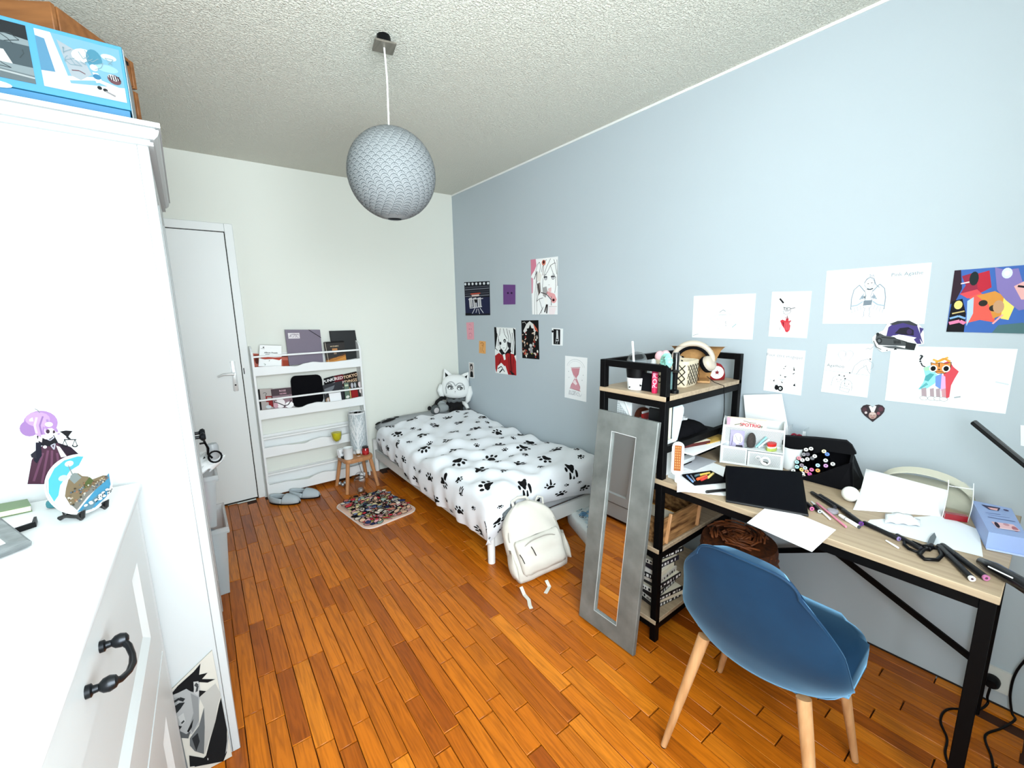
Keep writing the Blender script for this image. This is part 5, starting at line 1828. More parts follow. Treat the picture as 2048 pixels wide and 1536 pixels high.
for cx, cy, r_ in ((.36, .73, .14), (.54, .80, .12)):
    a.arc(cx, cy, r_, .10, PI, 2 * PI, .006, '#8d969c', 12).line([(cx - r_, cy), (cx - r_ - .01, cy + .12)], .006, '#8d969c').line([(cx + r_, cy), (cx + r_, cy + .1)], .006, '#8d969c')
    for dx in (-.04, .05):
        a.ell(cx + dx, cy - .02, .009, .009, '#4b5358', 8)
    a.arc(cx, cy + .01, .03, .02, .2, PI - .2, .005, '#6b747a')
a.line([(.4, .86), (.62, .88), (.6, .95), (.42, .92)], .006, '#8d969c')
for u, v in ((.36, .62), (.47, .63), (.5, .68), (.58, .56), (.97, .28)):
    a.poly([(u, v + .018), (u - .02, v - .004), (u - .01, v - .016), (u, v - .006), (u + .01, v - .016), (u + .02, v - .004)], '#2b2f32')
a.done(s)
# rainbow cat
s, a = poster('drawing', 'white landscape sheet with a rainbow-coloured crayon animal and a question mark', 'drawing', z4((780, 868), (1990, 900), (1872, 1520), (718, 1390)), '#e9f0f3')
IC = lambda x, y: ((x - 760) / 1170 + (y - 1150) * .00012, (y - 880) / 560 - (x - 760) * .00008)
PQ = lambda *p: [IC(*x) for x in p]
a.text('?', *IC(1105, 1015), .17, '#2a2c2f', .03).line(PQ((1105, 1050), (1120, 1080), (1150, 1092)), .018, '#2a2c2f')
a.poly(PQ((1310, 1060), (1380, 1030), (1420, 1090), (1470, 1130), (1430, 1200), (1400, 1260), (1385, 1370), (1350, 1390), (1345, 1280), (1330, 1180)), '#cf4a55')
a.poly(PQ((1130, 1100), (1220, 1070), (1250, 1150), (1290, 1180), (1240, 1250), (1150, 1310), (1080, 1310), (1130, 1240), (1150, 1180)), '#8fd3d8').poly(PQ((1150, 1180), (1200, 1150), (1240, 1160), (1180, 1230), (1140, 1220)), '#4e9ea4').poly(PQ((1080, 1305), (1160, 1240), (1180, 1260), (1110, 1300)), '#5aa6ac').poly(PQ((1130, 1100), (1180, 1085), (1200, 1120), (1150, 1130)), '#a5d6b0')
a.poly(PQ((1250, 1180), (1310, 1150), (1330, 1200), (1300, 1300), (1250, 1270)), '#6f8fd0').poly(PQ((1310, 1160), (1345, 1180), (1350, 1290), (1300, 1320)), '#d9a9cf')
for x0, x1 in ((1110, 1160), (1195, 1235), (1255, 1295), (1310, 1350)):
    a.poly(PQ((x0, 1300), (x1, 1290), (x1 + 5, 1375), (x0 + 5, 1380)), '#a9969c' if x0 != 1310 else '#c7929a')
    a.ell(*IC((x0 + x1) / 2, 1392), .035, .035, '#f0f2f2').arc(*IC((x0 + x1) / 2, 1392), .035, .035, 0, 2 * PI, .006, '#8b9095', 10)
a.poly(PQ((1205, 1048), (1240, 1058), (1300, 1050), (1350, 1058), (1400, 1045), (1390, 1110), (1340, 1150), (1270, 1150), (1215, 1115)), '#d98a46').line(PQ((1225, 1020), (1280, 1040), (1370, 1000)), .03, '#e3a94c').line(PQ((1250, 1050), (1330, 1010), (1390, 1040)), .03, '#d99a3c')
a.line(PQ((1205, 1048), (1240, 1058), (1300, 1050), (1350, 1058), (1400, 1045), (1390, 1110), (1340, 1150), (1270, 1150), (1215, 1115), (1205, 1048)), .008, '#3a2a1e')
for x in (1228, 1352):
    a.ell(*IC(x, 1105), .034, .06, '#e9e4d8').ell(*IC(x, 1105), .022, .042, '#111111')
a.poly(PQ((1270, 1110), (1300, 1110), (1285, 1122)), '#2a1a14').line(PQ((1240, 1135), (1285, 1130), (1330, 1138)), .007, '#2a1a14').line(PQ((1285, 1052), (1285, 1090)), .012, '#4a2f1c')
a.line(PQ((1430, 1372), (1490, 1360)), .02, '#9aa3a8').line(PQ((1790, 1215), (1900, 1235)), .02, '#cbd4d9')
a.done(s)
# helmet cut-out and heart
s = None
hp = [(700, 722), (740, 660), (790, 630), (900, 622), (1000, 628), (1060, 680), (1090, 740), (1092, 850), (1040, 862), (1010, 915), (800, 912), (690, 930), (640, 890), (600, 830), (596, 790), (640, 750)]
P3 = lambda pts: [at(1620 + x * .20898, 510 + y * .20898, x=WXP - .0035) for x, y in pts]
hb = B()
pp_ = P3(hp)
hb.rings([[p + V((.0008, 0, 0)) for p in pp_], pp_])
hc = hb.done('cutout', mat('cutout_white', '#eef0f1', .7), None, 'cut-out drawing of a purple and black hooded helmet pinned between the sheets', 'drawing', smooth=0)
qx = P3([(590, 615), (1100, 615), (1100, 935), (590, 935)])
a = Art(*qx, NX, .0008)
HC = lambda *p: [((x - 590) / 510, (y - 615) / 320) for x, y in p]
a.poly(HC((735, 790), (760, 690), (830, 640), (940, 630), (1030, 670), (1060, 760), (1085, 850), (1030, 850), (980, 780), (860, 760)), '#463c74').poly(HC((770, 660), (850, 630), (960, 628), (1040, 670), (1010, 680), (900, 650), (810, 672)), '#3b3d42').poly(HC((820, 750), (870, 700), (950, 690), (1000, 720), (1000, 770), (900, 760)), '#26242e').ell(*HC((960, 735))[0], .05, .08, '#3a2d52').poly(HC((1050, 690), (1090, 705), (1060, 760)), '#463c74')
a.poly(HC((640, 760), (680, 750), (720, 770), (860, 790), (940, 830), (930, 870), (760, 865), (660, 860), (630, 810)), '#4b4e50').line(HC((690, 785), (860, 805), (935, 835)), .02, '#1c1d1f').ell(*HC((668, 820))[0], .06, .09, '#2c2e30').ell(*HC((668, 820))[0], .03, .05, '#5f6366').poly(HC((930, 830), (1025, 850), (1005, 912), (920, 895)), '#2a2c2e').poly(HC((690, 870), (830, 870), (930, 895), (1000, 912), (760, 890)), '#55595b').line(HC((610, 820), (640, 880), (690, 905)), .02, '#4b4e50').ell(*HC((655, 758))[0], .035, .05, '#2c2e30')
for k in range(5):
    a.line(HC((815 + 14 * k, 815), (818 + 14 * k, 848)), .018, '#191a1c')
a.poly(HC((800, 770), (900, 765), (1025, 790), (960, 835), (840, 800)), '#eef0f0').line(HC((840, 785), (860, 790), (900, 782)), .008, '#7b8084').poly(HC((810, 908), (828, 885), (845, 905)), '#2a2c2e').poly(HC((735, 912), (750, 905), (752, 918)), '#2a2c2e').poly(HC((1055, 800), (1085, 850), (1070, 850)), '#eef0f0')
a.done(hc)
ht = [(0, .22), (.10, .06), (.25, 0), (.40, .04), (.5, .14), (.60, .04), (.75, 0), (.9, .06), (1, .22), (.97, .42), (.85, .62), (.5, 1), (.15, .62), (.03, .42)]
q4 = wq([(1722, 809), (1770, 809), (1770, 844), (1722, 844)])
a0 = Art(*q4, NX, 0)
pp_ = [a0.P(u, v) for u, v in ht]
a0.bm.free()
h_ = B().rings([pp_, [p + V((-.0012, 0, 0)) for p in pp_]]).done('photo_print', mat('heart_dark', '#2b2026', .4), None, 'heart-shaped dark photo print stuck low on the grey wall', 'photo', smooth=0)
a = Art(*q4, NX, .0018)
a.poly([(.34, .1), (.42, .06), (.5, .16), (.58, .06), (.66, .1), (.56, .45), (.46, .48)], '#d8d3d4').ell(.16, .28, .1, .12, '#51383f').ell(.84, .26, .1, .14, '#5b3a44').ell(.5, .62, .17, .2, '#b09088').ell(.5, .52, .14, .08, '#cbb5ae').line([(.42, .6), (.46, .6)], .03, '#2b1c1c').line([(.54, .6), (.58, .6)], .03, '#2b1c1c').line([(.44, .74), (.56, .74)], .03, '#7a3a40').ell(.22, .46, .06, .07, '#c7b9ba').ell(.74, .5, .07, .09, '#8c5660')
a.done(h_)
sheet('drawing', 'sliver of a white sheet on the wall below the colourful print', 'drawing', wq([(2041, 850), (2110, 856), (2110, 905), (2041.5, 891)]), NX, .0012)

# ------------------------------------------------------------------ plush toys on the bed
PLW = mat('white_plush', '#e1e4e3', .95, bump=(150, .35, .003))
PLG = mat('grey_plush', '#8b9192', .95, bump=(150, .35, .003))
PLB = mat('black_plush', '#0b0b0d', .95)
ct = thing('plush_toy', 'big-headed white cat plush with made-up eyes and a dark dress, in the bed corner', 'plush toy', (2.0, 3.57, .46))
hx, hz_ = 0.015, .235
dirn = V((-.50, -.86, .0)).normalized()     # where the face looks
rgt = V((.86, -.50, 0)).normalized()
Mh = MX((rgt, -dirn, V((0, 0, 1)))).transposed().to_4x4() @ MX.Rotation(.10, 4, 'Y')
hd_ = B()


def headP(a, c):
    th, ph = .02 + (PI - .04) * c, 2 * PI * a
    x, y, z = math.sin(th) * math.cos(ph), math.sin(th) * math.sin(ph), math.cos(th)
    k = lambda t: math.copysign(abs(t) ** .72, t)
    w = .132 * (1 + .06 * math.exp(-((z + .3) / .35) ** 2))
    return Mh @ V((k(x) * w, k(y) * .062, k(z) * .118)) + V((hx, 0, hz_))


hd_.grid(headP, 36, 20)
head = hd_.done('head', PLW, ct, smooth=180)
for s in (-1, 1):
    eb = B()
    tip = V((s * .118, 0, .172 if s < 0 else .150))
    c0, c1 = V((s * .126, 0, .03)), V((s * .03, 0, .105))
    mid = (c0 + c1) / 2
    rs_ = []
    for i in range(7):
        t = i / 6
        cc = mid.lerp(tip, t)
        hw = (c1 - c0) / 2 * (1 - t ** 1.4) * .95
        rs_.append([Mh @ (cc + hw * math.cos(2 * PI * k / 14) + V((0, .022 * (1 - t * .8) * math.sin(2 * PI * k / 14), 0))) + V((hx, 0, hz_)) for k in range(14)])
    eb.rings(rs_)
    eb.done('ear', PLW, ct, smooth=180)
    ib = B()
    ib.poly([Mh @ (mid.lerp(tip, .16) + V((s * .016, -.0235, .0))) + V((hx, 0, hz_)), Mh @ (mid.lerp(tip, .66) + V((s * .004, -.014, 0))) + V((hx, 0, hz_)), Mh @ (mid.lerp(tip, .1) + V((-s * .026, -.0245, .012))) + V((hx, 0, hz_))])
    ib.done('inner_ear', PLB, ct, smooth=0, solid=.003)
fa = Art((0, 0, 0), (1, 0, 0), (1, 0, -1), (0, 0, -1), (0, 0, 1), .0)


def FP(u, v, l=None):
    x, z = (u - .5) * .24, (.5 - v) * .22
    w = .132 * (1 + .06 * math.exp(-((z / .118 + .3) / .35) ** 2))
    p = 2 / .72
    yy = max(0, 1 - abs(x / w) ** p - abs(z / .118) ** p) ** (1 / p)
    return Mh @ V((x, -.062 * yy - .0025 - fa.l, z)) + V((hx, 0, hz_))


fa.P = FP
hg = '#a3a8a8'
for pts in ([(.16, .80), (.12, .55), (.16, .36), (.25, .27), (.36, .26), (.44, .33), (.50, .44)], [(.50, .44), (.56, .34), (.65, .29), (.76, .31), (.84, .42), (.86, .58)]):
    fa.line(pts, .045, hg)
for s, u in ((-1, .30), (1, .68)):
    fa.ell(u, .535, .115, .075, '#0e0e10', 14, rot=.14 * -s)
    fa.ell(u - .005 * s, .545, .085, .05, '#e8ebea', 12)
    fa.ell(u + .03, .545, .036, .045, '#55595a', 10)
    fa.poly([(u - .12, .50), (u - .08, .40), (u + .02, .40), (u + .11, .50), (u, .47)], '#6c7070' if s < 0 else '#85898a')
    fa.line([(u - .13, .50 + .02 * s), (u, .475), (u + .13, .52 - .03 * s)], .02, '#0e0e10').line([(u - .12, .41 - .03 * -s), (u - .02, .36 + .03 * s), (u + .11, .43 - .05 * s)], .018, '#0e0e10')
fa.poly([(.475, .66), (.525, .66), (.5, .70)], '#161618').line([(.47, .74), (.5, .72), (.53, .74)], .008, '#6a6e70')
fa.done(head, 'face')
B().ball((hx - .005, -.01, .055), (.085, .05, .07), 20, 12).done('body', PLB, ct, smooth=180)
cb_ = B()
cb_.tube([(hx + .088 * math.cos(t), -.012 + .058 * math.sin(t), .108 + .006 * math.sin(9 * t)) for t in [2 * PI * k / 36 for k in range(36)]], .016, 8, closed=True)
cb_.done('fur_collar', mat('grey_fur', '#5d6264', .95, bump=(90, .8, .006)), ct, smooth=180)
for s in (-1, 1):
    B().tube([rgt * (s * .062) + V((hx, 0, .085)), rgt * (s * .10) + dirn * .03 + V((hx, 0, .045)), rgt * (s * .112) + dirn * .05 + V((hx, 0, .02))], [.022, .02, .016], 10).done('arm', PLW if s > 0 else PLB, ct, smooth=180)
    B().tube([rgt * (s * .035) + V((hx, 0, .03)), rgt * (s * .045) + dirn * .08 + V((hx, 0, .022)), rgt * (s * .05) + dirn * .12 + V((hx, 0, .024))], [.024, .022, .018], 10).done('leg', PLB, ct, smooth=180)
    hl = B()
    hl.tube([Mh @ V((s * .13, 0, .01)) + V((hx, 0, hz_)), Mh @ V((s * .142, -.012, -.05)) + V((hx, 0, hz_)), Mh @ V((s * .128, -.018, -.105 - .02 * s)) + V((hx, 0, hz_)), Mh @ V((s * .112, -.02, -.135 - .02 * s)) + V((hx, 0, hz_))], [.028, .034, .026, .010], 12)
    hl.done('hair_lock', PLW, ct, smooth=180)
ko = thing('plush_toy', 'small grey plush animal lying on its side left of the white cat plush', 'plush toy', (1.80, 3.52, .468))
B().ball((.035, .0, .046), (.066, .046, .044), 20, 12).done('body', PLG, ko, smooth=180)
B().ball((-.045, -.012, .046), (.046, .042, .044), 18, 12).done('head', mat('dark_grey_plush', '#4f5556', .95, bump=(150, .35, .003)), ko, smooth=180)
B().ball((-.052, -.052, .046), (.027, .008, .027), 14, 8).done('snout_patch', mat('pale_patch', '#b5b2b2', .95), ko, smooth=180)
B().ball((-.098, .0, .066), (.02, .012, .02), 12, 8).done('ear', PLB, ko, smooth=180)
B().tube([(-.07, .01, .075), (-.04, .0, .094), (-.01, .0, .08)], [.006, .007, .006], 8).done('ear', PLB, ko, smooth=180)
bp_ = thing('plush_toy', 'grey and black striped plush arm showing behind the grey plush animal', 'plush toy', (1.850, 3.605, .468))
B().tube([(-.05, 0, .04), (-.02, .0, .095), (.035, .005, .125), (.075, .01, .115)], [.018, .02, .02, .018], 10).done('arm', PLB, bp_, smooth=180)
B().ball((.015, -.02, .055), (.05, .03, .05), 16, 10).done('belly', PLG, bp_, smooth=180)

# ------------------------------------------------------------------ backpack leaning on the bed end
BPX = mat('cream_canvas', '#d3d0c8', .9, bump=(700, .15, .0008), var=((6, 6, 6), '#c6c3ba', .25))
BPD = mat('backpack_lining', '#5b6266', .9)
pk = thing('backpack', 'cream canvas backpack slumped against the foot of the bed', 'backpack', (1.385, 1.60, 0))
Mb = MX.Rotation(math.radians(-14), 4, 'Z') @ MX.Rotation(math.radians(-24), 4, 'X') @ MX.Rotation(math.radians(-7), 4, 'Y')


def bpP(x, z, off):
    return Mb @ V((x, off, z))


def bshape(z):
    t = z / .39
    w = .165 * (1 - .30 * max(0, t - .45) ** 2 / .3) * (1 - .10 * (1 - min(1, t / .25)) ** 2)
    if t > .72:
        w *= math.sqrt(max(.06, 1 - ((t - .72) / .29) ** 2))
    d = .105 * (1 - .25 * t) * (1 - .35 * (1 - min(1, t / .12)) ** 2)
    if t > .8:
        d *= math.sqrt(max(.08, 1 - ((t - .8) / .21) ** 2))
    return w, d


rs_ = []
for i in range(29):
    z = .39 * i / 28
    w, d = bshape(z)
    ring = []
    for k in range(36):
        a_ = 2 * PI * k / 36
        kk = lambda t, p: math.copysign(abs(t) ** p, t)
        x, y = kk(math.cos(a_), .6) * w, kk(math.sin(a_), .6) * d
        wr = .004 * math.sin(7 * a_ + 30 * z) + .003 * math.sin(41 * z + 3 * a_)
        if y < 0:
            y = -.035 + (y * .62) + wr
        else:
            y = -.035 + y * .5
        ring.append(bpP(x * (1 + wr * .8), z, y))
    rs_.append(ring)
B().rings(rs_).done('main_body', BPX, pk, smooth=180)
# front pocket
rs_ = []
for i in range(15):
    t = i / 14
    z = .035 + .175 * t
    w = .135 * (1 - .05 * (1 - t) ** 2)
    d = .032 * math.sqrt(max(.03, 1 - (2 * abs(t - .46)) ** 4))
    ring = []
    for k in range(28):
        a_ = 2 * PI * k / 28
        kk = lambda t_, p: math.copysign(abs(t_) ** p, t_)
        ring.append(bpP(kk(math.cos(a_), .5) * w * (1 if 0 < i < 14 else .93), z + .003 * math.sin(9 * a_), -.098 + kk(math.sin(a_), .5) * d + .003 * math.sin(13 * z * 6 + a_)))
    rs_.append(ring)
fp_ = B().rings(rs_).done('front_pocket', BPX, pk, smooth=180)
zt = B()
zp = [(x, .197 - .045 * (abs(x) / .125) ** 3) for x in [-.125 + .25 * k / 16 for k in range(17)]]
zt.tube([bpP(x, z, -.131 + .03 * (abs(x) / .125) ** 4) for x, z in zp], .0028, 6)
zt.done('zip', mat('zip_tape', '#a19d95', .8), pk)
zt = B()
zt.tube([bpP(.148 * math.cos(t), .215 + .135 * math.sin(t), -.074 + .01 * math.sin(t)) for t in [PI * (k / 24) for k in range(25)]], .003, 6)
zt.done('zip', mat('zip_tape', '#a19d95', .8), pk)
for x, z in ((-.062, .17), (-.135, .155)):
    B().tube([bpP(x, z, -.139), bpP(x + .006, z - .02, -.143), bpP(x + .012, z - .05, -.142)], .0023, 6).done('zip_pull', BLK, pk)
for s in (-1, 1):
    rs_ = []
    for i in range(9):
        t = i / 8
        z = .03 + .15 * t
        rs_.append([bpP(s * (.158 + .020 * math.sin(PI * min(1, t * 1.1 + .1)) * math.cos(2 * PI * k / 14)) + s * .004, z, -.055 + .042 * math.sin(2 * PI * k / 14)) for k in range(14)])
    B().rings(rs_).done('side_pocket', BPX, pk, smooth=180)
B().tube([bpP(-.05, .372, -.02), bpP(-.045, .402, .0), bpP(.0, .412, .012), bpP(.045, .402, .0), bpP(.05, .372, -.02)], .009, 8).done('haul_loop', BPX, pk)
hb_ = B()
hb_.grid(lambda a_, c: bpP((2 * a_ - 1) * .115, .33 + .055 * c - .03 * (2 * a_ - 1) ** 2, .01 - .012 * c + .004 * math.sin(9 * a_)), 14, 4)
hb_.done('back_lining', BPD, pk, solid=.014, smooth=180)
B().tube([bpP(.085, .35, .005), bpP(.115, .385, .0), bpP(.14, .37, -.005), bpP(.13, .335, -.01)], .006, 8).done('strap_loop', BPX, pk)


def strap(pts, w):
    b = B()
    P_ = [V(p) for p in pts]
    vs = []
    for i, p in enumerate(P_):
        t = (P_[min(i + 1, len(P_) - 1)] - P_[max(i - 1, 0)])
        sd = V((-t.y, t.x, 0)).normalized() * w / 2
        vs.append((p + sd, p - sd))
    b.rings([[a_, c, c + V((0, 0, .0025)), a_ + V((0, 0, .0025))] for a_, c in vs])
    return b.done('strap', BPX, pk, smooth=0)


o_ = V((1.385, 1.60, 0))
strap([V((1.195, 1.53, .03)) - o_, V((1.192, 1.50, .004)) - o_, V((1.188, 1.46, .001)) - o_, V((1.165, 1.425, .001)) - o_, V((1.158, 1.405, .001)) - o_], .018)
strap([V((1.34, 1.50, .02)) - o_, V((1.335, 1.47, .002)) - o_, V((1.305, 1.455, .001)) - o_, V((1.285, 1.445, .001)) - o_], .018)

# printed storage bag under the bed end
ub = thing('storage_bag', 'soft white bag with blue printed shapes half under the bed foot', 'bag', (1.912, 1.705, 0))
Mu = MX.Rotation(math.radians(-22), 4, 'Z')
b = B()
rs_ = []
for z, k in ((0, .94), (.015, 1), (.05, 1.02), (.085, 1.0), (.098, .93)):
    rs_.append([Mu @ V((x * k, y * k, z + .004 * math.sin(17 * x + 9 * y))) for x, y in stadium(.20, .36, .04, 4)])
b.rings(rs_)
bo = b.done('bag', mat('bag_white', '#dfe5e8', .7, bump=(25, .4, .01)), ub, smooth=60)
a = Art(*[Mu @ V((x, y, .0985)) for x, y in ((-.088, .165), (.088, .165), (.088, -.165), (-.088, -.165))], (0, 0, 1), .0058)
r = random.Random(41)
for k in range(34):
    a.ell(r.uniform(.1, .9), r.uniform(.08, .92), r.uniform(.06, .15), r.uniform(.03, .07), r.choice(['#7fa9c9', '#a9cbe0', '#5c83a8', '#c9dbe4', '#33455a']), 12, rot=r.uniform(0, 3))
for k in range(6):
    u, v = r.uniform(.15, .8), r.uniform(.1, .85)
    a.arc(u, v, .07, .05, 0, 5, .014, '#2c3640', 10)
a.done(bo)
# ------------------------------------------------------------------ on the top board of the shelf tower
DZ, SZ = .7395, 1.0785


def dp(u, v, z=DZ):
    return at(u, v, z=z)


tu = thing('tumbler', 'clear domed tumbler with a straw, black above and white speckled below', 'cup', (1.497, 1.095, SZ))
B().lathe([(.034, 0), (.036, .004), (.0445, .100), (.0435, .100), (.035, .006), (.001, .005)], n=30).done('cup', GLASS, tu)
B().lathe([(.0355, .001), (.0402, .05), (.040, .052), (.001, .05)], n=30).done('white_base', mat('speckled_white', '#e9ebec', .4), tu)
B().lathe([(.0402, .0515), (.0449, .099), (.001, .0995)], n=30).done('dark_sleeve', BLK, tu)
r = random.Random(2)
for k in range(12):
    t = r.uniform(PI * .9, PI * 1.9)
    z = r.uniform(.01, .045)
    rr2 = .0355 + z * .094 + .0004
    B().ball((rr2 * math.cos(t), rr2 * math.sin(t), z), (.0035, .0035, .0025), 8, 5).done('speck', BLK, tu)
B().lathe([(.046, .098), (.047, .104), (.044, .106), (.042, .125), (.034, .145), (.018, .157), (.004, .160)], n=30, caps=False).done('dome_lid', GLASS, tu)
B().tube([(-.012, -.004, .02), (-.022, .0, .12), (-.030, .004, .205)], .0045, 10).done('straw', mat('white_straw', '#eef1f2', .4), tu)
tb_ = thing('tube', 'pink cosmetic tube lettered POP! standing at the front of the top board', 'tube', (1.478, .992, SZ))
B().lathe([(.0105, 0), (.0115, .003), (.0120, .012), (.0125, .105), (.0115, .108)], n=20).done('tube', mat('hot_pink', '#c8214e', .35), tb_)
B().lathe([(.0122, .082), (.0130, .084), (.0130, .106), (.012, .108)], n=20).done('cap', mat('deep_pink', '#8f1440', .35), tb_)
tm = text_mesh('POP!', .02)
b = B()
b.mesh(tm, lambda p: V(((.0128) * math.cos(-PI * .80 - p.y * .026 / .0128), (.0128) * math.sin(-PI * .80 - p.y * .026 / .0128), .052 + p.x * .030)))
b.done('lettering', ink('#f0b6c9'), tb_, smooth=0, fix=False)['kind'] = 'stuff'
B().b2((1.485, 1.005, SZ), (1.50, 1.075, SZ + .075), .001).done('pencil_case', BLKF, None, 'low dark case lying behind the pink tube on the top board', 'case')
sc_ = B()
sc_.tube([(1.463 + .026 * math.cos(t) * .5, .935 + .020 * math.cos(t), 1.197 + .016 + .020 * math.sin(t) + .003 * math.sin(11 * t)) for t in [2 * PI * k / 40 for k in range(40)]], [.013 + .0028 * math.sin(k * 2.3) for k in range(40)], 8, closed=True)
sc_.done('scrunchie', mat('mint_satin', '#7fc4b4', .45, sheen=.4), None, 'mint green scrunchie looped over the front corner post of the tower', 'hair tie', smooth=180)
for i, (x, y, h, lab) in enumerate(((1.520, .962, .150, 'shorter slim black bottle by the tower corner post'), (1.535, .938, .162, 'taller slim black bottle by the tower corner post'))):
    t = thing('bottle', lab, 'bottle', (x, y, SZ), 0, 'slim black bottles on the tower')
    B().lathe([(.0165, 0), (.0165, .012), (.009, .016), (.0095, .075), (.012, .085)], n=18).done('wand_stem', BLK, t)
    B().lathe([(.0155, .088), (.016, .092), (.0125, .096), (.0125, h), (.011, h + .002)], n=18).done('cap', mat('gloss_black', '#0c0c0e', .15, coat=.5), t)
bx_ = thing('box', 'slim light blue and pink box standing behind the black bottles', 'box', (1.555, .985, SZ))
B().b2((-.008, -.02, 0), (.008, .02, .088), .001).done('box', mat('aqua_card', '#9fd3d8', .5), bx_)
B().b2((-.0085, .006, .02), (-.0078, .018, .08)).done('stripe', mat('pale_pink_card', '#e3c7c4', .5), bx_)
for i, (x, y, z, c, lab) in enumerate(((1.69, 1.10, .135, '#e3b3b9', 'crumpled pale pink cloth bow on the top board'),)):
    t = thing('hair_bow', lab, 'hair tie', (x, y, SZ))
    B().lathe([(.02, 0), (.022, .06), (.020, .10)], n=16).done('holder', mat('holder_white', '#d9dcdc', .5), t)
    for s in (-1, 1):
        B().ball((s * .022, 0, .125), (.028, .018, .026), 14, 8).done('loop', mat('bow_pink', c, .6, bump=(60, .8, .006)), t)
t = thing('roll_on', 'small white roll-on bottle with a dark mark behind the rail', 'bottle', (1.60, 1.085, SZ))
B().lathe([(.014, 0), (.016, .01), (.016, .08), (.012, .09), (.012, .105), (.009, .118), (.002, .122)], n=18).done('bottle', WHITE, t)
B().lathe([(.0164, .085), (.0135, .094), (.0126, .101)], n=18, caps=False).done('ring', BLK, t)
# patterned storage basket
bk_ = thing('basket', 'cream fabric storage basket with a black lattice print', 'basket', (1.715, 1.045, SZ), math.radians(8))
R4 = lambda d, z: [V((x, y, z)) for x, y in stadium(.135 - 2 * d, .15 - 2 * d, .022, 4)]
B().rings([R4(.006, 0), R4(0, .015), R4(-.002, .112), R4(.001, .114), R4(.004, .112), R4(.007, .02), R4(.012, .008)]).done('sides', mat('cream_linen', '#cbbfa6', .9, bump=(300, .3, .001)), bk_, smooth=30)
R4b = lambda z: R4(-.0028, z)
for (p0, p1) in (((-.065, -.0772), (.065, -.0772)), ((-.0697, .07), (-.0697, -.07))):
    nrm_ = (0, -1, 0) if p0[1] == p1[1] else (-1, 0, 0)
    a = Art(V((p0[0], p0[1], .098)), V((p1[0], p1[1], .098)), V((p1[0], p1[1], .012)), V((p0[0], p0[1], .012)), nrm_, .0012)
    for k in range(-5, 7):
        for sg in (1, -1):
            pts = [(k / 5 + .6 * t / 12, t / 12) if sg > 0 else (k / 5 + .6 - .6 * t / 12, t / 12) for t in range(13)]
            pts = [p for p in pts if 0 <= p[0] <= 1]
            if len(pts) > 1:
                a.line(pts, .045, '#161410')
    a.done(bk_, 'lattice_print')
B().prism(stadium(.118, .132, .02, 4), lambda x, y, z: V((x, y, .075 + z)), .02).done('contents', mat('brown_contents', '#6a5238', .9, bump=(90, 1.0, .01), var=((60, 60, 60), '#3e2c1b', .2)), bk_)
# bent plywood stand and headphones
HSX, HSY = 1.868, 1.035
hs = thing('headphone_stand', 'bent plywood stand carrying pale headphones on the tower top', 'stand', (HSX, HSY, SZ))
prof = [(.06, 0), (.045, .018), (.025, .06), (.012, .11), (.004, .145), (-.02, .163), (-.05, .166)]
PLY = mat('honey_plywood', '#b98f5c', .45, var=((8, 60, 60), '#a1774a', .25))
b = B()
wd_ = [.058, .060, .070, .084, .098, .112, .118]
ringA = [[V((dx - .01, -w, z)), V((dx - .01, w, z)), V((dx - .001, w, z)), V((dx - .001, -w, z))] for (dx, z), w in zip(prof, wd_)]
b.rings(ringA)
Mz = MX.Rotation(math.radians(28), 4, 'Z')
b.bm.transform(Mz)
b.done('ply_back', PLY, hs, smooth=50)
b = B()
b.box((.0, 0, .005), (.12, .12, .009), None, .002)
b.bm.transform(Mz)
b.done('ply_foot', PLY, hs)
hp_ = thing('headphones', 'pale beige over-ear headphones hung on the plywood stand', 'headphones', (HSX - .02, HSY + .008, SZ))
HPM = mat('beige_plastic', '#b7ad9f', .4)
Mh2 = MX.Rotation(math.radians(25), 4, 'Z')
b = B()
arcp = [V((-.03, .084 * math.cos(t), .098 + .080 * math.sin(t))) for t in [PI * (-.02 + 1.04 * k / 26) for k in range(27)]]
b.tube(arcp, [.010 + .004 * math.sin(PI * k / 26) for k in range(27)], 10)
b.bm.transform(Mh2)
b.done('headband', HPM, hp_, smooth=180)
b = B()
b.tube([p * 1 + V((.0, 0, -.006)) for p in [V((-.03, .073 * math.cos(t), .098 + .069 * math.sin(t))) for t in [PI * (k / 18) for k in range(19)]]], .009, 8)
b.bm.transform(Mh2)
b.done('band_pad', BLKF, hp_, smooth=180)
for s in (-1, 1):
    b = B()
    Mc = MX.Translation(V((-.036, s * .066, .088))) @ MX.Rotation(math.radians(-40), 4, 'Y') @ MX.Rotation(s * math.radians(-52), 4, 'X')
    b.lathe([(.012, .024), (.028, .022), (.035, .012), (.036, 0)], n=24, M=Mc.to_3x3().to_4x4() if False else None)
    b.bm.transform(Mh2 @ Mc)
    b.done('ear_cup', HPM, hp_, smooth=50)
    b = B()
    b.lathe([(.036, 0), (.039, -.008), (.035, -.02), (.022, -.022), (.016, -.01)], n=24)
    b.bm.transform(Mh2 @ Mc)
    b.done('ear_pad', BLKF, hp_, smooth=180)
B().tube([(0, -.07, .03), (.01, -.10, .006), (.0, -.125, .003), (-.005, -.152, -.002), (-.004, -.158, -.06), (.006, -.156, -.12), (-.002, -.155, -.19), (.0, -.14, -.225)], .0018, 6).done('cable', BLK, hp_)
cp_ = thing('cap', 'red cap with a round white emblem behind the plywood stand', 'cap', (1.985, 1.01, SZ))
B().lathe([(.046, 0), (.048, .02), (.042, .05), (.028, .07), (.006, .078)], n=24).done('crown', mat('red_felt', '#8f1219', .8), cp_, smooth=180)
b = B()
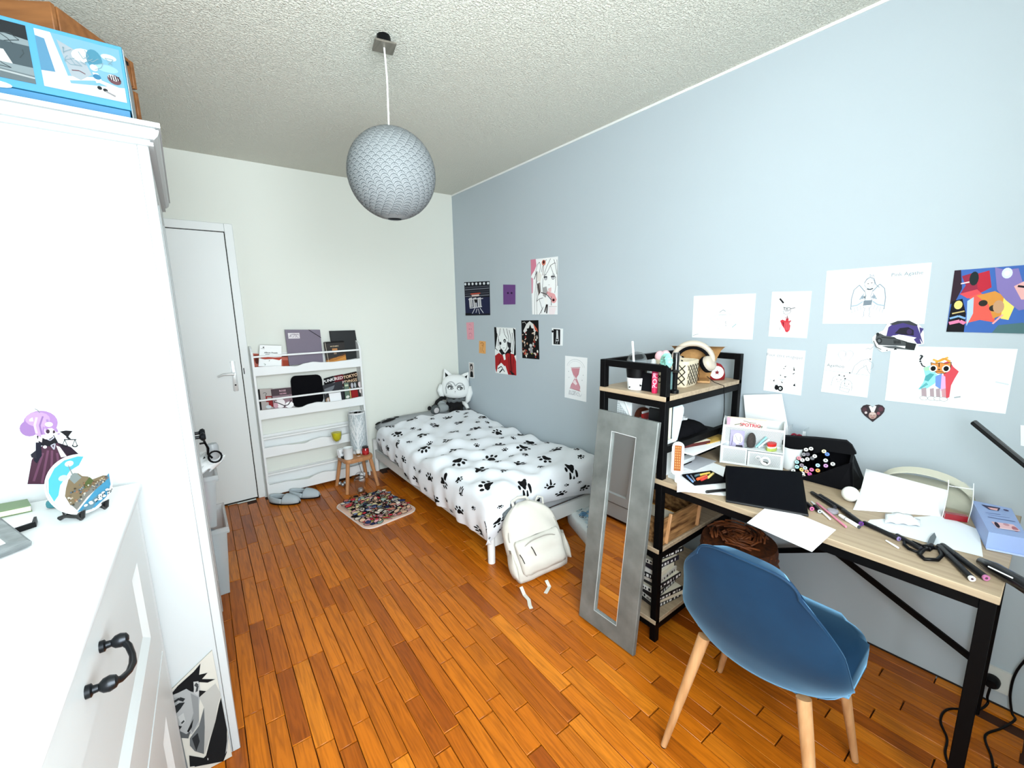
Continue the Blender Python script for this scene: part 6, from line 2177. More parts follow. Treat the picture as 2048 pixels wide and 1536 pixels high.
Mc = MX.Translation(V((-.040, -.028, .036))) @ MX.Rotation(math.radians(-55), 4, 'Z') @ MX.Rotation(math.radians(-75), 4, 'X') 
b.lathe([(.028, 0), (.030, .004), (.026, .007)], n=24)
Mc = MX.Translation(V((-.036, -.030, .037))) @ V((-.77, -.64, .1)).to_track_quat('Z', 'Y').to_matrix().to_4x4()
b.bm.transform(Mc)
em = b.done('emblem', mat('emblem_white', '#ecebe8', .6), cp_)
a = Art(*[Mc @ V((x * .028, y * .028, .0075)) for x, y in ((-1, 1), (1, 1), (1, -1), (-1, -1))], Mc.to_3x3() @ V((0, 0, 1)), .0004)
a.poly([(.5 + (.22 if k % 2 == 0 else .10) * math.sin(2 * PI * k / 10), .5 - (.22 if k % 2 == 0 else .10) * math.cos(2 * PI * k / 10)) for k in range(10)], '#6b1a1e')
a.done(em)

# ------------------------------------------------------------------ between the top board and the desk level
mf = thing('magazine_file', 'white wire mesh magazine file behind the leaning mirror', 'file', (1.60, 1.16, .8185))
b = B()
b.b2((-.10, .028, 0), (.10, .030, .20)).b2((-.10, -.045, 0), (.10, -.043, .12))
b.b2((-.105, -.045, .0), (-.10, .03, .20))
b.done('sides', mat('white_mesh', '#dfe3e4', .5), mf, smooth=0)
B().tube([(-.104, .03, .215), (-.104, -.01, .195), (-.104, -.045, .13)], .004, 6).tube([(-.104, .03, .215), (.10, .03, .215)], .003, 6).done('wire_edge', WHITE, mf)
b = B()
for k in range(9):
    b.tube([(-.1075, -.043 + .009 * k, .02), (-.1075, -.043 + .009 * k, min(.2, .125 + .009 * k))], .0009, 4)
for k in range(18):
    z = .02 + .0095 * k
    b.tube([(-.1075, max(-.043, -.043 + (z - .125)), z), (-.1075, .028, z)], .0009, 4)
b.done('mesh_grid', mat('mesh_wire_grey', '#8f979b', .6), mf)['kind'] = 'stuff'  # grey grid lines over the white end panel
rf = thing('folder', 'red cardboard folder beside the white mesh magazine file', 'folder', (1.62, 1.075, .8185))
B().box((0, 0, .075), (.16, .012, .14), MX.Rotation(-.25, 3, 'X'), .001).done('cover', mat('red_card', '#9c1512', .6), rf)
B().box((0.004, .006, .082), (.15, .004, .142), MX.Rotation(-.25, 3, 'X')).done('sheets', PAPER, rf)
wf_ = thing('file_box', 'white magazine box with upright folders, at the corner post on the desk', 'file', (1.53, .99, DZ))
b = B()
b.b2((-.048, -.058, 0), (.026, -.055, .150)).b2((-.048, .035, 0), (.026, .037, .22)).b2((-.048, -.055, 0), (.026, .035, .003))
b.prism([(-.055, 0), (.035, 0), (.035, .22), (-.055, .15)], lambda y, z, d: V((-.048 + d, y, z)), .002).prism([(-.055, 0), (.035, 0), (.035, .22), (-.055, .15)], lambda y, z, d: V((.024 + d, y, z)), .002)
b.done('box', mat('white_board', '#e6e8e8', .6), wf_, smooth=0)
# folders stand in the box, each its own thing
for i, (x, y0, y1, h, w, c, lab) in enumerate(((-.040, -.03, .03, .272, .012, '#0d0e11', 'black folder nearest the corner post in the white box'), (-.022, -.045, .03, .292, .010, '#dfe3e4', 'pale grey folder second in the white box'), (-.006, -.048, .03, .318, .014, '#d9d8c2', 'cream folder with dotted spine in the white box'), (.009, -.046, .03, .30, .006, '#101216', 'thin black folder between cream and blue in the white box'))):
    o = B().b2((1.53 + x - w / 2, .99 + y0, DZ + .004), (1.53 + x + w / 2, .99 + y1, DZ + h), .0012).done('folder', mat('folder_' + c.lstrip('#'), c, .5), None, lab, 'folder', 'folders in the white box')
pf_ = thing('sleeve', 'pale blue clear sleeve leaning out of the white box', 'folder', (1.56, .98, DZ), world=True)
b = B()
q = [V((1.548, .945, 1.045)), V((1.572, .942, 1.055)), V((1.612, .938, 1.005)), V((1.612, .938, .985)), V((1.556, .944, .79)), V((1.546, .946, .79))]
b.rings([[p + V((0, .05, 0)) for p in q], q])
b.done('sheets', mat('pale_blue_film', '#cfe4ea', .3), pf_, smooth=0)
hb2 = thing('hairbrush', 'white paddle hairbrush with orange bristles standing by the white box', 'brush', dp(1354, 966))
B().prism([(x, y + .10) for x, y in stadium(.046, .135, .02, 5)], lambda x, y, z: V((x * .55 - .004 + z * .8, -x * .8 + z * .5, y)), .010, .003).done('paddle', WHITE, hb2)
B().prism(stadium(.020, .045, .009, 4), lambda x, y, z: V((x * .55 + .0 + z * .8, -x * .8 + z * .5, .022 + y)), .010, .003).done('handle', WHITE, hb2)
a = Art(*[V((x * .55 - .0045, -x * .8 - .0005, z)) for x, z in ((-.013, .155), (.013, .155), (.013, .052), (-.013, .052))], (-.82, -.57, 0), .0012)
a.rect(0, 0, 1, 1, '#8e5028')
for k in range(9):
    for j in range(3):
        a.rect(.12 + .28 * j, .05 + .1 * k, .26 + .28 * j, .11 + .1 * k, '#c98a54')
a.done(hb2, 'bristle_pad')
# stack on the mid shelf
MZ = .8185
o = B().b2((1.585, .87, MZ + .0008), (1.87, 1.15, MZ + .006)).done('paper_stack', PAPER, None, 'stack of white sheets jutting out of the tower over the desk', 'papers')
o = B().box((1.85, 1.0, MZ + .0082), (.17, .22, .003), MX.Rotation(-.12, 3, 'Z')).done('envelope', mat('manila', '#c9a34d', .7), None, 'manila envelope on the papers in the tower', 'envelope')
rb_ = thing('notebook', 'dark red notebook with a pale edge under the black pouch', 'notebook', (1.70, 1.0, MZ + .007))
B().box((0, 0, .008), (.19, .16, .016), MX.Rotation(-.25, 3, 'Z'), .001).done('cover', mat('oxblood', '#4d120f', .5), rb_)
B().box((0, -.001, .0168), (.185, .162, .0016), MX.Rotation(-.25, 3, 'Z')).done('pages', CARD, rb_)
pu = B()
pu.grid(lambda a, c: V((1.73 + .135 * (2 * a - 1), 1.03 + .085 * (2 * c - 1), MZ + .026 + .062 * max(0, 1 - abs(2 * a - 1) ** 4) ** .5 * max(0, 1 - abs(2 * c - 1) ** 4) ** .5 + .004 * math.sin(19 * a + 11 * c))), 20, 16)
pu.grid(lambda a, c: V((1.73 + .135 * (2 * a - 1), 1.03 + .085 * (2 * c - 1), MZ + .0255)), 20, 16)
bmesh.ops.remove_doubles(pu.bm, verts=pu.bm.verts, dist=.0006)
pu.done('pouch', BLKF, None, 'soft black pouch lying on the dark red notebook in the tower', 'pouch', smooth=180)
gl = thing('headset', 'white and black game controller lying on the black pouch', 'controller', (1.70, 1.03, MZ + .089))
B().tube([(-.075, .0, .008), (-.04, -.012, .012), (0, -.01, .012), (.04, -.012, .012), (.06, -.004, .008)], .008, 8).done('body', WHITE, gl)
B().tube([(.06 + .016 * math.cos(t), -.004 + .016 * math.sin(t), .010) for t in [2 * PI * k / 16 for k in range(16)]], .005, 6, closed=True).done('ring', WHITE, gl)
B().b2((-.06, -.024, .008), (-.02, -.019, .014), .001).done('band', BLK, gl)
B().ball((1.66, 1.17, MZ + .093), .048, 20, 12).done('ball', mat('brown_leather', '#6e3013', .6), None, 'brown ball in the back of the tower behind the pouch', 'ball')
wc = thing('dish', 'white tilted tray on the desk under the jutting sheets', 'tray', (1.66, .99, DZ))
B().box((0, 0, .035), (.11, .12, .022), MX.Rotation(.18, 3, 'X'), .006, 2).done('tray', WHITE, wc)
B().box((0, 0, .014), (.09, .10, .018), MX.Rotation(.18, 3, 'X'), .003).done('base', BLK, wc)
o = B().b2((1.62, .88, DZ + .0003), (1.80, 1.05, DZ + .004), .001).done('notepad', mat('grey_pad', '#b9bcc2', .7), None, 'flat grey pad on the desk under the tower', 'notepad')
b = B()
b.grid(lambda a, c: V((1.90 + .08 * (2 * a - 1), 1.06 + .09 * (2 * c - 1), DZ + .001 + .055 * max(0, 1 - abs(2 * a - 1) ** 3) ** .5 * max(0, 1 - abs(2 * c - 1) ** 3) ** .5)), 14, 12)
b.done('glasses_case', BLK, None, 'black domed case at the back of the desk under the tower', 'case', smooth=180)

# ------------------------------------------------------------------ lower shelves of the tower
cw = thing('wooden_tray', 'shallow wooden tray with dark grain on the lower tower shelf', 'tray', (1.60, 1.07, .4345))
PING = mat('grained_pine', '#b98d5b', .5, var=((7, 30, 50), '#4f2f16', .16))
B().b2((-.135, -.15, 0), (.17, -.138, .118), .002).done('front_board', PING, cw)
B().b2((-.135, .135, 0), (.17, .147, .118), .002).done('back_board', PING, cw)
B().b2((-.135, -.138, 0), (-.123, .135, .118), .002).done('side_board', PING, cw)
B().b2((.158, -.138, 0), (.17, .135, .118), .002).done('side_board', PING, cw)
B().b2((-.123, -.138, 0), (.158, .135, .008)).done('bottom_board', PING, cw)
for x in (-.10, .14):
    B().bar((x - .01, -.155, .01), (x + .016, -.155, .135), .014, .010, .002).done('batten', PALEW, cw)
for i, (dx, dz, c, lab) in enumerate(((0, .108, '#e3c98a', 'yellowed book in the wooden tray'), (.01, .126, '#3c4248', 'dark grey book in the wooden tray'), (-.01, .143, '#c78a12', 'mustard yellow book on top of the wooden tray'))):
    q = [(1.485 + dx, .955, .4345 + dz - .09 + .075), (1.485 + dx, 1.17, .4345 + dz - .015), (1.485 + dx, 1.17, .4345 + dz - .031), (1.485 + dx, .955, .4345 + dz - .031)]
    z0 = .4345 + .0085 + i * .0165 + .035
    book('book', lab, 'book', [(1.49 + dx, 1.16, z0 + .0155), (1.49 + dx, .95, z0 + .0155), (1.49 + dx, .95, z0), (1.49 + dx, 1.16, z0)], NX, .14, c, 'books in the wooden tray')
B().b2((1.49, .95, .4345 + .0085), (1.64, 1.16, .4345 + .043)).done('box', mat('grey_box', '#8b9196', .6), None, 'grey card box at the bottom of the wooden tray', 'box')
# stack of paperbacks
r = random.Random(17)
z = .1045
spines = ['#14151a', '#d9d8d4', '#101014', '#1b1b20', '#dedcd6', '#17171b', '#c9c5bc', '#0f0f13', '#e0dfdb', '#22202a', '#d6d2c8', '#121216', '#e4e3df']
names = ['lowest', 'second', 'third', 'fourth', 'fifth', 'sixth', 'seventh', 'eighth', 'ninth', 'tenth', 'eleventh', 'twelfth', 'topmost']
for i, c in enumerate(spines):
    th = .0185 + .003 * r.random()
    y = .940 + r.uniform(0, .022)
    x0 = 1.480 + r.uniform(0, .020)
    a_ = r.uniform(-.24, .12)
    q = [V((0, .115, th)), V((0, 0, th)), V((0, 0, 0)), V((0, .115, 0))]
    nb_, dp_ = V((-1, 0, 0)), .17
    if i % 3 != 1:
        q = [V((0, 0, th)), V((.165, 0, th)), V((.165, 0, 0)), V((0, 0, 0))]
        nb_, dp_ = V((0, -1, 0)), .115
    Mr = MX.Translation(V((x0, y, z))) @ MX.Rotation(a_, 4, 'Z')

    def art_s(a, c=c, i=i):
        k = '#e8e8e6' if c in ('#14151a', '#101014', '#1b1b20', '#17171b', '#0f0f13', '#22202a', '#121216') else '#17171a'
        rr3 = random.Random(i)
        u = .06
        while u < .9:
            w = rr3.uniform(.03, .1)
            a.rect(u, rr3.uniform(.15, .35), u + w, rr3.uniform(.65, .85), k)
            u += w + rr3.uniform(.03, .1)
    book('paperback', '%s paperback from the bottom in the stack on the lowest tower shelf' % names[i] if i < 12 else 'topmost paperback of the stack on the lowest tower shelf', 'book', [Mr @ p for p in q], Mr.to_3x3() @ nb_, dp_, c, 'paperbacks stacked in the tower', art_s)
    z += th + .0010
bgx = B()
bgx.grid(lambda a, c: V((1.475 + .02 * (2 * a - 1) * (1 - .3 * c) + .004 * math.sin(20 * c), 1.09 + .05 * (2 * a - 1), .1047 + .10 * c + .006 * math.sin(9 * a))), 8, 8)
bgx.done('plastic_sachet', GLASS, None, 'clear sachet standing beside the paperback stack', 'bag', solid=.006)
wk = thing('wicker_basket', 'brown wicker basket on the floor under the desk behind the chair', 'basket', (1.80, .76, 0))
WK = mat('dark_wicker', '#5e3114', .6, var=((60, 60, 60), '#2b1306', .2))
b = B()
b.lathe([(.12, .0), (.135, .02), (.155, .22), (.15, .40), (.145, .42), (.02, .435)], n=30)
b.done('wall', WK, wk, smooth=60)
r = random.Random(8)
wv = B()
for k in range(26):
    z = .02 + .0155 * k
    R_ = .138 + .02 * math.sin(PI * min(1, z / .42))
    wv.tube([(R_ * math.cos(t) * (1 + .02 * math.sin(15 * t + PI * (k % 2))), R_ * math.sin(t) * (1 + .02 * math.sin(15 * t + PI * (k % 2))), z) for t in [2 * PI * i / 60 for i in range(60)]], .0065, 5, closed=True)
wv.done('woven_strand', mat('wicker_strand', '#8a4a20', .55, var=((25, 25, 90), '#4a2410', .25)), wk, smooth=180)['kind'] = 'stuff'
tw = B()
for k in range(70):
    t, rd = r.uniform(0, 2 * PI), r.uniform(.0, .12)
    p = V((rd * math.cos(t), rd * math.sin(t), .436 + .008 * r.random()))
    d_ = V((math.cos(t + 1.4), math.sin(t + 1.4), 0)) * r.uniform(.03, .05)
    tw.tube([p - d_, p + V((0, 0, .006)), p + d_], .0045, 5)
tw.done('woven_lid', MATS['wicker_strand'], wk, smooth=180)['kind'] = 'stuff'

# ------------------------------------------------------------------ on the desk
UP = (0, 0, 1)


def flat(name, label, cat, pix, z=DZ + .0004, th=.0008, m=None, group=None):
    q = [dp(u, v, z) for u, v in pix]
    n = (q[3] - q[0]).cross(q[1] - q[0])
    b = B()
    b.rings([[p for p in q], [p + V((0, 0, th)) for p in q]])
    return b.done(name, m or PAPER, None, label, cat, group, smooth=0)


z7 = lambda *p: [(1340 + x * .07161, 900 + y * .07161) for x, y in p]
flat('sheet', 'white sheet under the pencil tray, hanging over the desk edge', 'paper', z7((300, 470), (1160, 340), (1900, 620), (1620, 1290), (380, 1165), (195, 1180), (205, 800)))
flat('sheet', 'second white sheet tucked beneath the pencil tray by the hairbrush', 'paper', z7((330, 380), (760, 440), (900, 520), (300, 620)), DZ + .0014)
flat('sheet', 'white sheet corner beside the file box at the desk edge', 'paper', z7((-60, 680), (250, 600), (320, 720), (120, 830), (-60, 760)), DZ + .0001, .0003)
tr = thing('pencil_tray', 'black pen tray on the white sheet with orange and yellow highlighters', 'tray', (1.62, .87, DZ + .0024), world=True)
q = [dp(*p, DZ + .003) for p in z7((335, 720), (1140, 610), (1700, 900), (690, 995))]
b = B()
b.rings([q, [p + V((0, 0, .006)) for p in q]])
b.done('tray', BLKF, tr, smooth=0)


def pen(name, label, p0, p1, r0, body, cap=None, grp=None, tip=None, capf=.34, z=None):
    p0, p1 = V(p0), V(p1)
    t = thing(name, label, 'marker' if 'marker' in name else 'pen', (p0 + p1) / 2 - V((0, 0, r0)), 0, grp, world=True)
    d = (p1 - p0)
    b = B()
    b.tube([p0, p0 + d * .03, p0 + d * .97, p1], [r0 * .8, r0, r0, r0 * .8], 12)
    b.done('barrel', mat('pen_' + body.lstrip('#'), body, .35), t)
    if cap:
        c = B()
        c.tube([p1 - d * .02, p1 + d * .012], [r0 * .92, r0 * .92], 12)
        c.done('end_cap', mat('pen_' + cap.lstrip('#'), cap, .4), t)
        B().tube([p0 + d * capf, p0 + d * (capf + .015)], [r0 * 1.06, r0 * 1.06], 12).done('cap_ring', mat('pen_ring', '#1d1e22', .3), t)
        B().tube([p1 + d * .012, p1 + d * .016], [r0 * .4, r0 * .35], 10).done('end_mark', mat('pen_' + (tip or '#3a3a3e').lstrip('#'), tip or '#3a3a3e', .4), t)
    return t


for i, (a0, a1, c, r0, lab) in enumerate((((760, 820), (1030, 725), '#d2572a', .006, 'orange highlighter in the black tray'), ((870, 840), (1060, 760), '#bf3a34', .005, 'red highlighter in the black tray'), ((830, 700), (1110, 640), '#c9a94a', .005, 'yellow highlighter lying far side in the black tray'), ((1050, 780), (1210, 650), '#d9c070', .005, 'pale yellow highlighter at the right of the black tray'), ((700, 730), (820, 690), '#4f6468', .005, 'grey-green marker in the black tray'), ((470, 710), (645, 890), '#6d8fc0', .0035, 'pale blue pen in the black tray'), ((580, 700), (690, 860), '#7b8291', .003, 'grey pen in the black tray'))):
    P0, P1 = [dp(*p, DZ + .0095 + r0) for p in z7(a0, a1)]
    pen('pen', lab, P0, P1, r0, c, None, 'pens in the black tray')
P0, P1 = [dp(*p, DZ + .007) for p in z7((1010, 1170), (1600, 1110))]
pen('pen', 'thick black pen half under the tablet', P0, P1, .0055, '#0c0c0e')
# tablet lying flat, raised a little at its back edge
tq = [V((1.452, .672, DZ + .004)), V((1.566, .443, DZ + .004)), V((1.735, .527, DZ + .075)), V((1.621, .756, DZ + .075))]
tq = [at(1452, 1001, z=DZ + .004), at(1617, 1030, z=DZ + .004)]
up_ = V((.80, .40, .42)).normalized()
tbv = tq[1] - tq[0]
tpl = thing('tablet', 'black tablet in a folio case propped on the desk', 'tablet', (tq[0] + tq[1]) / 2 - V((0, 0, .004)), world=True)
A_ = at(1451, 931, y=None, z=DZ + .080)
Bq = at(1604, 944, y=None, z=DZ + .080)
pn_ = (tq[1] - tq[0]).cross(A_ - tq[0])
d__ = Bq - CP
Bq = CP + d__ * ((tq[0] - CP).dot(pn_) / d__.dot(pn_))
quad = [A_, Bq, tq[1], tq[0]]
nT = (quad[3] - quad[0]).cross(quad[1] - quad[0]).normalized()
nT = nT if nT.z > 0 else -nT
slab(quad, nT, .008).done('case', mat('folio_black', '#050608', .5, spec=.12), tpl, smooth=0)
ins = lambda k, l: [quad[0].lerp(quad[2], k) + nT * l, quad[1].lerp(quad[3], k) + nT * l, quad[2].lerp(quad[0], k) + nT * l, quad[3].lerp(quad[1], k) + nT * l]
B().poly(ins(.03, .0006)).done('screen', mat('tablet_screen', '#030409', .3, spec=.12), tpl, smooth=0)
B().tube([tq[0] + nT * -.002, tq[1] + nT * -.002], .006, 8).done('hinge', BLK, tpl)
B().rings([[A_ - nT * .009, Bq - nT * .009, Bq + V((.05, .03, DZ + .001 - Bq.z)), A_ + V((.05, .03, DZ + .001 - A_.z))], [A_ - nT * .007 + V((.0, 0, -.002)), Bq - nT * .007 + V((0, 0, -.002)), Bq + V((.045, .027, DZ + .001 - Bq.z)), A_ + V((.045, .027, DZ + .001 - A_.z))]]).done('stand_flap', BLK, tpl, smooth=0)
flat('sheet', 'white sheet overhanging the desk edge in front of the tablet', 'paper', [(1494, 1046), (1543, 1006), (1672, 1060), (1624, 1104)], DZ + .0006, .0008)
o = flat('sheet', 'crumpled-cornered white sheet flat on the desk under the raised sheet', 'paper', [(1740, 1040), (1885, 1031), (1958, 1060), (1966, 1114), (1870, 1090), (1730, 1050)], DZ + .0006, .0008, mat('cool_white_paper', '#e3e9ee', .8))
rs_ = thing('sheet', 'big white sheet standing curled in front of the beige pouch', 'paper', (1.80, .28, DZ), world=True)
f0, f1 = dp(1706, 1020), dp(1887, 1034)
t0, t1 = at(1732, 938, x=1.90), at(1896, 981, x=1.93)
b = B()
b.grid(lambda a, c: f0.lerp(f1, a).lerp(t0.lerp(t1, a), c) + V((.012 * math.sin(PI * c), 0, -.012 * math.sin(PI * c))) + V((0, 0, .0008)), 8, 8)
b.done('sheet', PAPER, rs_, solid=.0012, smooth=180)
b = B()
r = random.Random(4)
b.grid(lambda a, c: dp(1770 + 70 * a, 1046 + 8 * a - 16 * c * (1 - .3 * a), DZ + .004) + V((0, 0, .014 * math.sin(PI * a) * c + .006 * abs(math.sin(9 * a + 5 * c)))), 12, 5)
b.done('tissue', mat('tissue_white', '#e6ebef', .9), None, 'crumpled scrap of white tissue on the sheets', 'tissue', solid=.001, smooth=25)

# mesh organiser
og = thing('desk_organizer', 'white wire mesh desk organizer with small compartments and a drawer', 'organizer', (1.806, .866, DZ), math.atan2(.655 - .866, 1.893 - 1.806))
OW, OD = .232, .135
# local x runs along its front, local y goes back towards the wall
MSH = mat('white_wire_mesh', '#d9dfe1', .5)
WIRE = WHITE


def osheet(pts, name='mesh_panel'):
    B().rings([[V(p) for p in pts], [V(p) + V((.0012, .0012, 0)) for p in pts]]).done(name, MSH, og, smooth=0)


osheet([(0, 0, .003), (.10, 0, .003), (.10, 0, .078), (0, 0, .078)])
osheet([(0, OD, .003), (OW, OD, .003), (OW, OD, .18), (0, OD, .18)])
osheet([(0, .062, .003), (OW, .062, .003), (OW, .062, .155), (0, .062, .155)])
osheet([(.10, .0, .003), (.10, .062, .003), (.10, .062, .078), (.10, 0, .078)], 'divider')
for x in (0, OW - .0012):
    B().prism([(0, 0), (OD, 0), (OD, .18), (.09, .18), (.055, .145), (.02, .09), (0, .078)], lambda y, z, d: V((x + d, y, z)), .0014).done('end_panel', MSH, og, smooth=0)
    B().tube([(x, 0, 0), (x, 0, .078), (x, .02, .092), (x, .055, .147), (x, .09, .182), (x, OD, .182), (x, OD, 0)], .0032, 6).done('wire_edge', WIRE, og)
B().tube([(0, 0, .078), (.10, 0, .078)], .003, 6).done('wire_edge', WIRE, og)
B().tube([(0, .062, .157), (OW, .062, .157)], .003, 6).done('wire_edge', WIRE, og)
B().tube([(0, 0, .003), (OW, 0, .003), (OW, OD, .003), (0, OD, .003)], .003, 6, closed=True).done('wire_edge', WIRE, og)
B().b2((.103, -.002, .006), (OW - .003, .06, .070), .001).done('drawer', MSH, og)
B().b2((.101, -.004, .074), (OW, .062, .0785), .001).done('shelf', MSH, og)
MG = mat('mesh_hole_grey', '#4a545a', .7)
b = B()


def hatch(x0, x1, z0, z1, y, st=.0058):
    k = -int((z1 - z0) / st) - 1
    n = int((x1 - x0) / st) + 1
    for i in range(k, n):
        xa = x0 + i * st
        pa, pb_ = (xa, z0), (xa + (z1 - z0), z1)
        if pa[0] < x0:
            pa = (x0, z0 + (x0 - xa))
        if pb_[0] > x1:
            pb_ = (x1, z0 + (x1 - xa))
        if pa[0] < x1 and pb_[0] > pa[0]:
            w = .0019
            b.poly([V((pa[0], y, pa[1])), V((pa[0] + w, y, pa[1])), V((pb_[0] + w, y, pb_[1])), V((pb_[0], y, pb_[1]))])


hatch(.008, .094, .010, .070, -.0008)
hatch(.110, OW - .010, .012, .064, -.0028)
hatch(.008, OW - .008, .085, .150, .0612)
b.done('mesh_holes', MG, og, smooth=0, fix=False)['kind'] = 'stuff'
for x, y_, r0, kind in ((.170, -.0035, .019, 1), (.142, -.0030, .010, 0)):
    bd = B()
    bd.lathe([(r0, 0), (r0, .003), (r0 * .8, .0045), (.001, .005)], (0, 0, 0), 24)
    Mx2 = MX.Translation(V((x, y_, .036 if kind else .045))) @ MX.Rotation(PI / 2, 4, 'X')
    bd.bm.transform(Mx2)
    o = bd.done('badge', mat('badge_white', '#e9eaea', .3), og)
    a = Art(*[Mx2 @ V((u * r0, v * r0, .0053)) for u, v in ((-1, 1), (1, 1), (1, -1), (-1, -1))], (0, -1, 0), .0003)
    if kind:
        a.ell(.5, .5, .32, .32, '#9aa0a3', 16, PI, 2 * PI, .4).poly([(.25, .45), (.75, .6), (.7, .75), (.5, .62), (.3, .58)], '#1f2224')
    else:
        a.arc(.5, .5, .3, .3, 0, 2 * PI, .12, '#8d9599', 12).ell(.5, .5, .14, .14, '#5f676b', 8)
    a.done(o)
Mo = MX.Translation(V((1.806, .866, DZ))) @ MX.Rotation(math.atan2(.655 - .866, 1.893 - 1.806), 4, 'Z')


def ol(x, y, z):
    return Mo @ V((x, y, z))


nO = Mo.to_3x3() @ V((0, -1, 0))
book('comic_book', 'pale pink and cream comic with red title letters standing in the mesh organizer', 'book', [ol(.012, .068, .192), ol(.165, .068, .192), ol(.165, .068, .01), ol(.012, .068, .01)], nO, .02, '#e3d3c4', None,
     lambda a: (a.rect(0, 0, .09, 1, '#cf9fb2'), a.rect(.09, 0, .10, 1, '#f0e9e4'), a.line([(.42, .05), (.5, .06), (.6, .09)], .014, '#5f5752'), a.line([(.56, .08), (.74, .08)], .012, '#5f5752'), a.text('SPOTRIO', .6, .15, .11, '#b8324a', .03), a.line([(.2, .17), (.35, .13), (.42, .17)], .02, '#6d7468'), a.line([(.8, .16), (.9, .14), (.86, .2)], .02, '#6d7468')))
q = [ol(.03, .055, .140), ol(.085, .055, .140), ol(.085, .050, .055), ol(.03, .050, .055)]
c_ = slab(q, nO, .0015).done('card', mat('lilac_card', '#a79fbe', .5), None, 'lilac card with a white-haired figure in the organizer', 'card', smooth=0)
a = Art(*q, nO, .0006)
a.ell(.55, .42, .36, .28, '#f0f0f2', 18).poly([(.4, .45), (.62, .5), (.66, .72), (.45, .74)], '#eee4e4').line([(.35, .25), (.5, .5), (.68, .56)], .02, '#4b4656').line([(.7, .3), (.74, .6)], .02, '#4b4656').poly([(.45, .78), (.9, .74), (1, 1), (.4, 1)], '#3c3944').line([(.2, .3), (.14, .8)], .03, '#6a6284').line([(.6, .66), (.76, .68)], .03, '#8b8694')
a.done(c_)
ow = thing('hairbrush', 'small dark tangle brush standing in the mesh organizer', 'brush', ol(.112, .035, .006))
B().ball((0, 0, .098), (.026, .016, .038), 16, 10).done('bristles', mat('dark_bristle', '#3a3431', .8, bump=(200, 1, .004)), ow, smooth=180)
B().tube([(0, 0, 0), (0, 0, .06)], .008, 10).done('handle', mat('brush_pink', '#8b5b62', .5), ow)
for i, (x, c, lab) in enumerate(((.150, '#8fc9cf', 'aqua stick leaning right in the organizer'), (.160, '#d8e4e6', 'white stick leaning right in the organizer'))):
    B().bar(ol(x - .02, .03, .0815), ol(x + .018, .045, .128 - .008 * i), .008, .006, .001).done('stick', mat('stick_' + c.lstrip('#'), c, .4), None, lab, 'stick')
ck = thing('trinket', 'red, white and green cake-shaped trinket on the organizer drawer top', 'trinket', ol(.188, .025, .079))
cl_ = [(.026 * math.cos(2 * PI * k / 24) * (1 + .06 * math.sin(2 * PI * k / 24 * 7)), .017 * math.sin(2 * PI * k / 24) * (1 + .06 * math.sin(2 * PI * k / 24 * 7))) for k in range(24)]
for z0, z1, k, c, nm in ((0, .012, 1.1, '#a9b85a', 'green_base'), (.012, .019, 1.0, '#e9ead6', 'cream_layer'), (.019, .031, .95, '#c8201c', 'red_top')):
    B().prism([(x * k, y * k) for x, y in cl_], lambda x, y, z: V((x, y, z0 + z)), z1 - z0, .002).done(nm, mat('cake_' + c.lstrip('#'), c, .4), ck)
# curved white vase-like holder at the organizer's right, clear cup with scissors, printer paper behind
vs = thing('pencil_cup', 'plain white rounded cup between the organizer and the marker case', 'cup', at(1583, 938, z=DZ))
B().lathe([(.030, 0), (.036, .01), (.040, .05), (.041, .098), (.038, .098), (.036, .05), (.028, .006)], n=28).done('cup', WHITE, vs, smooth=60)
ppq = [at(1487, 790, x=2.112), at(1563, 788, x=2.112), V((2.085, .675, DZ + .001)), V((2.085, .87, DZ + .001))]
nq_ = (ppq[3] - ppq[0]).cross(ppq[1] - ppq[0]).normalized()
nq_ = nq_ if nq_.x < 0 else -nq_
slab(ppq, nq_, .004).done('sheet', PAPER, None, 'white sheets standing upright against the wall behind the organizer', 'paper', smooth=0)
cc = thing('storage_cup', 'clear square cup holding dark red scissors and pegs against the wall', 'cup', (2.04, .655, DZ))
b = B()
R5 = lambda k, z: [V((x * k, y * k, z)) for x, y in ((-.026, -.03), (.026, -.03), (.026, .03), (-.026, .03))]
b.rings([R5(.75, 0), R5(1.05, .165), R5(1.0, .165), R5(.7, .004)])
b.done('cup', GLASS, cc, smooth=0)
for s in (-1, 1):
    B().tube([(-.01, .010 * s + .013 * math.cos(t), .108 + .024 * math.sin(t)) for t in [2 * PI * k / 16 for k in range(16)]], .0045, 6, closed=True).done('scissor_loop', mat('crimson', '#8e1730', .35), cc)
B().bar((-.008, 0, .01), (-.008, 0, .09), .016, .004).done('blade', mat('steel', '#aab0b4', .25, metal=.9), cc)
B().bar((.005, -.015, .02), (-.005, -.024, .150), .010, .003).done('peg', PAPER, cc)
# open marker case
mk = thing('marker_case', 'open black zip case packed with marker pens, lettered PENS', 'marker case', (1.93, .53, DZ), world=True)
zc5 = lambda *p: [(1540 + x * .1302, 860 + y * .1302) for x, y in p]
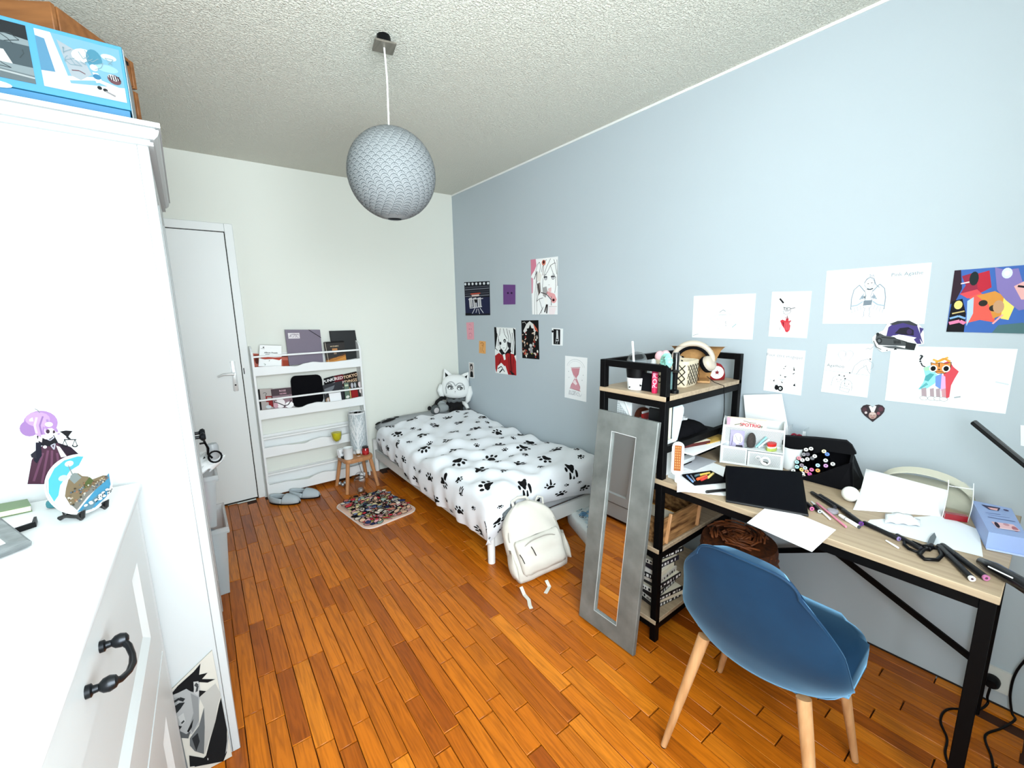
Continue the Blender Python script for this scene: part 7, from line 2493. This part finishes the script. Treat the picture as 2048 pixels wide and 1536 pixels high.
# body back panel, flap and front panel as thick cloth
XB = 1.985
back = [at(*p, x=XB) for p in zc5((205, 100), (1180, 180), (1290, 360), (1260, 500), (1290, 830), (1180, 1010), (520, 930), (330, 420))]
b = B()
b.rings([[p + V((.012, 0, 0)) for p in back], back])
b.done('back_panel', BLKF, mk, smooth=0)
fl_ = zc5((195, 100), (700, 130), (1180, 180), (1265, 250), (1330, 370), (1270, 385), (900, 330), (640, 360), (430, 375), (250, 300), (185, 220))
flp = [at(u, v, x=1.955 - .02 * (v - 870) / 40) for u, v in fl_]
b = B()
b.rings([[p + V((.014, .004, .004)) for p in flp], flp])
b.done('flap', mat('black_nylon', '#040408', .55, spec=.14), mk, smooth=0)
fr0 = [at(*p, x=1.872) for p in zc5((470, 725), (700, 690), (960, 600), (1262, 500))]
bt = [V((1.862, y, DZ + .001)) for y in (.60, .53, .455, .405)]
b = B()
b.rings([fr0 + list(reversed(bt)), [p + V((.012, 0, 0)) for p in fr0 + list(reversed(bt))]])
fp2 = b.done('front_panel', MATS['black_nylon'], mk, smooth=0)
b = B()
b.rings([[fr0[3], bt[3], V((XB, .395, DZ + .001)), back[2]], [p + V((0, .008, 0)) for p in (fr0[3], bt[3], V((XB, .395, DZ + .001)), back[2])]])
b.done('side_panel', MATS['black_nylon'], mk, smooth=0)
b = B()
b.rings([[V((1.865, .61, DZ + .0006)), V((1.865, .41, DZ + .0006)), V((1.99, .40, DZ + .0006)), V((1.99, .66, DZ + .0006))], [V((1.865, .61, DZ + .004)), V((1.865, .41, DZ + .004)), V((1.99, .40, DZ + .004)), V((1.99, .66, DZ + .004))]])
b.done('bottom', BLKF, mk, smooth=0)
qx = [at(u, v, x=1.8612) for u, v in zc5((540, 860), (770, 850), (770, 950), (540, 960))]
a = Art(*qx, NX, .0012)
a.text('PENS', .70, .35, .42, '#e6e8ec', .02).text('LL', .12, .25, .3, '#9ea2ac', -.01).line([(.45, .78), (.66, .82)], .06, '#b9bcc4')
a.done(fp2, 'lettering')
cols5 = {(445, 435): '#d8838f', (415, 495): '#9fd0d4', (415, 568): '#9fd0d4', (500, 465): '#e3e4e2', (575, 450): '#d9dad8', (488, 545): '#8d7f8c', (487, 610): '#e2bd6a', (565, 638): '#c98a72', (640, 612): '#d86aa0', (610, 680): '#c9489a', (735, 545): '#a9cbe0', (735, 625): '#d99a4c', (858, 552): '#c28fc0', (855, 470): '#c9d2d0', (880, 375): '#5d84c9', (830, 330): '#d9d2b0', (520, 378): '#8b8b90', (580, 375): '#5a5560', (688, 405): '#e0dfda', (500, 668): '#dfe2e0', (515, 705): '#d6d0be', (358, 628): '#c9cbc8', (540, 585): '#b5c4c8', (555, 305): '#dcdcd6', (632, 290): '#d6d6d0', (965, 525): '#c9c9c6', (650, 435): '#6c6c70'}
order = ['aqua', 'blue']
nm_ = {'#9fd0d4': 'aqua', '#d8838f': 'rose', '#e3e4e2': 'white', '#d9dad8': 'pearl', '#8d7f8c': 'mauve grey', '#e2bd6a': 'yellow', '#c98a72': 'tan', '#d86aa0': 'pink', '#c9489a': 'magenta', '#a9cbe0': 'pale blue', '#d99a4c': 'orange', '#c28fc0': 'lilac', '#c9d2d0': 'pale grey', '#5d84c9': 'blue', '#d9d2b0': 'ivory', '#8b8b90': 'mid grey', '#5a5560': 'dusk grey', '#e0dfda': 'off-white', '#dfe2e0': 'cool white', '#d6d0be': 'sand', '#c9cbc8': 'silver grey', '#b5c4c8': 'mist blue', '#dcdcd6': 'chalk', '#d6d6d0': 'bone', '#c9c9c6': 'light grey', '#6c6c70': 'dark grey'}
seen = 0
for (x, y), c in cols5.items():
    (u, v), = zc5((x, y))
    P1 = at(u, v, x=1.878 + .00008 * (900 - y) * .9)
    dr_ = V((.075, .012, -.062))
    t = thing('marker', '%s-capped marker pen in the open black case' % nm_[c] if c != '#9fd0d4' else ('upper' if y < 530 else 'lower') + ' of two aqua-capped marker pens at the left of the open case', 'marker', P1 + dr_ * .5, 0, 'marker pens in the black case', world=True)
    rad = .0082
    B().tube([P1 + dr_, P1], [rad, rad], 10).done('barrel', BLK, t)
    B().tube([P1 - dr_ * .002, P1 - dr_ * .03], [rad * .95, rad * .9], 10).done('end_cap', mat('cap_' + c.lstrip('#'), c, .35), t)
    B().tube([P1 - dr_ * .03, P1 - dr_ * .034], [rad * .35, rad * .3], 8).done('end_mark', mat('cap_mark', '#4d4f55', .5), t)
# white ball, pouch, zip bag
B().ball(dp(1697, 1004) + V((.012, 0, .026)), (.026, .026, .026), 22, 14).done('ball', mat('ball_white', '#e6e6e0', .45, bump=(14, .3, .01)), None, 'white ball beside the marker case', 'ball')
bpz = thing('pouch', 'beige pouch with an arched strap lying behind the standing sheet', 'pouch', (2.02, .24, DZ))
BG = mat('beige_twill', '#c9c7b6', .9, bump=(400, .2, .001))
b = B()
b.grid(lambda a, c: V((.065 * (2 * a - 1), .125 * (2 * c - 1), .001 + .062 * max(0, 1 - abs(2 * a - 1) ** 3) ** .5 * max(0, 1 - abs(2 * c - 1) ** 4) ** .5)), 14, 18)
b.done('body', mat('pouch_dark_beige', '#a9a797', .9), bpz, smooth=180)  # body in a darker beige than the strap
rs_ = []
for k in range(17):
    t = PI * k / 16
    p = V((-.045 + .02 * math.sin(t), .122 * math.cos(t), .012 + .082 * math.sin(t) ** .8))
    w = .016
    rs_.append([p + V((-w, 0, -.004)), p + V((w, 0, .008)), p + V((w, 0, .012)), p + V((-w, 0, 0))])
B().rings(rs_).done('strap', BG, bpz, smooth=60)
zb = thing('zip_bag', 'clear zip bag with dark red liquid at its bottom, standing on the desk', 'bag', (1.865, .146, DZ), math.radians(-68))
b = B()
def zbP(a, c, s):
    w = .029 * (1 + .03 * math.sin(5 * c))
    return V((w * (2 * a - 1), s * (.0125 * (1 - c) ** .7 * max(0, 1 - (2 * a - 1) ** 4) ** .5 + .0006), .001 + .126 * c)) + V((.004 * math.sin(3 * c), .004 * c, 0))
b.grid(lambda a, c: zbP(a, c, 1), 10, 12)
b.grid(lambda a, c: zbP(a, c, -1), 10, 12)
b.done('film', GLASS, zb, smooth=180)
for s_ in (0, 1):
    B().tube([zbP(s_, i / 10, -1) for i in range(11)], .0011, 6).done('side_seam', mat('seal_white', '#e6ecee', .3), zb)
b = B()
b.rings([[V((.026 * (1 if k in (0, 3) else -1), .0095 * (1 if k < 2 else -1), z)) for k in range(4)] for z in (.0015, .020)])
b.done('red_liquid', mat('dark_red_gel', '#8f0e1c', .2, coat=.4), zb, smooth=0)
B().tube([zbP(i / 10, .86, -1) + V((0, -.001, 0)) for i in range(11)], .0014, 6).done('zip_seal', mat('seal_white', '#e6ecee', .3), zb)
# periwinkle box
pbx = thing('gift_box', 'periwinkle cardboard box with printed pink shapes at the right desk corner', 'box', (1.85, .06, DZ), world=True)
PER = mat('periwinkle_card', '#8ea3d0', .5)
b0 = [V((1.702, .066, DZ + .001)), V((1.727, -.004, DZ + .001)), V((1.955, .040, DZ + .001)), V((1.945, .122, DZ + .001))]
hb_ = .050
tp_ = [p + V((0, 0, hb_)) for p in b0]
B().rings([b0, tp_]).done('box', PER, pbx, smooth=0)
a = Art(tp_[3], tp_[2], tp_[1], tp_[0], UP, .0008)
a.poly([(.2, .1), (.7, .08), (.6, .22), (.35, .24)], '#3a3a55').poly([(.34, .16), (.62, .13), (.56, .22), (.4, .22)], '#d9a9a8').ell(.82, .13, .07, .03, '#4a4260').line([(.2, .38), (.6, .34)], .012, '#6a7cab').line([(.25, .44), (.8, .40)], .010, '#6a7cab').line([(.2, .52), (.9, .5)], .014, '#4a5582')
a.poly([(.22, .66), (.8, .62), (.9, .8), (.3, .84)], '#d8b1b8').ell(.34, .74, .06, .09, '#2d2433').ell(.78, .76, .08, .08, '#a86a72').ell(.6, .67, .08, .04, '#b88a94').line([(.35, .83), (.85, .80)], .02, '#e6d3da')
a.done(pbx)
B().rings([[b0[0] + V((-.001, 0, .0)), b0[1] + V((-.002, 0, 0)), b0[1] + V((-.002, 0, .004)), b0[0] + V((-.001, 0, .004))], [p + V((-.006, -.002, 0)) for p in (b0[0], b0[1], b0[1] + V((0, 0, .004)), b0[0] + V((0, 0, .004)))]]).done('lid_lip', mat('periwinkle_light', '#a9bbe0', .5), pbx, smooth=0)
# scissors
sz = thing('scissors', 'black-handled scissors lying open on the white sheet edge', 'scissors', dp(1835, 1092), world=True)
zs = DZ + .006


def sc2(x, y):
    return dp(1800 + x * .1498, 1000 + y * .1498, zs)


for nm, pts, rad in (('handle', [(60, 560), (170, 560), (290, 610), (300, 660), (240, 700), (120, 650), (60, 600)], .0042), ('handle', [(420, 640), (520, 640), (560, 740), (500, 800), (330, 790), (260, 730), (320, 660)], .0048)):
    B().tube([sc2(*p) for p in pts], rad, 8, closed=True).done(nm, BLK, sz, smooth=180)
b = B()
b.tube([sc2(310, 640), sc2(370, 640), sc2(420, 600)], [.009, .010, .006], 8).tube([sc2(420, 640), sc2(370, 650)], [.006, .008], 8)
b.done('pivot', BLK, sz, smooth=180)
bl = [sc2(360, 590), sc2(400, 500), sc2(460, 440), sc2(485, 500), (sc2(440, 610))]
B().rings([bl, [p + V((0, 0, .002)) for p in bl]]).done('blade', mat('blade_steel', '#6d757a', .3, metal=.8), sz, smooth=0)
# black marker pens strewn along the desk
ML_ = [((1585 + 0, 1), 0)]
pens = [(((520, 610)), ((960, 1050)), .0075, '#0c0c10', '#e6e6e4', 'black marker with a white end lying near the desk corner', 2), ((560, 600), (1150, 1040), .008, '#0c0c10', '#b06a92', 'black marker with a pinkish end lying near the desk corner', 2)]
for a0, a1, r0, c, cp, lab, _ in pens:
    P0, P1 = [dp(1800 + p[0] * .1498, 1000 + p[1] * .1498, DZ + r0 + .0004) for p in (a0, a1)]
    pen('marker', lab, P0, P1, r0, c, cp, 'marker pens strewn on the desk', '#4a3540')
for (x0, y0), (x1, y1), r0, cp, lab in (((640, 960), (1000, 1190), .007, '#2a2a30', 'black marker pair lying beside the tablet corner'), ((760, 1000), (1150, 1240), .0065, '#1a1a20', 'black marker lying past the tablet towards the raised sheet'), ((1120, 1230), (1400, 1440), .008, '#5c2a7a', 'black marker with a violet end before the raised sheet'), ((560, 1130), (645, 1210), .0075, '#d0608f', 'short black marker with a pink end by the tablet'), ((690, 1170), (765, 1250), .007, '#a9b0b0', 'short black marker with a grey end by the tablet')):
    P0, P1 = [dp(*p, DZ + r0 + .0004) for p in zc5((x0, y0), (x1, y1))]
    pen('marker', lab, P0, P1, r0, '#0c0c10', cp, 'marker pens strewn on the desk', '#3a3a40')
for (u0, v0), (u1, v1), r0, cp, lab in (((1727, 1045), (1798, 1078), .007, '#8e7bb0', 'black marker with a lilac end along the white sheet'), ((1793, 1070), (1842, 1098), .0065, '#2a2a30', 'black marker running up to the scissors')):
    P0, P1 = dp(u0, v0, DZ + r0 + .001), dp(u1, v1, DZ + r0 + .001)
    pen('marker', lab, P0, P1, r0, '#0c0c10', cp, 'marker pens strewn on the desk', '#3a3a40')
P0, P1 = [dp(*p, DZ + .0045) for p in zc5((720, 1120), (1170, 1490))]
pen('pen', 'slim pink pen beside the white pen', P0, P1, .0035, '#cf7f95')
P0, P1 = [dp(*p, DZ + .0045) for p in zc5((635, 1100), (925, 1370))]
pen('pen', 'slim white pen left of the pink pen', P0, P1, .0032, '#e4e6e6')
P0, P1 = [dp(*p, DZ + .0055) for p in zc5((1070, 1310), (1370, 1490))]
pen('pen', 'fat white pen right of the pink pen', P0, P1, .006, '#e9ebeb', '#3a3e42')
P0, P1 = dp(1772, 1081, DZ + .003), dp(1797, 1096, DZ + .003)
pen('pen', 'short white stick lying alone near the desk edge', P0, P1, .0028, '#e6e4e0')
b = B()
c0 = dp(*zc5((960, 1270))[0], DZ + .001)
b.lathe([(.014, 0), (.016, .004), (.015, .010), (.004, .012)], c0, 18)
b.done('eraser', mat('grey_eraser', '#8d8a92', .5), None, 'small round grey eraser between the pens', 'eraser')
# black device hanging over the corner
dv_ = thing('hair_clipper', 'black elongated device with a white line lying over the desk corner', 'device', dp(1985, 1135), world=True)
pts = [dp(1960, 1122, DZ + .014), dp(1990, 1137, DZ + .016), dp(2040, 1166, DZ + .016), dp(2100, 1205, DZ + .016), dp(2160, 1245, DZ + .016)]
B().tube(pts, [.010, .0155, .0165, .0165, .016], 12).done('body', mat('gloss_black2', '#08080d', .3, coat=.3), dv_, smooth=180)
B().tube([dp(1977, 1133, DZ + .028), dp(2025, 1156, DZ + .033)], .0018, 6).done('white_line', PAPER, dv_)
# lamp whose arm enters at the right edge
flp_ = thing('floor_lamp', 'black angled lamp arm entering at the right edge above the desk', 'lamp', (1.99, -.29, 0), world=True)
B().bar((1.99, .154, 1.038), (1.99, -.29, .636), .022, .016, .003).done('arm', BLK, flp_)
B().bar((1.979, .150, 1.043), (1.979, -.29, .644), .003, .006).done('light_strip', mat('strip_grey', '#3a3d40', .3), flp_)
B().cyl((1.99, -.29, 0.014), (1.99, -.29, .65), .011, n=14).done('pole', BLK, flp_)
B().lathe([(.11, 0), (.115, .006), (.10, .014), (.012, .016)], (1.99, -.29, 0), 28).done('base', BLK, flp_)

# ------------------------------------------------------------------ wall socket and cables
sk_ = thing('wall_socket', 'white double wall socket with a black plug near the floor', 'socket', (XR, .0, .10), world=True)
q = wq([(1968, 1322), (2029, 1350), (2016, 1389), (1957, 1362)])
slab([p + V((-.010, 0, 0)) for p in q], NX, .0098).done('plate', mat('socket_white', '#cfd0cb', .4), sk_, smooth=0)
pgc = at(1984, 1359, x=XR - .014)
b = B()
b.lathe([(.021, 0), (.022, .006), (.020, .026), (.014, .034)], n=18)
b.bm.transform(MX.Translation(pgc) @ MX.Rotation(-PI / 2, 4, 'Y'))
b.done('plug', BLK, sk_)
cbl = [pgc + V((-.03, 0, -.012)), pgc + V((-.035, .002, -.05)), V((2.09, .01, .02)), V((2.05, .03, .004)), V((1.98, .09, .004)), V((1.90, .10, .004)), V((1.83, .075, .004)), V((1.76, .07, .004)), V((1.70, .05, .004))]
B().tube(curve(cbl), .0035, 8).done('cable', BLK, None, 'black cable running from the plug down behind the desk leg', 'cable', smooth=180)
cb2 = [at(2080, 1290, x=2.12), at(2035, 1340, x=2.122), at(2021, 1385, x=2.125), at(2024, 1425, x=2.125), V((2.10, -.055, .004)), V((2.02, -.03, .004)), V((1.94, .0, .004)), V((1.86, -.02, .004)), V((1.80, -.03, .004))]
B().tube(curve(cb2), .0035, 8).done('cable', BLK, None, 'second black cable hanging down the wall right of the socket', 'cable', smooth=180)
